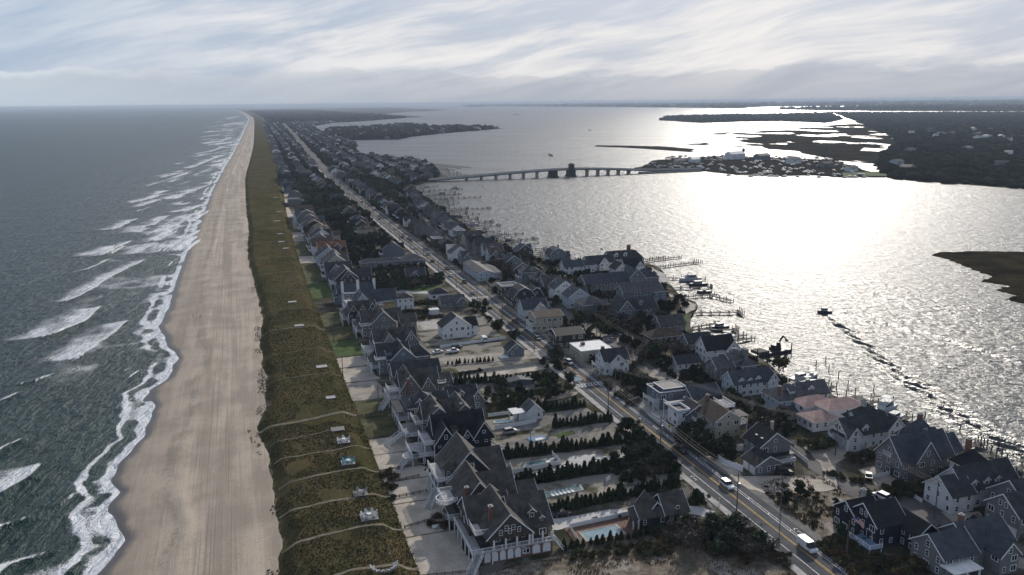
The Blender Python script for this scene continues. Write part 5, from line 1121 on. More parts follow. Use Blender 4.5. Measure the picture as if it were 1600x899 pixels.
def fill_rows():
    rs = random.Random(99)
    rows = [('ocean', -73, 16.5, (13, 17), (10, 13), 272, 960, 'in the dune row from the double gable away'),
            ('oceanroad', -32, 19, (9, 14), (8, 11), 250, 960, 'in the row on the ocean side of the road, counting away'),
            ('bayroad', 9, 15.5, (9, 12), (8, 11), 245, 960, 'along the bay side of the road, counting away'),
            ('bayst', None, 15.5, (9, 13), (8, 11), 150, 930, 'beyond the back street, counting away'),
            ('shore', 'shore', 15.0, (10, 14), (8, 11), 262, 1060, 'on the bay shore, counting away'),
            ('bay3', 'mid', 17, (9, 12), (8, 11), 280, 1000, 'in the middle of the bay blocks, counting away')]
    gaps = {'ocean': [(335, 350), (566, 640), (690, 735), (800, 860)], 'oceanroad': [(255, 300), (560, 650), (340, 420), (700, 740)], 'bayroad': [(240, 262)]}
    for row, tt, sp, wr, dr, s0, s1, nm in rows:
        s = s0
        while s < s1:
            w = rs.uniform(*wr); d = rs.uniform(*dr); tb = t_bay(s)
            t = tt if isinstance(tt, (int, float)) else bayst_t(s) + 5.5 if tt is None else tb - w - rs.uniform(6, 10) if tt == 'shore' else (bayst_t(s) + tb) / 2 - w / 2 + 2
            t += rs.uniform(-1.5, 1.5)
            g = any(a < s < b for a, b in gaps.get(row, []))
            if row == 'bayroad' and t + w * 1.1 > bayst_t(s) - 3.5: w = max(7, bayst_t(s) - 4.5 - t) / 1.1
            ok = not g and rs.random() > (.25 if row == 'oceanroad' else .07) and t + w * 1.25 < tb - 3 and free(s, t, s + d, t + w * 1.25, 1.2)
            if row in ('shore', 'bay3', 'bayst') and t < bayst_t(s) + 4: ok = False
            if ok: genhouse(s, t, w, d, row, nm, rs, R(rs.uniform(-4, 4)) if row != 'ocean' else 0, 1.12 if row == 'ocean' else 1.0)
            s += sp * rs.uniform(.9, 1.2) * (1 if s < 600 else 1.25)
fill_rows()
h = house('half-built house with rust red roof at the dune by the road bend', 352, -71, 'shingle_brown', 'roof_rust', [(0, 18, 0, 11, 6.2, 'x', 3.4), (3, 8, -1.2, 9, 6, 'y', 3), (10, 15, -1.2, 9, 6, 'y', 3)], seed=5, detail=1) if free(352, -71, 363, -53, -4) else None
def far_houses():
    V = []; Fq = []; rs = np.random.default_rng(5); n = 0; mats = []
    def add(x, y, z, w, d, hh, r, a):
        nonlocal n
        c, s_ = math.cos(a), math.sin(a)
        p = [(-w, -d, 0), (w, -d, 0), (w, d, 0), (-w, d, 0), (-w, -d, hh), (w, -d, hh), (w, d, hh), (-w, d, hh), (0, -d, hh + r), (0, d, hh + r)]
        V.extend([(x + u * c - v * s_, y + u * s_ + v * c, z + q) for u, v, q in p])
        for f, m in (((0, 1, 5, 4), 0), ((1, 2, 6, 5), 0), ((2, 3, 7, 6), 0), ((3, 0, 4, 7), 0), ((4, 5, 8, 8), 0), ((6, 7, 9, 9), 0), ((5, 6, 9, 8), 1), ((7, 4, 8, 9), 1)):
            Fq.append([n + i for i in f][:3] + ([n + f[3]] if f[3] != f[2] else [])); mats.append(m + (2 if (n // 10) % 3 == 0 else 0))
        n += 10
    s = 955.0
    while s < 4600:
        for t in np.arange(-60, max(-40, min(t_bay(s), 420)) - 8, 24):
            if abs(t - RC - (s - 900) * .012) < 12 or rs.random() < .25: continue
            x, y = L(s + rs.uniform(-6, 6), t + rs.uniform(-4, 4)); add(x, y, GZ - .1, rs.uniform(4, 7), rs.uniform(4, 7), rs.uniform(4.5, 7), rs.uniform(2, 3.5), TH + rs.choice([0, math.pi / 2]))
        s += 19 * (1 + (s - 900) / 2500)
    xs = [p[0] for p in PEN]; ys = [p[1] for p in PEN]
    for i in range(220):
        x = rs.uniform(min(xs), max(xs)); y = rs.uniform(min(ys), max(ys))
        if inpoly(x, y, PEN) and not inpoly(x, y, LAG): add(x, y, .95, rs.uniform(5, 8), rs.uniform(5, 8), rs.uniform(5, 8), rs.uniform(2, 4), rs.uniform(0, 3))
    xs = [p[0] for p in MAIN]; ys = [p[1] for p in MAIN]
    for i in range(70):
        x = rs.uniform(500, 1500); y = rs.uniform(1100, 2600)
        if inpoly(x, y, MAIN): add(x, y, .75, rs.uniform(5, 9), rs.uniform(5, 9), rs.uniform(6, 9), rs.uniform(2, 4), rs.uniform(0, 3))
    me = bpy.data.meshes.new('far_houses'); me.from_pydata(V, [], Fq)
    for m in ('shingle_grey', 'roof_charcoal', 'siding_white', 'roof_grey'): me.materials.append(MATS[m])
    me.polygons.foreach_set('material_index', mats); me.update()
    ob('far_houses', me, kind='stuff', label='mass of small hazy houses in the far town and on the far shores', cat='houses')
far_houses()

# ================================================================== PLANTS
def ico(sub=1):
    t = (1 + 5 ** .5) / 2
    v = [(-1, t, 0), (1, t, 0), (-1, -t, 0), (1, -t, 0), (0, -1, t), (0, 1, t), (0, -1, -t), (0, 1, -t), (t, 0, -1), (t, 0, 1), (-t, 0, -1), (-t, 0, 1)]
    v = [np.array(p) / np.linalg.norm(p) for p in v]
    f = [(0, 11, 5), (0, 5, 1), (0, 1, 7), (0, 7, 10), (0, 10, 11), (1, 5, 9), (5, 11, 4), (11, 10, 2), (10, 7, 6), (7, 1, 8), (3, 9, 4), (3, 4, 2), (3, 2, 6), (3, 6, 8), (3, 8, 9), (4, 9, 5), (2, 4, 11), (6, 2, 10), (8, 6, 7), (9, 8, 1)]
    for _ in range(sub):
        c = {}; nf = []
        def m(a, b):
            k = (min(a, b), max(a, b))
            if k not in c: p = v[a] + v[b]; v.append(p / np.linalg.norm(p)); c[k] = len(v) - 1
            return c[k]
        for a, b, d in f:
            x, y, z = m(a, b), m(b, d), m(d, a); nf += [(a, x, z), (b, y, x), (d, z, y), (x, y, z)]
        f = nf
    return np.array(v), np.array(f)
ICO0 = ico(0); ICO1 = ico(1)
def crown_mesh(kind, seed, m, n=420, leaf_=.34):
    r = np.random.default_rng(seed)
    V = []; Fc = []; nv = 0
    def blob(c, rad, jit=.25):
        nonlocal nv
        v = ICO1[0] * (1 + (r.random((len(ICO1[0]), 1)) - .5) * 2 * jit) * np.array(rad) + np.array(c); V.append(v); Fc.append(ICO1[1] + nv); nv += len(v)
    if kind == 'cone':      # trimmed or columnar evergreen, unit: 3 m tall
        pts = []; H = 3.0
        z = H * r.random(n) ** 1.15; rad = .95 * (1 - z / H) ** .75 * (.7 + .4 * r.random(n)); a = r.random(n) * 6.283
        P = np.stack([rad * np.cos(a), rad * np.sin(a), z + .1], 1)
        blob((0, 0, 1.0), (.72, .72, 1.0)); blob((0, 0, 1.9), (.42, .42, .9))
    elif kind == 'pine':    # ragged evergreen, 6 m
        cs = [(r.normal(0, .9), r.normal(0, .9), 1.2 + 3.8 * r.random(), .8 + .8 * r.random()) for _ in range(9)] + [(0, 0, 2.2, 1.5), (0, 0, 4.2, 1.1), (0, 0, 5.2, .7)]
        P = []
        for x, y, z, q in cs:
            k = int(n / len(cs)); d = r.normal(size=(k, 3)); d /= np.linalg.norm(d, axis=1)[:, None]
            P.append(np.array([x, y, z]) + d * q * (.75 + .4 * r.random((k, 1))) * np.array([1, 1, .75])); blob((x, y, z), (q * .72, q * .72, q * .55))
        P = np.concatenate(P)
    elif kind == 'bush':    # low scrub, 1.8 m
        cs = [(r.normal(0, .6), r.normal(0, .6), .55 + .5 * r.random(), .5 + .45 * r.random()) for _ in range(6)]
        P = []
        for x, y, z, q in cs:
            k = int(n / len(cs)); d = r.normal(size=(k, 3)); d /= np.linalg.norm(d, axis=1)[:, None]; d[:, 2] = np.abs(d[:, 2]) - .2
            P.append(np.array([x, y, z]) + d * q * (.8 + .45 * r.random((k, 1)))); blob((x, y, z - .1), (q * .75, q * .75, q * .6))
        P = np.concatenate(P)
    else:                   # spreading tree, 6 m, open crown
        cs = [(r.normal(0, 1.4), r.normal(0, 1.4), 3.2 + 1.8 * r.random(), .8 + .7 * r.random()) for _ in range(11)]
        P = []
        for x, y, z, q in cs:
            k = int(n / len(cs)); d = r.normal(size=(k, 3)); d /= np.linalg.norm(d, axis=1)[:, None]
            P.append(np.array([x, y, z]) + d * q * (.5 + .6 * r.random((k, 1))))
        P = np.concatenate(P)
    k = len(P); a = r.normal(size=(k, 3)); a /= np.linalg.norm(a, axis=1)[:, None]; b = r.normal(size=(k, 3)); b = np.cross(a, b); b /= np.linalg.norm(b, axis=1)[:, None]
    sz = leaf_ * (.6 + .8 * r.random((k, 1)))
    tri = np.stack([P - b * sz * .55, P + b * sz * .55, P + a * sz * 1.25], 1).reshape(-1, 3)
    V.append(tri); Fc.append(np.arange(len(tri)).reshape(-1, 3) + nv)
    return npmesh('crown', np.concatenate(V), np.concatenate(Fc), m)
def trunk_mesh(h, r, limbs=4, seed=0):
    b = MB(); b.cyl(0, 0, -.2, h, r, 6, r * .4); q = random.Random(seed)
    for i in range(limbs):
        a = q.uniform(0, 6.28); z = h * q.uniform(.35, .8); l = h * q.uniform(.25, .45)
        b.beam((0, 0, z), (l * math.cos(a), l * math.sin(a), z + l * .8), r * .5)
    return b.mesh('trunk', 'bark')
CR = {'cedar': ([crown_mesh('cone', i, 'leaf_cedar') for i in range(4)], trunk_mesh(2.0, .09, 0)),
      'pine': ([crown_mesh('pine', 10 + i, 'leaf_pine', 640, .5) for i in range(4)], trunk_mesh(4.6, .2, 5, 1)),
      'shrub': ([crown_mesh('bush', 20 + i, 'leaf_shrub', 360, .3) for i in range(4)], trunk_mesh(.8, .07, 3, 2)),
      'olive': ([crown_mesh('tree', 30 + i, 'leaf_olive', 700, .45) for i in range(3)], trunk_mesh(4.2, .18, 7, 3)),
      'autumn': ([crown_mesh('bush', 40 + i, 'leaf_autumn', 360, .3) for i in range(3)], trunk_mesh(.8, .07, 3, 4)),
      'bare': ([crown_mesh('tree', 50 + i, 'leaf_bare', 420, .34) for i in range(3)], trunk_mesh(4.4, .16, 10, 5))}
TNAME = {'cedar': 'hedge_conifer', 'pine': 'pine_tree', 'shrub': 'shrub', 'olive': 'tree', 'autumn': 'autumn_shrub', 'bare': 'bare_tree'}
TCOUNT = {}
def tree(kind, s, t, sc_, label, group, zs=1.0, z=GZ):
    x, y = L(s, t); q = random
    h = ob(TNAME[kind], None, None, (x, y, z), q.uniform(0, 6.28), (sc_, sc_, sc_ * zs), label=label, cat='shrub' if kind in ('shrub', 'autumn') else 'tree', group=group)
    ob('crown', q.choice(CR[kind][0]), h); ob('trunk', CR[kind][1], h); TCOUNT[kind] = TCOUNT.get(kind, 0) + 1
    HT.append((s, t)); return h
HT = []
def hedge(p0, p1, step, kind, sc_, label, group, jit=.25, zs=1.0, px=True):
    cut = min([label.index(w_) for w_ in (' in ', ' along ', ' at ', ' beside ', ' between ', ' below ', ' by ', ' above ', ' of ') if w_ in label])
    a = ST(*p0) if px else p0; b = ST(*p1) if px else p1; d = math.hypot(b[0] - a[0], b[1] - a[1]); n = max(2, int(d / step))
    for i in range(n + 1):
        k = i / n; tree(kind, a[0] + (b[0] - a[0]) * k + random.uniform(-jit, jit), a[1] + (b[1] - a[1]) * k + random.uniform(-jit, jit), sc_ * random.uniform(.68, 1.25), f'{label[:cut]}, {ordw(i)} from the left{label[cut:]}', group, zs * random.uniform(.85, 1.2))
hedge((852, 804), (1056, 760), 1.25, 'cedar', 1.0, 'low conifer in the hedge beside the nearest white drive', 'conifer hedge beside the nearest white drive')
hedge((792, 762), (948, 736), 1.3, 'cedar', 1.12, 'dark pointed conifer in the hedge behind the long covered pool', 'conifer hedge behind the covered pool')
hedge((948, 736), (1030, 722), 1.6, 'pine', .7, 'dark rounded pine at the road end of the covered pool hedge', 'pines at the road end of the covered pool hedge', .8)
hedge((787, 716), (990, 691), 1.35, 'cedar', 1.08, 'dark pointed conifer in the hedge behind the white-walled pool', 'conifer hedge behind the white-walled pool')
hedge((840, 642), (912, 636), 1.3, 'cedar', 1.0, 'small pointed conifer in the short hedge by the pool house drive', 'conifer hedge by the pool house drive')
hedge((868, 668), (955, 657), 1.3, 'cedar', 1.05, 'small conifer in the hedge between the two grey drives', 'conifer hedge between the grey drives')
hedge((882, 858), (1030, 833), 1.5, 'cedar', .68, 'young conifer along the foreground pool edge', 'young conifers along the foreground pool', .3)
hedge((700, 602), (870, 592), 1.5, 'cedar', .95, 'conifer in the hedge below the sandy drive', 'conifer hedge below the sandy drive')
hedge((700, 570), (770, 564), 1.6, 'cedar', .6, 'low hedge conifer beside the small blue grey cottage', 'hedge beside the small cottage')
hedge((690, 590), (750, 582), 2.2, 'shrub', .9, 'hedge shrub in front of the small blue grey cottage', 'hedge in front of the small cottage')
hedge((628, 477), (690, 474), 1.8, 'shrub', 1.1, 'clipped hedge shrub below the white garage', 'hedge below the white garage')
hedge((630, 490), (680, 488), 1.8, 'shrub', 1.3, 'clipped hedge shrub in the hedged canopy garden', 'hedge of the canopy garden')
hedge((630, 503), (690, 496), 2.0, 'shrub', 1.0, 'clipped hedge shrub above the paved terrace', 'hedge above the paved terrace')
HEDGE_B = [((1424, 775), (1500, 745), 'tall hedge shrub between the shingled and the long white house', 1.5), ((1330, 722), (1395, 708), 'hedge shrub below the white and grey dormer house', 1.3), ((1270, 702), (1330, 690), 'hedge shrub below the pink roofed house', 1.3), ((1490, 832), (1580, 802), 'hedge shrub below the long white house', .8), ((1455, 840), (1490, 832), 'low hedge shrub at the street corner by the parked cars', .8), ((1290, 742), (1340, 755), 'low hedge shrub along the back street', .7), ((1345, 772), (1400, 782), 'low shrub along the back street kerb', .7)]
for p0, p1, lb, k in HEDGE_B: hedge(p0, p1, 1.5, 'shrub', k, lb, lb.replace('shrub', 'shrubs'), .4)
def zone(pts, n, kinds, label, group, smin=.8, smax=1.3, zs=1.0, gap=1.2):
    P = polyST(pts); ss = [p[0] for p in P]; tt = [p[1] for p in P]; c = 0
    for _ in range(n * 14):
        s = random.uniform(min(ss), max(ss)); t = random.uniform(min(tt), max(tt))
        if not inpoly(s, t, P) or not free(s, t, s, t, .2) or any(abs(s - a) < gap and abs(t - b) < gap for a, b in HT): continue
        k = random.choice(kinds); tree(k, s, t, random.uniform(smin, smax), label.replace('KIND', {'pine': 'pine', 'shrub': 'shrub', 'olive': 'green tree', 'autumn': 'brown shrub', 'bare': 'leafless tree', 'cedar': 'conifer'}[k]), group, zs); c += 1
        if c >= n: break
zone([(748, 645), (768, 602), (800, 588), (870, 597), (906, 614), (862, 628), (800, 640)], 46, ['pine', 'pine', 'shrub', 'olive'], 'dark KIND in the thicket above the blue pool', 'thicket above the blue pool', .5, .8, gap=1.8)
zone([(960, 740), (985, 712), (1050, 728), (1072, 742), (1020, 752), (975, 756)], 30, ['pine', 'shrub', 'bare', 'cedar'], 'KIND in the planted corner by the basketball hoop', 'plants by the basketball hoop', .55, .9, gap=1.4)
zone([(1000, 700), (1010, 692), (960, 676), (985, 668), (1040, 720), (1030, 728)], 18, ['pine', 'shrub'], 'KIND along the road at the ends of the two middle drives', 'plants at the drive ends', .5, .8)
zone([(1010, 852), (1060, 830), (1130, 814), (1180, 832), (1235, 885), (1180, 880), (1080, 862), (1030, 866)], 62, ['shrub', 'shrub', 'pine', 'bare', 'autumn'], 'KIND in the dark scrub behind the foreground pool house', 'scrub behind the foreground pool house', .7, 1.15, .8, 1.4)
zone([(880, 868), (1010, 845), (1030, 866), (960, 872), (880, 878)], 16, ['shrub'], 'low KIND along the edge of the foreground empty plot', 'scrub edging the foreground plot', .5, .9)
zone([(1060, 808), (1075, 812), (1040, 790), (1090, 780), (1105, 790), (1065, 786)], 9, ['shrub', 'pine'], 'KIND in the bed beside the mouth of the white drive', 'plants at the mouth of the white drive', .4, .7)
zone([(1185, 762), (1230, 746), (1290, 778), (1350, 812), (1370, 832), (1300, 845), (1230, 800)], 30, ['shrub', 'autumn', 'shrub', 'autumn', 'pine'], 'KIND scattered on the dry plot right of the road', 'scrub on the dry plot right of the road', .35, .75, .9, 1.6)
zone([(1275, 852), (1345, 832), (1380, 872), (1450, 885), (1490, 899), (1340, 905)], 50, ['shrub', 'shrub', 'shrub', 'autumn'], 'dense dark KIND around the navy blue house', 'dense shrubs around the navy house', .7, 1.15, 1.0, 1.2)
zone([(1062, 694), (1085, 678), (1112, 690), (1148, 706), (1145, 722), (1105, 716)], 13, ['pine'], 'tall dark KIND in front of the beige house', 'pines in front of the beige house', .75, 1.0, 1.0, 2.2)
zone([(572, 470), (588, 440), (640, 424), (692, 440), (685, 450), (625, 455)], 55, ['pine', 'pine', 'bare'], 'KIND of the dark wood left of the road, above the pale curved drive', 'dark wood left of the road', .8, 1.15, .9, 2.4)
zone([(512, 368), (560, 352), (592, 375), (555, 388)], 30, ['pine'], 'KIND of the small dark wood farther along the road', 'small dark wood farther along the road', .9, 1.2, .9, 3)
zone([(835, 560), (872, 550), (908, 605), (880, 606)], 16, ['pine', 'shrub'], 'KIND at the road edge left of the crossing', 'plants at the road edge left of the crossing', .5, .9)
zone([(735, 482), (760, 478), (830, 540), (800, 540)], 18, ['pine', 'shrub'], 'KIND at the road edge by the garages', 'plants at the road edge by the garages', .5, .9)
zone([(1160, 655), (1200, 640), (1260, 690), (1215, 700), (1165, 690)], 20, ['pine', 'bare', 'shrub'], 'KIND in the garden between the beige and the pink house', 'trees between the beige and pink houses', .7, 1.1, 1, 2)
zone([(1095, 632), (1130, 615), (1160, 640), (1120, 655)], 12, ['bare', 'shrub', 'pine'], 'KIND in the garden left of the light blue house', 'trees left of the light blue house', .7, 1.1)
zone([(960, 560), (1060, 545), (1090, 560), (1040, 580), (985, 590)], 20, ['pine', 'shrub', 'bare'], 'KIND between the white flat roof and the bungalow', 'trees round the bungalow', .7, 1.1)
zone([(900, 505), (1000, 480), (1040, 505), (1000, 530), (930, 530)], 34, ['pine', 'bare', 'olive', 'shrub'], 'KIND in the dark gardens above the white flat roof', 'trees above the white flat roof', .7, 1.2, 1, 2)
zone([(820, 455), (900, 440), (930, 470), (860, 480)], 30, ['pine', 'bare', 'shrub', 'olive'], 'KIND in the gardens left of the long slate roofed house', 'trees left of the long slate roof', .7, 1.15, 1, 2.4)
zone([(765, 415), (820, 400), (830, 440), (790, 445)], 24, ['pine', 'pine', 'bare'], 'KIND in the dark clump left of the green lawn', 'trees left of the green lawn', .9, 1.3, 1, 2.4)
zone([(985, 640), (1000, 630), (975, 610), (940, 590), (925, 590)], 14, ['shrub', 'autumn'], 'KIND along the road below the white two-storey house', 'shrubs along the road below the white house', .7, 1.0)
zone([(1380, 762), (1420, 752), (1440, 772), (1400, 790)], 8, ['autumn', 'shrub'], 'KIND by the drive of the shingled house', 'shrubs by the shingled house drive', .7, 1.1)
s_, t_ = ST(1217, 588); tree('olive', s_, t_, 1.35, 'spreading green tree at the water beside the moored boats', None)
s_, t_ = ST(1278, 705); tree('olive', s_, t_, .62, 'small round yellowish tree on the gravel court below the pink house', None)
for px, py in ((812, 762), (858, 787), (955, 747)): pass
for i, (px, py) in enumerate(((822, 825), (835, 812), (930, 813), (965, 808))): 
    s_, t_ = ST(px, py); tree('shrub', s_, t_, .5, ['small shrub by the house end of the white gravel drive', 'small shrub on the gravel by the brick chimney house', 'left small shrub in the strip above the pool fence', 'right small shrub in the strip above the pool fence'][i], None)
zone([(596, 735), (612, 735), (628, 785), (612, 785)], 9, ['autumn', 'shrub'], 'brown KIND at the back foot of the dune', 'bushes at the back foot of the dune', .7, 1.0, .8, .8)
zone([(670, 812), (708, 800), (712, 826), (680, 835)], 5, ['autumn'], 'rust KIND beside the round terrace', 'bushes beside the round terrace', .6, .9, .7, .8)
# everything farther off: one mass of tree crowns per region
def blobs(name, pts, m, rmin, rmax, hz_, label, zb=GZ, sub=0):
    v0, f0 = (ICO0, ICO1)[sub]; n = len(pts); k = len(v0)
    r = rng.uniform(rmin, rmax, (n, 1, 1)); sz = np.concatenate([r * rng.uniform(.8, 1.3, (n, 1, 1)), r * rng.uniform(.8, 1.3, (n, 1, 1)), r * rng.uniform(hz_ * .7, hz_ * 1.25, (n, 1, 1))], 2)
    V = v0[None] * (1 + (rng.random((n, k, 1)) - .5) * .7) * sz
    P = np.array(pts)[:, None, :]; V = V + np.concatenate([P, np.full((n, 1, 1), zb)], 2) + np.concatenate([np.zeros((n, 1, 2)), sz[:, :, 2:3] * .55], 2)
    Fc = f0[None] + (np.arange(n) * k)[:, None, None]
    ob(name, npmesh(name, V.reshape(-1, 3), Fc.reshape(-1, 3), m), kind='stuff', label=label, cat='trees')
def scatter_island():
    P = []; r = random.Random(3); HTS = {(int(a / 3), int(b / 3)) for a, b in HT}
    for _ in range(30000):
        s = 40 + 4600 * r.random() ** 2.2; 
        if s < 235 and r.random() < .4: continue
        tb = min(t_bay(s), 420); t = r.uniform(-60, max(-40, tb - 4))
        if abs(t - RC - (0 if s < 900 else (s - 900) * .012)) < 10 or abs(t - bayst_t(s)) < 4.4 and s < 740: continue
        if s < 250 and (t < 8): continue
        if s < 1000 and not free(s, t, s, t, 1.2): continue
        if s < 420 and (int(s / 3), int(t / 3)) in HTS: continue
        P.append((s, t))
        if len(P) > 8200: break
    near = [p for p in P if p[0] < 520]; far = [p for p in P if p[0] >= 520]
    # near part: leafy clumps, far part: rough crowns
    Q = [L(s, t) for s, t in near]
    v = []; n_ = 60
    for (x, y) in Q[:1600]:
        q = rng.uniform(.9, 2.3); d = rng.normal(size=(n_, 3)); d /= np.linalg.norm(d, axis=1)[:, None]; d[:, 2] = np.abs(d[:, 2])
        c = np.array([x, y, GZ + q * .35]) + d * q * rng.uniform(.6, 1.1, (n_, 1))
        a = rng.normal(size=(n_, 3)); b = np.cross(a, d); b /= np.linalg.norm(b, axis=1)[:, None] + 1e-6; a /= np.linalg.norm(a, axis=1)[:, None]; sz = q * .34
        v.append(np.stack([c - b * sz, c + b * sz, c + a * sz * 1.6], 1).reshape(-1, 3))
    v = np.concatenate(v); ob('scrub', npmesh('scrub', v, np.arange(len(v)).reshape(-1, 3), 'leaf_far'), kind='stuff', label='dark scrub and garden bushes between the bay side houses', cat='shrubs')
    blobs('town_trees', [L(s, t) for s, t in far], 'leaf_far', 2.0, 5.0, .9, 'mass of dark trees between the hazy houses of the far town')
scatter_island()
def scatter_poly(poly, n, excl=None, ymax=None):
    xs = [p[0] for p in poly]; ys = [p[1] for p in poly]; out = []; k = 0
    while len(out) < n and k < n * 30:
        k += 1; x = random.uniform(min(xs), max(xs)); y = min(ys) + (max(ys) - min(ys)) * random.random() ** 1.6
        if inpoly(x, y, poly) and not (excl and inpoly(x, y, excl)): out.append((x, y))
    return out
blobs('peninsula_trees', scatter_poly(PEN, 1500, LAG), 'leaf_far', 5, 11, .75, 'hazy tree line on the peninsula beyond the bridge', .9)
blobs('mainland_forest', scatter_poly(MAIN, 13000), 'leaf_far', 5, 11, .5, 'dark forest covering the mainland right of the marina', .7)
blobs('tongue_forest', scatter_poly(TONG, 2200), 'leaf_far', 6, 12, .55, 'dark tree line on the wooded tongue across the bay', .7)
blobs('far_point_forest', scatter_poly(FAR1, 1600), 'leaf_far', 14, 30, .7, 'far hazy tree line on the upper right shore', .9)
fp = [(-900 + 1.0 * u, v) for u, v in ()]
blobs('far_shore_forest', scatter_poly(FAR2, 3200), 'leaf_far', 30, 70, .45, 'low blue forest along the horizon', .9)
pts = [L(r_, t_) for r_, t_ in ((4600 + 9000 * random.random() ** 1.4, random.uniform(-20, 900)) for _ in range(3600))]
pts = [p for p in pts if inpoly(p[0], p[1], island)]
blobs('far_town_trees', pts, 'leaf_far', 10, 24, .5, 'last hazy trees of the barrier island near the horizon')
# tufts on the dry plots and the marsh
def tufts():
    P = []
    for poly, n in (([(-75, -74), (-43.5, -74), (-41.5, -60), (-41.5, -40), (-43.5, -18), (-52, -11), (-75, -10.5)], 5200), ([(-26, 7), (-24, 16), (-27, 26.5), (-45, 25), (-54, 21), (-54, 6), (-40, 4.5)], 4200)):
        ss = [p[0] for p in poly]; tt = [p[1] for p in poly]
        for _ in range(n):
            s = random.uniform(min(ss), max(ss)); t = random.uniform(min(tt), max(tt))
            if inpoly(s, t, poly): x, y = L(s, t); P.append((x, y, GZ))
    leaf('dry_grass_mat', (0.17, 0.125, 0.06), (0.26, 0.20, 0.11), coord='World')
    P = np.array(P); P = P[fbm(P[:, 0] * .2, P[:, 1] * .2, 91, 3) > .44]
    grass_stuff('dry_grass', P, 'dry_grass_mat', .2, .6, .12)
    o = bpy.data.objects['dry_grass']; o['label'] = 'dry brown grass on the empty sandy plots'; o['category'] = 'grass'
tufts()

# ================================================================== STREET THINGS
CARM = {}
def car_meshes(kind):
    if kind in CARM: return CARM[kind]
    P = {'sedan': (4.5, 1.8, .55, .95, 1.42, [(-1.35, .95), (-.75, 1.42), (.55, 1.42), (1.25, .95)]), 'suv': (4.6, 1.9, .6, 1.05, 1.72, [(-2.1, 1.05), (-1.8, 1.70), (.55, 1.72), (1.2, 1.05)]),
         'van': (5.2, 2.0, .6, 1.15, 2.15, [(-2.5, 1.15), (-2.42, 2.13), (1.15, 2.15), (2.0, 1.15)]), 'pickup': (5.3, 1.95, .62, 1.08, 1.8, [(-.55, 1.08), (-.35, 1.78), (.85, 1.8), (1.5, 1.08)])}[kind]
    ln, w, gz, belt, top, cab = P; hw = w / 2
    b = MB()
    side = [(-ln / 2, .35), (-ln / 2 - .03, .7), (-ln / 2 + .08, belt), (ln / 2 - 1.05, belt), (ln / 2 - .12, belt - .22), (ln / 2, .55), (ln / 2 - .05, .32)]
    n = len(side); pts = []
    for yy, k in ((-hw, .94), (-hw + .02, 1), (hw - .02, 1), (hw, .94)):
        inset = .08 if abs(yy) == hw else 0
        pts += [(x * (1 if inset == 0 else .985), yy, z if inset == 0 or z < .6 else z - .05) for x, z in side]
    f = []
    for r_ in range(3):
        for i in range(n): f.append((r_ * n + i, r_ * n + (i + 1) % n, (r_ + 1) * n + (i + 1) % n, (r_ + 1) * n + i))
    f += [tuple(range(n - 1, -1, -1)), tuple(range(3 * n, 4 * n))]
    b.add(pts, f)
    if kind == 'pickup':
        b.box(-ln / 2 + .05, -.6, -hw + .02, -hw + .12, belt, belt + .12); b.box(-ln / 2 + .05, -.6, hw - .12, hw - .02, belt, belt + .12)
    g = MB(); q = []
    for yy, s_ in ((-hw + .06, 0), (hw - .06, 0)):
        q += [(x, yy if z < belt + .01 else yy * .84, z) for x, z in cab]
    g.add(q, [(0, 1, 2, 3), (7, 6, 5, 4), (0, 4, 5, 1), (2, 6, 7, 3), (1, 5, 6, 2)])
    r = MB(); (x1, z1), (x2, z2) = cab[1], cab[2]; r.box(x1 - .03, x2 + .03, -(hw - .06) * .86, (hw - .06) * .86, top - .02, top + .05)
    if kind == 'van': r.box(-2.45, .75, -(hw - .04), hw - .04, belt - .02, top + .04)
    wh = MB(); nn = 12
    wh.add([(.33 * math.cos(i * 6.2832 / nn), y, .33 * math.sin(i * 6.2832 / nn)) for y in (-.11, .11) for i in range(nn)], [(i, (i + 1) % nn, nn + (i + 1) % nn, nn + i) for i in range(nn)] + [tuple(range(nn)), tuple(range(nn, 2 * nn))])
    rim = MB(); rim.add([(.2 * math.cos(i * 6.2832 / nn), y, .2 * math.sin(i * 6.2832 / nn)) for y in (-.125, .125) for i in range(nn)], [(i, (i + 1) % nn, nn + (i + 1) % nn, nn + i) for i in range(nn)] + [tuple(range(nn)), tuple(range(nn, 2 * nn))])
    lt = MB(); lt.box(-.03, .03, -.2, .2, -.08, .08)
    CARM[kind] = (b, g.mesh('cabin_glass', 'glass_dark'), r, wh.mesh('wheel', 'tyre'), rim.mesh('rim', 'metal_grey'), lt, P); return CARM[kind]
def car(kind, colour, s, t, head, label, group=None, z=GZ + .06, name=None):
    """head: degrees from the +s direction"""
    k = (kind, colour); b, gl, r, wh, rim, lt, P = car_meshes(kind)
    if k not in CARM: CARM[k] = (b.mesh('body', 'car_' + colour), r.mesh('car_roof', 'car_' + colour), lt.mesh('headlight', 'lamp_clear'), lt.mesh('tail_light', 'lamp_red'))
    bm, rm, hm, tm = CARM[k]; x, y = L(s, t)
    o = ob(name or {'sedan': 'car', 'suv': 'car', 'van': 'van', 'pickup': 'pickup_truck'}[kind], None, None, (x, y, z), TH + math.pi / 2 + R(head), label=label, cat='van' if kind == 'van' else 'pickup' if kind == 'pickup' else 'car', group=group)
    ob('body', bm, o); ob('cabin_glass', gl, o); ob('car_roof', rm, o); ln, w = P[0], P[1]
    for sx in (-.31, .31):
        for sy in (-1, 1): q = ob('wheel', wh, o, (ln * sx, sy * (w / 2 - .1), .33)); ob('rim', rim, q)
    for sy in (-1, 1): ob('headlight', hm, o, (ln / 2 - .06, sy * w * .34, .66)); ob('tail_light', tm, o, (-ln / 2 - .01, sy * w * .38, .8))
    return o
def carpx(kind, colour, px, py, head, label, group=None, **k):
    s, t = ST(px, py); return car(kind, colour, s, t, head, label, group, **k)
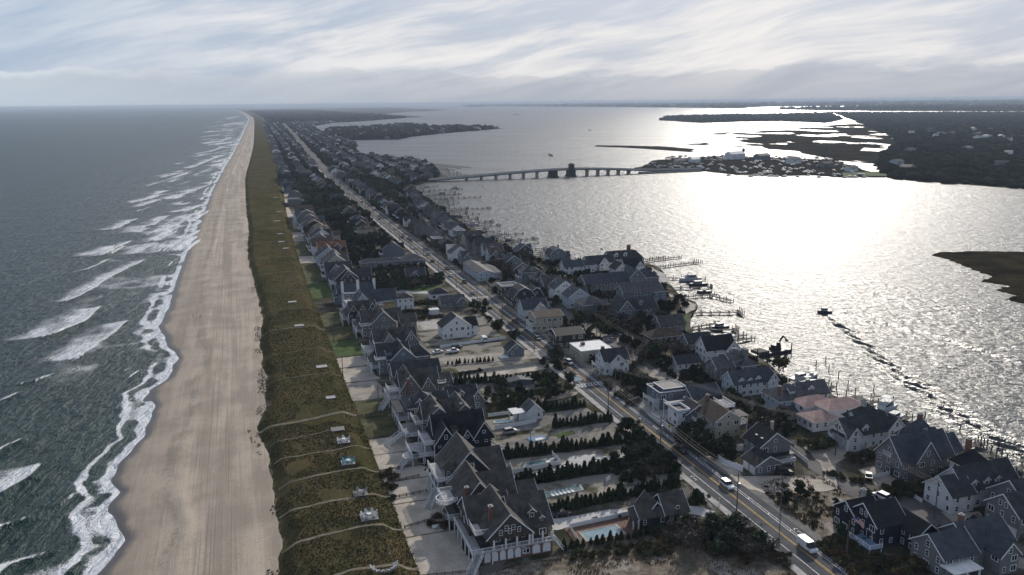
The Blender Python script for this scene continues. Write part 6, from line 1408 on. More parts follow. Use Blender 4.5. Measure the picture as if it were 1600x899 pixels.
RG = 'vehicles driving along the road'
car('van', 'white', -56.6, -1.1, 180, 'white delivery van on the road at the bottom of the photo', RG)
car('suv', 'white', -24.2, -1.2, 180, 'white sport utility car on the road beside the white-fenced yard', RG)
car('pickup', 'black', -.2, -1.2, 180, 'dark pickup truck on the road by the tall pole with cross arms', RG)
ROADCARS = [('suv', 'silver', 86, 0, 'silver car on the road just past the ladder crossing'), ('suv', 'black', 98, 1, 'dark car on the road beside the white flat roof'), ('sedan', 'grey', 122, 0, 'grey car on the road level with the dark box house'), ('sedan', 'black', 152, 0, 'black car on the road level with the white and blue gable house'), ('sedan', 'silver', 214, 1, 'silver car on the road level with the long pale blue house'), ('suv', 'black', 242, 0, 'black car on the road level with the dark wood'), ('sedan', 'white', 262, 1, 'white car on the road just beyond the long pale blue house'), ('suv', 'grey', 283, 0, 'grey car on the road between the wood and the clubhouse')]
for k, c, s, d, lb in ROADCARS: car(k, c, s, RC + (1.5 if d == 0 else -1.5), 180 if d == 0 else 0, lb, RG)
for i, (k, c, s, d) in enumerate((('sedan', 'black', 310, 1), ('suv', 'silver', 335, 0), ('sedan', 'white', 362, 1), ('suv', 'grey', 395, 0), ('sedan', 'black', 404, 0), ('sedan', 'black', 412, 1), ('suv', 'white', 455, 0), ('sedan', 'grey', 520, 1), ('sedan', 'white', 580, 0), ('suv', 'black', 650, 0), ('sedan', 'silver', 740, 1), ('suv', 'black', 860, 0))):
    car(k, c, s, RC + (1.5 if d == 0 else -1.5), 180 if d == 0 else 0, f'small {c} car far along the road, {ordw(i)} beyond the clubhouse counting away', RG)
PG = 'parked vehicles'
carpx('suv', 'white', 1377, 779, 12, 'white off-road car on the back street beside the dry plot', PG)
carpx('sedan', 'black', 1357, 747, -40, 'black car parked by the white wall of the shingled house', PG)
carpx('suv', 'black', 1225, 741, -100, 'dark car parked beside the grey clapboard house', PG)
carpx('suv', 'black', 1532, 820, 180, 'black car nearest the white garage at the right edge', PG); carpx('suv', 'black', 1542, 826, 180, 'second black car in front of the grey house at the right edge', PG)
carpx('sedan', 'green', 1563, 840, 150, 'dark green car parked below the two black cars at the right edge', PG); carpx('suv', 'grey', 1592, 838, 180, 'grey car half hidden at the right edge', PG); carpx('sedan', 'black', 1578, 872, 150, 'black car behind the street corner bushes at the right edge', PG)
carpx('sedan', 'white', 684, 552, -80, 'white car parked behind the blue grey beach house', PG); carpx('pickup', 'white', 708, 551, -85, 'white pickup truck parked above the clipped hedge', PG); carpx('suv', 'navy', 714, 545, -80, 'dark blue car parked beside the white pickup', PG)
carpx('suv', 'silver', 797, 677, -82, 'silver car on the grey drive below the blue pool', PG); carpx('van', 'white', 756, 533, 0, 'white van parked near the road behind the hedge', PG)
carpx('suv', 'black', 1188, 652 + 8, -90, 'black car in the lane beside the pink house', PG); carpx('suv', 'grey', 560, 413, -80, 'pale car on the court beside the clubhouse', PG)
carpx('sedan', 'silver', 956, 533, -60, 'silver car parked in the lane above the white flat roof', PG); carpx('pickup', 'grey', 962, 527, -60, 'grey pickup parked in the lane above the white flat roof', PG); carpx('sedan', 'white', 1272, 672, -90, 'white car under the front of the pink house', PG)
carpx('sedan', 'black', 878, 806, 80, 'dark car by the steps of the arched-base house', PG)

# ---- utility poles and wires
def pole_mesh():
    p = MB(); p.cyl(0, 0, -.3, 12.5, .17, 8, .11)
    a = MB(); a.box(-1.3, 1.3, -.06, .06, -.07, .07)
    i = MB(); i.cyl(0, 0, 0, .22, .06, 6, .04)
    t = MB(); t.cyl(0, 0, 0, 1.0, .27, 10); t.box(-.05, .05, .2, .4, .3, .7)
    return p.mesh('shaft', 'pole_wood'), a.mesh('cross_arm', 'pole_wood'), i.mesh('insulator', 'metal_grey'), t.mesh('transformer', 'metal_grey')
PM = pole_mesh(); POLES = {}
def pole(s, t, label, hgt=1.0, arms=2, tf=False, row=None, group='utility poles'):
    x, y = L(s, t); o = ob('utility_pole', None, None, (x, y, GZ), TH, (1, 1, hgt), label=label, cat='utility pole', group=group)
    ob('shaft', PM[0], o)
    for k in range(arms):
        a = ob('cross_arm', PM[1], o, (0, .16, 11.7 - k * 1.3), 0, (1 - .15 * k, 1, 1))
        for e in (-1.15, -.4, .4, 1.15): ob('insulator', PM[2], a, (e, 0, .07))
    if tf: ob('transformer', PM[3], o, (.4, 0, 8.6))
    POLES.setdefault(row, []).append((s, t, hgt)); return o
pl = [((1158, 812), 'tall wooden pole at the pavement between the white car and the van', 1, True), ((1051, 712), 'wooden pole with two cross arms near the dark pickup truck', 2, True), ((947, 648), 'wooden pole on the left pavement below the ladder crossing', 1, False), ((898, 603), 'wooden pole at the left end of the ladder crossing', 1, False)]
for (px, py), lb, ar, tf in pl: s, t = ST(px, py); pole(s, -8.9, lb, 1.0, ar, tf, 'road')
for i, s in enumerate(np.arange(104, 900, 42)): pole(s, -8.9, f'thin wooden pole on the left pavement, {ordw(i)} past the crossing', 1.0, 1 if i % 3 else 2, False, 'road')
for i, s in enumerate((-62.5, -39, 52, 118, 166, 214, 262, 310, 360, 410, 470)): pole(s, 4.6, f'shorter pole on the bay side of the road, {ordw(i)} from the photo bottom', .72, 0, False, None)
for (px, py), lb in (((1460, 812), 'pole at the street corner by the long white house'), ((1305, 712), 'pole beside the gravel court of the pink house'), ((1075, 640), 'pole behind the flat-topped modern house'), ((961, 618), 'pole on the verge below the white two-storey house'), ((1009, 570), 'pole at the bend of the back street'), ((932, 525), 'pole beside the dark box house lane')):
    s, t = ST(px, py); pole(s, t, lb, .8, 1, False, 'back')
for (px, py), lb in (((592, 640), 'thin pole in the grass plot behind the dune'), ((536, 590), 'thin pole behind the dune above the sand walkway'), ((522, 535), 'thin pole at the dune edge near the green lawn')):
    s, t = ST(px, py); pole(s, t, lb, .7, 0, False, None)
def wires():
    for row, heights in (('road', (12.0, 10.7)), ('back', (9.4,))):
        P = sorted(POLES[row])
        for a, b in zip(P, P[1:]):
            if b[0] > 420 or abs(b[0] - a[0]) > 95: continue
            m = MB()
            for hz_, offs in zip(heights, ((-1.1, 0, 1.1), (-.6, .6))):
                for e in offs:
                    q = []
                    for k in range(9):
                        f = k / 8; x, y = L(a[0] + (b[0] - a[0]) * f, a[1] + (b[1] - a[1]) * f + e); q.append(Vector((x, y, GZ + hz_ - 1.4 * (1 - (2 * f - 1) ** 2) * .6)))
                    for u, v in zip(q, q[1:]): m.beam(u, v, .06)
            o = m.build('power_lines', 'wire'); o['label'] = f'sagging overhead wires between poles along the {"road" if row == "road" else "back street"}'; o['category'] = 'wires'; o['group'] = 'overhead wires of the ' + row; o['kind'] = 'stuff'
wires()
# ---- flags
def flag(x, y, z, hgt, label, w=1.6, group=None, rz=.4):
    o = ob('flagpole', None, None, (x, y, z), rz, label=label, cat='flag', group=group)
    p = MB(); p.cyl(0, 0, 0, hgt, .06, 6, .035); p.build('pole', 'metal_grey', o)
    def cloth(u0, u1, v0, v1, m, nm, eps=0):
        b = MB(); n = 6; pts = []; 
        for i in range(n + 1):
            u = u0 + (u1 - u0) * i / n
            for v in (v0, v1): pts.append((u * w, .12 * math.sin(u * 5) * w + eps, hgt - .1 - v * w * .58 - u * w * .28))
        b.add(pts, [(2 * i, 2 * i + 1, 2 * i + 3, 2 * i + 2) for i in range(n)]); return b.build(nm, m, o)
    for k in range(13): cloth(0.03, 1, k / 13, (k + 1) / 13, 'flag_red' if k % 2 == 0 else 'flag_white', 'stripe')
    for e in (-.02, .02): cloth(0.03, .42, 0, .54, 'flag_blue', 'canton', e)
fx, fy = at(1331, 852); flag(fx, fy, GZ, 7.5, 'striped flag on a white pole in the hedge left of the navy house', 2.6, rz=-.9)
for (px, py), lb in (((1480, 676), 'small striped flag on a dock pole left of the big shingled house'), ((938, 402), 'small striped flag over the water left of the mansion')): fx, fy = at(px, py, 0); flag(fx, fy, 0, 6, lb, 1.8)

# ---- pools, fences, terraces
def pool(label, pts, water, coping='concrete', dk=None):
    W = pw(pts, GZ); cx = sum(p[0] for p in W) / len(W); cy = sum(p[1] for p in W) / len(W)
    o = ob('swimming_pool', None, None, (cx, cy, GZ), label=label, cat='swimming pool')
    A = [(x - cx, y - cy) for x, y in W]
    def ring(k0, k1, z0, z1, m, nm):
        b = MB(); n = len(A); pts_ = []
        for k, z in ((k0, z0), (k1, z1)): pts_ += [(x * (1 + k / math.hypot(x, y)), y * (1 + k / math.hypot(x, y)), z) for x, y in A]
        b.add(pts_, [(i, (i + 1) % n, n + (i + 1) % n, n + i) for i in range(n)]); return b.build(nm, m, o)
    b = MB(); b.add([(x, y, .16) for x, y in A], [tuple(range(len(A)))]); b.build('water', water, o)
    ring(0, .7, .22, .22, coping, 'coping'); ring(0, 0.001, .1, .22, coping, 'pool_edge'); 
    ring(.7, .71, .22, .0, coping, 'coping_face')
    if dk: ring(.7, dk, .2, .2, 'deck_wood', 'pool_deck')
pool('rectangular pale blue pool in brick paving beside the dark pool house', [(908, 833), (961, 822), (974, 835), (919, 846)], 'pool_water')
pool('long pool with dark blue ribbed cover below the conifer hedge', [(850, 771), (903, 758), (909, 767), (853, 779)], 'pool_cover_blue')
pool('grey pool inside the white-walled terrace', [(818, 733), (856, 725), (851, 719), (823, 724)], 'pool_cover_blue')
pool('turquoise pool beside the white-trimmed pool house', [(774, 662), (799, 660.5), (797, 656), (774, 658.5)], 'pool_deep')
pool('small pool behind the white flat roof house', [(893, 590), (903, 588), (908, 594), (898, 596)], 'pool_deep')
def fence(label, pts, hgt=1.3, m='trim_white', step=2.0, solid=True, group='white garden fences', px=True, name='fence', cat='fence'):
    W = [Vector((*at(px_, py_, GZ), GZ)) for px_, py_ in pts] if px else [Vector((*L(a, b), GZ)) for a, b in pts]
    o = ob(name, None, None, W[0], label=label, cat=cat, group=group)
    pm = MB(); pm.box(-.08, .08, -.08, .08, -.05, 1); pm = pm.mesh('post', m)
    for a, b in zip(W, W[1:]):
        n = max(1, int((b - a).length / step)); d = (b - a) / n; r = math.atan2(d.y, d.x); ln = d.length
        q = MB()
        if solid: q.box(.09, ln - .09, -.03, .03, .08, hgt)
        else:
            q.box(.09, ln - .09, -.03, .03, hgt - .12, hgt); q.box(.09, ln - .09, -.03, .03, .25, .33)
            for k in range(int(ln / .3)): q.box(.15 + k * .3, .25 + k * .3, -.02, .02, .1, hgt - .1)
        me = q.mesh('panel', m)
        for i in range(n):
            p = a + d * i - W[0]; ob('post', pm, o, p, r, (1, 1, hgt + .15)); ob('panel', me, o, p, r)
        ob('post', pm, o, b - W[0], r, (1, 1, hgt + .15))
fence('white board fence along the top of the foreground pool', [(890, 826), (984, 805.5)], 1.2)
fence('white picket fence at the left end of the foreground pool', [(890, 827), (906, 851)], 1.0, solid=False)
fence('white wall round the terrace pool', [(797, 729), (801, 740), (876, 726), (863, 712)], 1.3)
fence('white curved wall below the turquoise pool', [(773, 671), (812, 666), (838, 660)], 1.3)
fence('white wall above the turquoise pool', [(763, 652), (808, 646)], 1.2)
fence('tall white board fence round the sandy yard beside the road', [(1130, 727), (1115, 714), (1116, 711), (1168, 703)], 1.9); fence('white board fence on the house side of the sandy yard', [(1130, 727), (1160, 738)], 1.9)
fence('white road fence of the blue grey terrace house', [(1018, 652), (1050, 676), (1060, 672)], 1.8)
fence('white fence along the bay side of the long sandy drive', [(688, 544), (790, 530)], 1.2); fence('pale wall above the sandy drive', [(715, 586), (870, 566)], 1.2, 'stone_pale')
fence('white garden wall of the shingled house', [(1364, 748), (1395, 742)], 1.2); fence('white wall bordering the back street yard', [(1235, 704), (1262, 726)], 1.3); fence('white wall by the hedge of the long white house', [(1412, 768), (1440, 786)], 1.1)
fence('long low pale wall along the bay side of the road', [(735, 418), (800, 478), (845, 520)], 1.1, 'stone_pale')
fence('white balustrade at the pavement by the mouth of the white drive', [(1082, 770), (1112, 795)], .9, solid=False)
for i, (a, b) in enumerate((((-17.9, -85), (-15.5, -75)), ((-2, -85), (-1, -76)), ((14.6, -85.5), (15.6, -77)), ((57.5, -86), (60, -75)), ((-39.6, -85.8), (-41.5, -74)), ((7, -85), (8.5, -76)), ((38, -85), (39, -77)))):
    fence(f'weathered low plank fence across the sand behind the dune, {ordw(i)} listed', [a, b], .7, 'dock_wood', 1.6, False, 'weathered fences behind the dune', px=False)
for n_, o_ in enumerate([o for o in C.objects if o.get('group') == 'weathered fences behind the dune']): o_['label'] = 'weathered low plank fence across the sand between dune and beach houses'
fence('sand fence along the seaward foot of the dune', [(44, -114.6), (70, -113.0), (98, -113.8), (118, -113.5)], .9, 'dock_wood', 1.6, False, 'sand fences', px=False)
def lounger(x, y, z, rz, label, group):
    o = ob('sun_lounger', None, None, (x, y, z), rz, label=label, cat='lounger', group=group)
    b = MB(); b.box(-.35, .35, 0, 1.3, .3, .38); b.build('seat', 'trim_white', o); b = MB(); b.add([(-.35, 1.3, .3), (.35, 1.3, .3), (.35, 1.85, .75), (-.35, 1.85, .75), (-.35, 1.3, .38), (.35, 1.3, .38), (.35, 1.82, .82), (-.35, 1.82, .82)], [(0, 1, 2, 3), (4, 5, 6, 7), (0, 1, 5, 4), (1, 2, 6, 5), (2, 3, 7, 6), (3, 0, 4, 7)]); b.build('backrest', 'trim_white', o)
    for px_, py_ in ((-.3, .1), (.3, .1), (-.3, 1.2), (.3, 1.2)): b = MB(); b.box(px_ - .04, px_ + .04, py_ - .04, py_ + .04, 0, .3); b.build('leg', 'trim_white', o)
for i in range(4): x, y = at(853 + 3.6 * i * .9, 723 - 2.0 * i + 2, GZ); lounger(x, y, GZ + .22, TH - 1.5, 'white lounger in the row at the right end of the white-walled pool', 'loungers at the white-walled pool')
for i in range(6): x, y = at(866 + 6.2 * i, 778.5 - 1.3 * i, GZ); lounger(x, y, GZ + .22, TH + .2, 'white lounger in the row in front of the covered pool', 'loungers at the covered pool')
for i in range(2): x, y = L(31.6 + i * 1.0, -74.2); lounger(x, y, GZ + 3.02, TH + 1.9, 'lounger on the grey deck of the bell-gabled house', 'loungers on the bell-gabled house deck')
def chair_meshes():
    s_ = MB(); s_.box(-.35, .35, -.3, .35, .34, .42); k = MB(); k.add([(-.33, .3, .36), (.33, .3, .36), (.33, .62, 1.05), (-.33, .62, 1.05), (-.33, .38, .36), (.33, .38, .36), (.33, .70, 1.05), (-.33, .70, 1.05)], [(0, 1, 2, 3), (4, 5, 6, 7), (0, 1, 5, 4), (1, 2, 6, 5), (2, 3, 7, 6), (3, 0, 4, 7)])
    a = MB(); a.box(-.05, .05, -.35, .45, .55, .62); a.box(-.04, .04, -.33, -.25, 0, .55); l = MB(); l.box(-.04, .04, -.04, .04, 0, .36)
    return [[q.mesh(n, m) for q, n in ((s_, 'seat'), (k, 'backrest'), (a, 'armrest'), (l, 'leg'))] for m in ('chair_white', 'metal_grey', 'cloth_teal')]
CHM = chair_meshes()
def chair(x, y, z, rz, label, group, c=0, sc_=1.0):
    o = ob('garden_chair', None, None, (x, y, z), rz, (sc_,) * 3, label=label, cat='chair', group=group); S_, B_, A_, L_ = CHM[c]
    ob('seat', S_, o); ob('backrest', B_, o); ob('armrest', A_, o, (-.38, 0, 0)); ob('armrest', A_, o, (.38, 0, 0)); ob('leg', L_, o, (-.3, .3, 0)); ob('leg', L_, o, (.3, .3, 0))
def table(x, y, z, r, label, m='trim_white'):
    o = ob('garden_table', None, None, (x, y, z), label=label, cat='table'); b = MB(); b.cyl(0, 0, .68, .74, r, 12); b.build('table_top', m, o); b = MB(); b.cyl(0, 0, 0, .68, .08, 6); b.build('leg', m, o)
def dz(s, t): return float(dune_z(np.array([float(s)]), np.array([float(t)]))[0])
def platform(s, t, w, d, label, m='deck_pale', chairs=0, tab=True, c=0, who=''):
    x, y = L(s, t); z = dz(s, t) + .35
    o = ob('dune_platform', None, None, (x, y, z), TH, label=label, cat='platform', group='platforms on the dune')
    for i in range(int(w / .5)): b = MB(); b.box(-w / 2 + i * .5 + .02, -w / 2 + i * .5 + .48, -d / 2, d / 2, -.06, 0); b.build('plank', m, o)
    b = MB(); b.box(-w / 2, w / 2, -d / 2, d / 2, -.3, -.07); b.build('frame', 'dock_wood', o)
    for e in (-1, 1):
        for f in (-1, 1): ob('post', POST, o, (e * (w / 2 - .2), f * (d / 2 - .2), -1.4), 0, (1, 1, 1.1))
    for k in range(chairs):
        a = k * 2 * math.pi / chairs + .3; r = min(w, d) * .36; cx, cy = math.cos(a) * r, math.sin(a) * r
        chair(x + cx * math.cos(TH) - cy * math.sin(TH), y + cx * math.sin(TH) + cy * math.cos(TH), z, TH + a - math.pi / 2, f'{("white", "grey", "teal")[c]} chair on the dune platform {who}', f'chairs on the dune platform {who}', c)
    if tab: table(x, y, z + .005, .6, f'table in the middle of the dune platform {who}', ('trim_white', 'metal_grey', 'trim_white')[c])
platform(71, -92.6, 3.4, 2.6, 'empty pale platform on the dune left of the sage green house', chairs=0, tab=False)
platform(43, -93.6, 4.0, 3.2, 'empty grey wooden platform on the dune beside the widest sand path', 'deck_wood', 0, False)
platform(33, -93, 3.8, 3.4, 'dune platform with grey chairs, below the empty grey platform', chairs=5, c=0, who='next to the wide sand path')
platform(17.8, -93.6, 3.8, 3.4, 'dune platform with teal seats and white table', chairs=6, c=2, who='with teal seats')
platform(-1.6, -93, 3.6, 3.2, 'wooden dune platform with grey chairs at the fork of a sand path', 'deck_wood', 4, True, 1, 'left of the brown bushes')
platform(-15, -92.8, 4.2, 4.0, 'grey dune platform with round white dining set', 'metal_grey', 8, True, 0, 'with the round dining set')
for k in range(9):      # open ring of white chairs at the bottom of the dune
    a = math.pi * (.95 + 1.1 * k / 8); s, t = -38.6 + 1.7 * math.sin(a), -93.2 + 2.3 * math.cos(a); x, y = L(s, t); chair(x, y, dz(s, t) + .25, TH + a - math.pi / 2, 'white chair in the half ring at the bottom of the dune', 'half ring of white chairs on the dune', 0, .95)
FARP = polyST([(453, 388), (462, 344), (490, 508), (516, 571), (448, 378), (447, 345), (458, 330), (447, 308), (485, 470), (437, 288), (452, 365)], 4.5)
for i, (s, t) in enumerate(FARP): platform(s, float(t_back(np.array([s]))[0]) - 7 - 2 * (i % 3), 4.0, 3.2, f'small pale platform far along the dune, number {ordw(i)} in a loose row', 'deck_pale', 0, False)
for i, o_ in enumerate([o for o in C.objects if o.name.startswith('dune_platform') and 'loose row' in o.get('label', '')]): o_['label'] = 'small pale platform in the loose row far along the dune crest'
x, y = L(-20.5, -78); o = ob('picnic_bench', None, None, (x, y, GZ), TH, label='white bench on the sand beside the round terrace house', cat='bench')
b = MB(); b.box(-.9, .9, -.25, .25, .42, .5); b.build('seat', 'trim_white', o); b = MB(); b.box(-.9, .9, .25, .32, .5, .95); b.build('backrest', 'trim_white', o)
for e in (-.75, .75): b = MB(); b.box(e - .05, e + .05, -.22, .22, 0, .42); b.build('leg', 'trim_white', o)
for i, ((px, py), lb) in enumerate((((945, 765), 'basketball hoop on a dark post by the grey court'), ((829, 692), 'basketball hoop at the blue half court'))):
    x, y = at(px, py, GZ); o = ob('basketball_hoop', None, None, (x, y, GZ), TH + .5, label=lb, cat='basketball hoop')
    b = MB(); b.cyl(0, 0, 0, 3.0, .08, 6); b.beam((0, 0, 2.9), (0, -.9, 3.2), .1); b.build('post', 'metal_dark', o); b = MB(); b.box(-.9, .9, -1.0, -.94, 2.8, 3.9); b.build('backboard', 'trim_white', o)
    b = MB()
    for k in range(10): a0, a1 = k * .6283, (k + 1) * .6283; b.beam((.23 * math.cos(a0), -1.3 + .23 * math.sin(a0), 3.05), (.23 * math.cos(a1), -1.3 + .23 * math.sin(a1), 3.05), .03)
    b.build('rim', 'flag_red', o)
px_sheet('sports_court', [(822, 685), (846, 680.5), (856, 687), (831, 691.5)], 'court_blue', G3 + .01)
cw = pw([(835, 686.3), (847, 684), (851, 687), (838, 689.5)], GZ); sheet('court_marking', cw, G3 + .016, 'paint_white')
def sign(px, py, m, label):
    x, y = at(px, py, GZ); o = ob('road_sign', None, None, (x, y, GZ), TH, label=label, cat='sign'); b = MB(); b.cyl(0, 0, 0, 2.4, .04, 6); b.build('post', 'metal_grey', o); b = MB(); b.box(-.4, .4, -.03, .03, 1.7, 2.6); b.build('plate', m, o)
sign(1046, 676, 'paint_sign_yellow', 'yellow warning sign beside the white road fence'); sign(860, 545, 'cloth_teal', 'small blue sign at the bay side of the road'); sign(620, 372, 'paint_sign_yellow', 'yellow sign far along the road')
for i, (px, py) in enumerate(((1124, 787), (1060, 733), (1000, 660), (1214, 868))):
    x, y = at(px, py, GZ); o = ob('mailbox', None, None, (x, y, GZ), TH, label=['mailbox at the mouth of the white gravel drive', 'mailbox by the pole with two cross arms', 'mailbox beside the pavement below the crossing', 'white post box at the bottom of the road'][i], cat='mailbox'); b = MB(); b.box(-.06, .06, -.06, .06, 0, 1.05); b.build('post', 'trim_white', o); b = MB(); b.box(-.16, .16, -.3, .3, 1.05, 1.35); b.build('box', 'trim_white' if i else 'metal_dark', o)

# ---- two people walking on the sand
def person(px, py, label, m, rz):
    x, y = at(px, py, 1.0); s, t = ST(px, py, 1.0); z = float(beach_z(np.array([s]), np.array([t]))[0])
    J = [((0, 0, .95), .15), ((0, 0, 1.2), .15), ((0, 0, 1.45), .17), ((0, 0, 1.55), .07), ((0, .02, 1.68), .11), ((0, .02, 1.78), .09), ((.1, 0, .9), .1), ((.12, .14, .5), .075), ((.12, .02, .08), .05), ((.12, .18, .04), .04), ((-.1, 0, .9), .1), ((-.12, -.12, .5), .075), ((-.12, -.32, .1), .05), ((-.12, -.18, .04), .04), ((.22, 0, 1.42), .06), ((.28, -.1, 1.15), .05), ((.28, .05, .92), .04), ((-.22, 0, 1.42), .06), ((-.28, .1, 1.15), .05), ((-.28, .2, .95), .04)]
    E = [(0, 1), (1, 2), (2, 3), (3, 4), (4, 5), (0, 6), (6, 7), (7, 8), (8, 9), (0, 10), (10, 11), (11, 12), (12, 13), (2, 14), (14, 15), (15, 16), (2, 17), (17, 18), (18, 19)]
    me = bpy.data.meshes.new('body'); me.from_pydata([j[0] for j in J], E, []); me.materials.append(MATS[m])
    o = ob('person', None, None, (x, y, z), rz, label=label, cat='person'); bo = ob('body', me, o)
    md = bo.modifiers.new('skin', 'SKIN'); bo.modifiers.new('sub', 'SUBSURF').render_levels = 1
    for sv, j in zip(me.skin_vertices[0].data, J): sv.radius = (j[1], j[1])
    me.skin_vertices[0].data[0].use_root = True
    b = MB(); b.v = []; v, f = ICO1; b.add([(p[0] * .12, .02 + p[1] * .13, 1.75 + max(p[2], -.2) * .12) for p in v], [tuple(q) for q in f]); b.build('hair', 'bark', o)
person(302, 496, 'person in dark clothes walking on the beach, nearer the water', 'cloth_dark', 2.2); person(313, 498, 'person in dark clothes walking on the beach, nearer the dune', 'cloth_grey', 2.0)

# ================================================================== DOCKS AND BOATS
pil = MB(); pil.cyl(0, 0, -2.0, 2.0, .2, 7, .17); PIL = pil.mesh('piling', 'piling_wood')
def dock(p0, p1, label, w=1.8, group='docks on the bay shore', head=0, step=4.0, tall=1.0, deck_=True):
    a = Vector((*at(*p0, 1.0), 0)); b_ = Vector((*at(*p1, 1.0), 0)); d = b_ - a; ln = d.length; r = math.atan2(d.y, d.x)
    o = ob('dock', None, None, a, r, label=label, cat='dock', group=group)
    if deck_:
        q = MB(); q.box(-1.0, ln, -w / 2, w / 2, .85, 1.05); q.build('walkway', 'dock_wood', o)
    n = max(2, int(ln / step))
    for i in range(n + 1):
        for e in ((-1, 1) if deck_ else (0,)): ob('piling', PIL, o, (ln * i / n, e * (w / 2 + .12), random.uniform(-.4, .5)), 0, (1, 1, tall * random.uniform(.9, 1.15)))
    if head:
        q = MB(); q.box(ln + .01, ln + 1.7, -head / 2, head / 2, .84, 1.04); q.build('head_walkway', 'dock_wood', o)
        for e in (-1, -.33, .33, 1): ob('piling', PIL, o, (ln + 1.9, e * head / 2, .4), 0, (1, 1, 1.2))
    return o
DK = [((987, 411), (1063, 401), 0), ((1030, 417), (1086, 410), 6), ((1040, 434), (1102, 436), 0), ((1050, 450), (1106, 449), 4), ((1063, 464), (1118, 460), 0), ((1112, 462), (1144, 470), 0), ((1082, 489), (1153, 488), 8), ((1080, 512), (1120, 505), 0), ((1092, 515), (1145, 515), 6), ((1110, 538), (1177, 528), 0), ((1126, 531), (1164, 523), 0), ((1258, 603), (1292, 597), 0), ((1283, 611), (1303, 603), 0), ((1334, 637), (1368, 627), 0), ((1385, 662), (1421, 651), 0), ((1486, 704), (1528, 694), 3), ((1500, 717), (1552, 712), 6), ((1562, 741), (1602, 729), 0), ((1582, 752), (1620, 742), 0)]
for i, (a, b_, hd) in enumerate(DK): dock(a, b_, f'dark timber dock, {ordw(i)} on the bay shore from the mansion towards the camera', head=hd)
for p0, p1 in (((1316, 626), (1354, 628)),): 
    a = Vector((*at(1334, 625, 1), 0)); o = ob('dock', None, None, a, TH + .2, label='square timber mooring platform left of the white yacht', cat='dock', group='docks on the bay shore'); q = MB(); q.box(-4.5, 4.5, -3, 3, .85, 1.05); q.build('walkway', 'dock_wood', o)
    for e in (-4.6, 0, 4.6):
        for f in (-3.1, 3.1): ob('piling', PIL, o, (e, f, .6), 0, (1, 1, 1.4))
DK2 = [((658, 294), (683, 291)), ((652, 299), (722, 296)), ((660, 306), (694, 303)), ((664, 312), (751, 308)), ((674, 319), (700, 315)), ((686, 330), (727, 329)), ((706, 338), (732, 339)), ((712, 346), (736, 343)), ((726, 351), (745, 348)), ((738, 359), (763, 362)), ((755, 370), (790, 366)), ((788, 380), (812, 376)), ((800, 386), (826, 386)), ((828, 399), (864, 395)), ((668, 255), (735, 262)), ((672, 258), (720, 263)), ((680, 262), (710, 266)), ((860, 407), (985, 404))]
for i, (a, b_) in enumerate(DK2): dock(a, b_, f'thin far dock with pilings, {ordw(i)} on the shore between mansion and bridge' if i < 14 else f'thin far dock {ordw(i - 14)} beyond the bridge landing' if i < 17 else 'long row of mooring posts behind the mansion', step=6, w=2.2, tall=1.1)
def more_docks():
    r = random.Random(17); s = 268.0
    while s < 1060:
        t = t_bay(s); x0, y0 = L(s, t - 1.5); ln = r.uniform(13, 30) * (1 if r.random() < .8 else 1.7); a = TH + r.uniform(-.22, .22)
        o = ob('dock', None, None, (x0, y0, 0), a, label='short timber dock in the close row between the mansion and the bridge', cat='dock', group='close row of short docks up to the bridge')
        q = MB(); q.box(0, ln, -.9, .9, .85, 1.05); q.build('walkway', 'dock_wood', o)
        n = max(3, int(ln / 5))
        for i in range(n + 1):
            for e_ in (-1.05, 1.05): ob('piling', PIL, o, (ln * i / n, e_, r.uniform(-.5, .1)), 0, (1, 1, 1))
        if r.random() < .5:
            q = MB(); q.box(ln + .01, ln + 1.6, -4, 4, .84, 1.04); q.build('head_walkway', 'dock_wood', o)
            for e_ in (-4, -1.3, 1.3, 4): ob('piling', PIL, o, (ln + 1.7, e_, .0), 0, (1, 1, 1))
        s += r.uniform(11, 19) * (1 if s < 600 else 1.5)
more_docks()
for i, (px, py) in enumerate(((1295, 580), (1310, 590), (1325, 605), (1290, 567), (1365, 612), (1395, 630), (1445, 655), (1500, 675), (1560, 702), (1097, 413), (1275, 573))):
    x, y = at(px, py, 0); q = ob('mooring_post', None, None, (x, y, 0), label='lone mooring post standing in the bay near the docks', cat='mooring post', group='lone mooring posts in the bay'); ob('piling', PIL, q, (0, 0, .3), 0, (1, 1, 1.1))
def hull_mesh(ln, w, h, m):
    b = MB(); n = 9; rows = []
    for i in range(n):
        k = i / (n - 1); x = -ln / 2 + ln * k; hw = w / 2 * (1 - max(0, (k - .45) / .55) ** 2.2) * (.92 + .08 * min(1, k * 4)); sheer = h * (1 + .35 * max(0, k - .3))
        rows.append([(x, -hw, sheer), (x, -hw * .86, .1), (x, 0, -.35 + .35 * max(0, k - .6)), (x, hw * .86, .1), (x, hw, sheer)])
    pts = [p for r in rows for p in r]
    f = [(i * 5 + j, (i + 1) * 5 + j, (i + 1) * 5 + j + 1, i * 5 + j + 1) for i in range(n - 1) for j in range(4)]
    f += [(i * 5 + 4, (i + 1) * 5 + 4, (i + 1) * 5, i * 5) for i in range(n - 1)] + [(0, 1, 2, 3, 4)]
    b.add(pts, f); return b.mesh('hull', m)
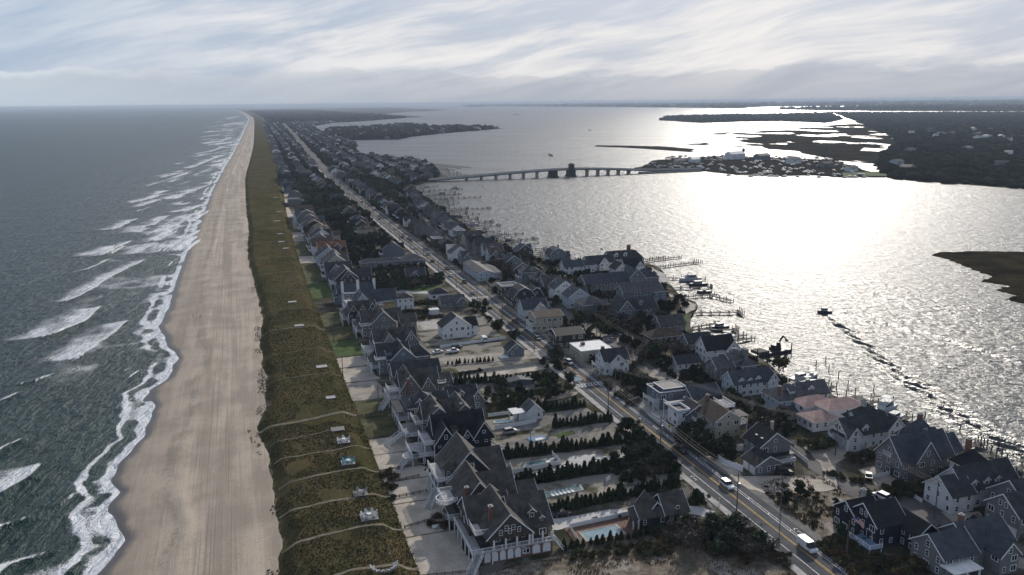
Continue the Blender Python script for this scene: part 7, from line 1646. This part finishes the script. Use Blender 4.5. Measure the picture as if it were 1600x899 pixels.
def boat(px, py, ln, rz, label, kind='open', hull='hull_white', group='boats at the docks', z=0.05):
    x, y = at(px, py, 0); o = ob('boat', None, None, (x, y, z), TH + rz, label=label, cat='boat', group=group); w = ln * .33; h = ln * .10 + .35
    ob('hull', hull_mesh(ln, w, h, hull), o)
    if kind == 'open':
        b = MB(); b.box(-ln * .12, ln * .08, -w * .18, w * .18, h + .005, h + .75); b.build('console', 'hull_white', o); b = MB(); b.box(-ln * .2, ln * .14, -w * .3, w * .3, h + 1.6, h + 1.68); t_ = b.build('top', 'hull_white', o)
        for e in (-1, 1): b = MB(); b.beam((0, e * w * .26, h), (0, e * w * .26, h + 1.6), .06); b.build('top_leg', 'metal_grey', t_)
        b = MB(); b.box(-ln / 2 - .3, -ln / 2 + .15, -.22, .22, .1, h + .45); b.build('outboard', 'metal_dark', o)
    elif kind == 'cabin':
        b = MB(); b.box(-ln * .18, ln * .2, -w * .36, w * .36, h + .005, h + 1.3); c = b.build('cabin', 'hull_white', o); b = MB(); b.box(-ln * .17, ln * .204, -w * .365, w * .365, h + .55, h + 1.05); b.build('cabin_window', 'glass_dark', c); b = MB(); b.box(-ln * .22, ln * .18, -w * .38, w * .38, h + 1.31, h + 1.42); b.build('cabin_roof', 'hull_white', c)
        b = MB(); b.cyl(0, 0, h + 1.42, h + 3.0, .04, 6); b.build('mast', 'metal_grey', o)
    else:   # motor yacht
        b = MB(); b.add([(-ln * .3, -w * .38, h), (ln * .26, -w * .32, h), (ln * .26, w * .32, h), (-ln * .3, w * .38, h), (-ln * .28, -w * .36, h + 1.6), (ln * .1, -w * .3, h + 1.6), (ln * .1, w * .3, h + 1.6), (-ln * .28, w * .36, h + 1.6)], [(0, 1, 5, 4), (1, 2, 6, 5), (2, 3, 7, 6), (3, 0, 4, 7), (4, 5, 6, 7)]); c = b.build('cabin', 'hull_white', o)
        b = MB(); b.box(-ln * .22, ln * .14, -w * .375, w * .375, h + .7, h + 1.3); b.build('cabin_window', 'glass_dark', c); b = MB(); b.box(-ln * .3, ln * .06, -w * .36, w * .36, h + 1.61, h + 2.0); fb = b.build('flybridge', 'hull_white', o)
        b = MB(); b.box(-ln * .22, ln * .02, -w * .32, w * .32, h + 3.3, h + 3.4); b.build('hard_top', 'hull_white', fb)
        for e in (-1, 1): b = MB(); b.beam((-ln * .2, e * w * .3, h + 2), (-ln * .16, e * w * .28, h + 3.3), .1); b.build('top_leg', 'hull_white', fb); b = MB(); b.beam((0, e * w * .3, h + 2), (-.2, e * w * .28, h + 3.3), .1); b.build('top_leg', 'hull_white', fb)
        r = MB()
        for e in (-1, 1): r.beam((ln * .1, e * w * .42, h * 1.15 + .7), (ln * .46, e * w * .08, h * 1.3 + .7), .05)
        r.build('bow_rail', 'metal_grey', o)
    return o
boat(1288, 489, 7, R(165), 'backlit motor boat running ahead of its V wake', 'cabin', 'hull_dark', None)  # dark hull colour puts the backlit shade into the boat
boat(1381, 644, 12.5, R(205), 'large white motor yacht at the dock by the pink house', 'yacht'); boat(1397, 657, 9, R(200), 'white motor boat moored beside the large yacht', 'cabin')
boat(1250, 594, 9, R(10), 'white boat with antenna nearest the spreading tree', 'cabin'); boat(1262, 600, 7, R(0), 'small open boat right of the spreading tree', 'open'); boat(1268, 590, 7.5, R(20), 'open boat at the outer mooring by the spreading tree', 'open')
boat(1077, 439, 13, R(180), 'motor yacht among the pilings by the concrete patio', 'yacht'); boat(1090, 447, 11, R(180), 'dark cabin boat beside the yacht in the upper docks', 'cabin', 'hull_dark'); boat(1124, 514, 9, R(185), 'cabin boat between the two middle docks', 'cabin', 'hull_dark'); boat(1100, 458, 8, R(170), 'small boat among the upper pilings', 'open', 'hull_dark')
for i, (px, py) in enumerate(((712, 295), (713, 340), (738, 352), (750, 364), (815, 386), (795, 378), (862, 398), (690, 304))): boat(px, py, 10, R(170 + 9 * i), 'small moored boat at the thin far docks', 'cabin', 'hull_dark' if i % 2 else 'hull_white', 'boats at the far docks')
boat(921, 204, 12, R(160), 'tiny boat with white wake out on the far bay', 'cabin', 'hull_white', None)
# barge with digger
x, y = at(1200, 552, 0); o = ob('work_barge', None, None, (x, y, 0), TH + .15, label='flat work barge moored off the pale gabled house', cat='barge'); b = MB(); b.add([(-10, -3.4, 1.2), (10, -3.4, 1.2), (10, 3.4, 1.2), (-10, 3.4, 1.2), (-9, -3.3, -.4), (9, -3.3, -.4), (9, 3.3, -.4), (-9, 3.3, -.4)], [(0, 1, 2, 3), (0, 4, 5, 1), (1, 5, 6, 2), (2, 6, 7, 3), (3, 7, 4, 0)]); b.build('hull', 'metal_dark', o)
for e in (-9, -3, 3, 9): ob('spud_pile', PIL, o, (e, -3.6, 1.2), 0, (1.2, 1.2, 1.4))
b = MB(); b.box(-7, -2, -2.4, 2.4, 1.205, 1.9); b.build('deck_load', 'dock_wood', o)
x2, y2 = L(*[a + d for a, d in zip(ST(1205, 551, 0), (0, 2.0))]); o = ob('excavator', None, None, (x2, y2, 1.2), TH + .2, label='dark excavator with raised boom on the work barge', cat='excavator')
b = MB(); b.box(-1.8, 1.8, -1.4, -.8, 0, .8); b.build('track', 'metal_dark', o); b = MB(); b.box(-1.8, 1.8, .8, 1.4, 0, .8); b.build('track', 'metal_dark', o); b = MB(); b.box(-1.7, 1.3, -1.2, 1.2, .81, 2.0); b.build('house', 'metal_dark', o); b = MB(); b.box(.1, 1.3, -1.2, -.1, 2.01, 3.0); b.build('cab', 'glass_dark', o)
b = MB(); b.beam((1.2, .3, 1.6), (4.2, .3, 4.8), .5, .6); b.beam((4.2, .3, 4.8), (6.4, .3, 3.0), .4, .5); bm_ = b.build('boom', 'metal_dark', o); b = MB(); b.box(6.0, 7.0, -.2, .8, 2.2, 3.0); b.build('bucket', 'metal_dark', bm_)

# ================================================================== BRIDGE
def bridge():
    A = np.array(at(672, 283.5, .5)); B = np.array(at(1085, 267.4, .5)); d = B - A; ln = float(np.linalg.norm(d)); r = math.atan2(d[1], d[0])
    o = ob('bridge', None, None, (A[0], A[1], 0), r, label='low road bridge with a drawbridge tower crossing the bay', cat='bridge')
    def u_of(px): q = np.array(at(px, 283.5 + (267.4 - 283.5) * (px - 672) / 413, .5)) - A; return float(q @ d) / ln
    HU = [(u_of(p), z_) for p, z_ in ((640, 2.4), (672, 2.8), (729, 5.0), (797, 8.0), (845, 9.8), (880, 10.4), (915, 10.0), (955, 8.2), (1000, 5.6), (1040, 4.0), (1110, 3.4))]
    def hz_(u): return float(np.mean([np.interp(u + k, [p[0] for p in HU], [p[1] for p in HU]) for k in (-14, -7, 0, 7, 14)]))
    us = np.linspace(-6, ln + 10, 48); w = 5.5
    def rib(z0, z1, y0, y1, nm, m):
        b = MB(); pts = []
        for u in us: z = hz_(u); pts += [(u, y0, z + z0), (u, y1, z + z0), (u, y1, z + z1), (u, y0, z + z1)]
        n = len(us); f = []
        for i in range(n - 1):
            for j in range(4): f.append((4 * i + j, 4 * i + (j + 1) % 4, 4 * i + 4 + (j + 1) % 4, 4 * i + 4 + j))
        b.add(pts, f + [(0, 1, 2, 3), (4 * n - 1, 4 * n - 2, 4 * n - 3, 4 * n - 4)]); return b.build(nm, m, o)
    rib(-.9, 0, -w, w, 'deck', 'concrete'); rib(.005, 1.0, -w, -w + .3, 'parapet', 'concrete'); rib(.005, 1.0, w - .3, w, 'parapet', 'concrete'); rib(-2.0, -.92, -w + 1, -w + 1.5, 'girder', 'metal_dark'); rib(-2.0, -.92, w - 1.5, w - 1, 'girder', 'metal_dark')
    for px in (729, 752, 775, 797, 818, 839, 917, 934, 950, 966, 982):
        u = u_of(px); h = hz_(u); b = MB(); b.box(u - .6, u + .6, -w + .6, w - .6, -2, h - 2.02); p = b.build('pier', 'stone_pale', o)
        b = MB(); b.box(u - 1.3, u + 1.3, -w + .1, w - .1, h - 2.9, h - 2.0); b.build('pier_cap', 'concrete', p)
    for px in (864, 892):
        u = u_of(px); h = hz_(u); b = MB(); b.box(u - 4.4, u + 4.4, -w - 1.2, w + 1.6, -2, h - .92); p = b.build('bascule_pier', 'metal_dark', o); b = MB(); b.box(u - 5.6, u + 5.6, -w - 2.4, w + 2.6, -2, 1.6); b.build('fender', 'piling_wood', p)
    u = u_of(889); h = hz_(u); b = MB(); b.box(u - 3.4, u + 3.4, -w - 5.6, -w - .4, h - .4, h + 6.0); t_ = b.build('control_house', 'shingle_brown', o); b = MB(); b.add([(u - 4.4, -w - 6.6, h + 6), (u + 4.4, -w - 6.6, h + 6), (u + 4.4, -w + .6, h + 6), (u - 4.4, -w + .6, h + 6), (u, -w - 3, h + 8.6)], [(0, 1, 4), (1, 2, 4), (2, 3, 4), (3, 0, 4), (3, 2, 1, 0)]); b.build('control_roof', 'roof_brown', t_)
    b = MB(); b.box(u - 3.45, u + 3.45, -w - 5.65, -w - .35, h + 3.2, h + 4.8); b.build('control_window', 'glass_dark', t_)
    for k in range(14):
        u = ln * (k + .5) / 14; h = hz_(u); b = MB(); b.cyl(u, -w + .15, h + 1.0, h + 8, .12, 6, .08); b.beam((u, -w + .15, h + 8), (u, -w + 2.2, h + 8.3), .12); b.build('lamp_post', 'metal_grey', o)
    b = MB(); b.box(u_of(1000), ln + 8, -w + .4, w - .4, -1, 2.2); b.build('causeway', 'stone_pale', o)
    q = A + d / ln * u_of(857); flag(q[0], q[1], hz_(u_of(857)), 22, 'large flag on a tall mast on the bridge', 6.0, rz=.3)
bridge()
# ================================================================== MARINA ACROSS THE BAY
def marina():
    hm = hull_mesh(9, 3, 1.2, 'hull_white'); hd = hull_mesh(11, 3.4, 1.4, 'hull_dark'); cb = MB(); cb.box(-1.6, 1.8, -1.1, 1.1, 1.25, 2.8); cm = cb.mesh('cabin', 'hull_white')
    P = [p for p in scatter_poly(MARI, 700) if p[1] > at(1100, 274, 1)[1]][:120]
    W = pw([(1100, 271), (1160, 277), (1330, 279), (1380, 277), (1300, 272)], .3)
    P += scatter_poly(W, 40)
    P += scatter_poly(pw([(1030, 248), (1060, 244), (1300, 246), (1310, 252), (1200, 250), (1060, 252)], .3), 60)
    for i, (x, y) in enumerate(P):
        on = inpoly(x, y, MARI); o = ob('boat', None, None, (x, y, 1.7 if on else .05), random.choice((.3, 1.8, 3.4)) + random.uniform(-.3, .3), (.8, .8, .8), label='small boat in the crowded marina across the bay', cat='boat', group='boats in the far marina')
        ob('hull', hm if i % 2 else hd, o); ob('cabin', cm, o)
    for i, (px, py, w, d, h, m, r) in enumerate(((1148, 249, 32, 16, 9, 'siding_white', 'roof_white'), (1190, 250, 26, 14, 7, 'shingle_blue', 'roof_slate_blue'), (1240, 256, 22, 12, 7, 'siding_white', 'roof_grey'), (1290, 262, 20, 12, 6, 'shingle_grey', 'roof_charcoal'), (1400, 262, 18, 12, 9, 'siding_pale_blue', 'roof_slate_blue'), (1085, 254, 18, 9, 5, 'siding_white', 'roof_white'), (1060, 256, 16, 9, 5, 'siding_beige', 'roof_charcoal'), (1330, 268, 16, 10, 5, 'siding_white', 'roof_grey'))):
        x, y = at(px, py, 1.2); house(['white boat shed with white roof in the marina', 'blue roofed shed in the marina', 'white shed at the middle of the marina', 'grey shed near the right end of the marina', 'pale blue gabled building right of the marina', 'small white hut on the causeway', 'beige hut nearest the bridge landing', 'small white hut by the marina lawn'][i], 0, 0, m, r, [(-w / 2, w / 2, -d / 2, d / 2, h, 'x', d * .25), (-w / 4, w / 6, -d / 2 - 2, 0, h * .7, 'y', w * .1)], .2, cat='building', detail=0, seed=i, name='boat_shed', xy=(x, y), group='marina buildings')
    x, y = at(1161, 247, 1.2); h = thing('water_tower', 'dark domed tower above the marina', 'tower', xy=(x, y), z=1.2); b = MB(); b.cyl(0, 0, 0, 11, 2.2, 8, 1.8); b.build('shaft', 'shingle_dark', h); b = MB(); b.cyl(0, 0, 11, 14, 3.0, 8, 2.6); b.cyl(0, 0, 14, 17.5, 3.2, 8, .1); b.build('cap', 'roof_charcoal', h)
    sheet('marina_lawn', pw([(1315, 270), (1380, 268), (1388, 275), (1318, 275)], 1.2), 1.24, 'lawn')
    for i, (px0, py0, px1, py1) in enumerate(((1110, 268, 1216, 275.5), (1040, 248.5, 1120, 246), (1150, 273.5, 1240, 272.5))): dock((px0, py0), (px1, py1), ['long low marina breakwater facing the bay', 'marina dock on the far side of the causeway', 'inner marina dock beside the breakwater'][i], w=3, step=12, group='marina docks')
marina()

# ------------------------------------------------------------------ air
hz = bpy.data.materials.new('haze'); hz.use_nodes = True; hz.node_tree.nodes.clear(); g = NT(hz.node_tree)
pv = g.n('ShaderNodeVolumePrincipled'); pv.inputs['Color'].default_value = (0.72, 0.83, 0.97, 1); pv.inputs['Density'].default_value = 0.62e-4
pv.inputs['Anisotropy'].default_value = 0.0; pv.inputs['Density Attribute'].default_value = ''
o = g.n('ShaderNodeOutputMaterial'); g.l(pv.outputs[0], o.inputs[1]); MATS['haze'] = hz
b = MB(); b.box(-50000, 50000, -2000, 60000, -4, 108); b.build('haze', 'haze', kind='stuff')
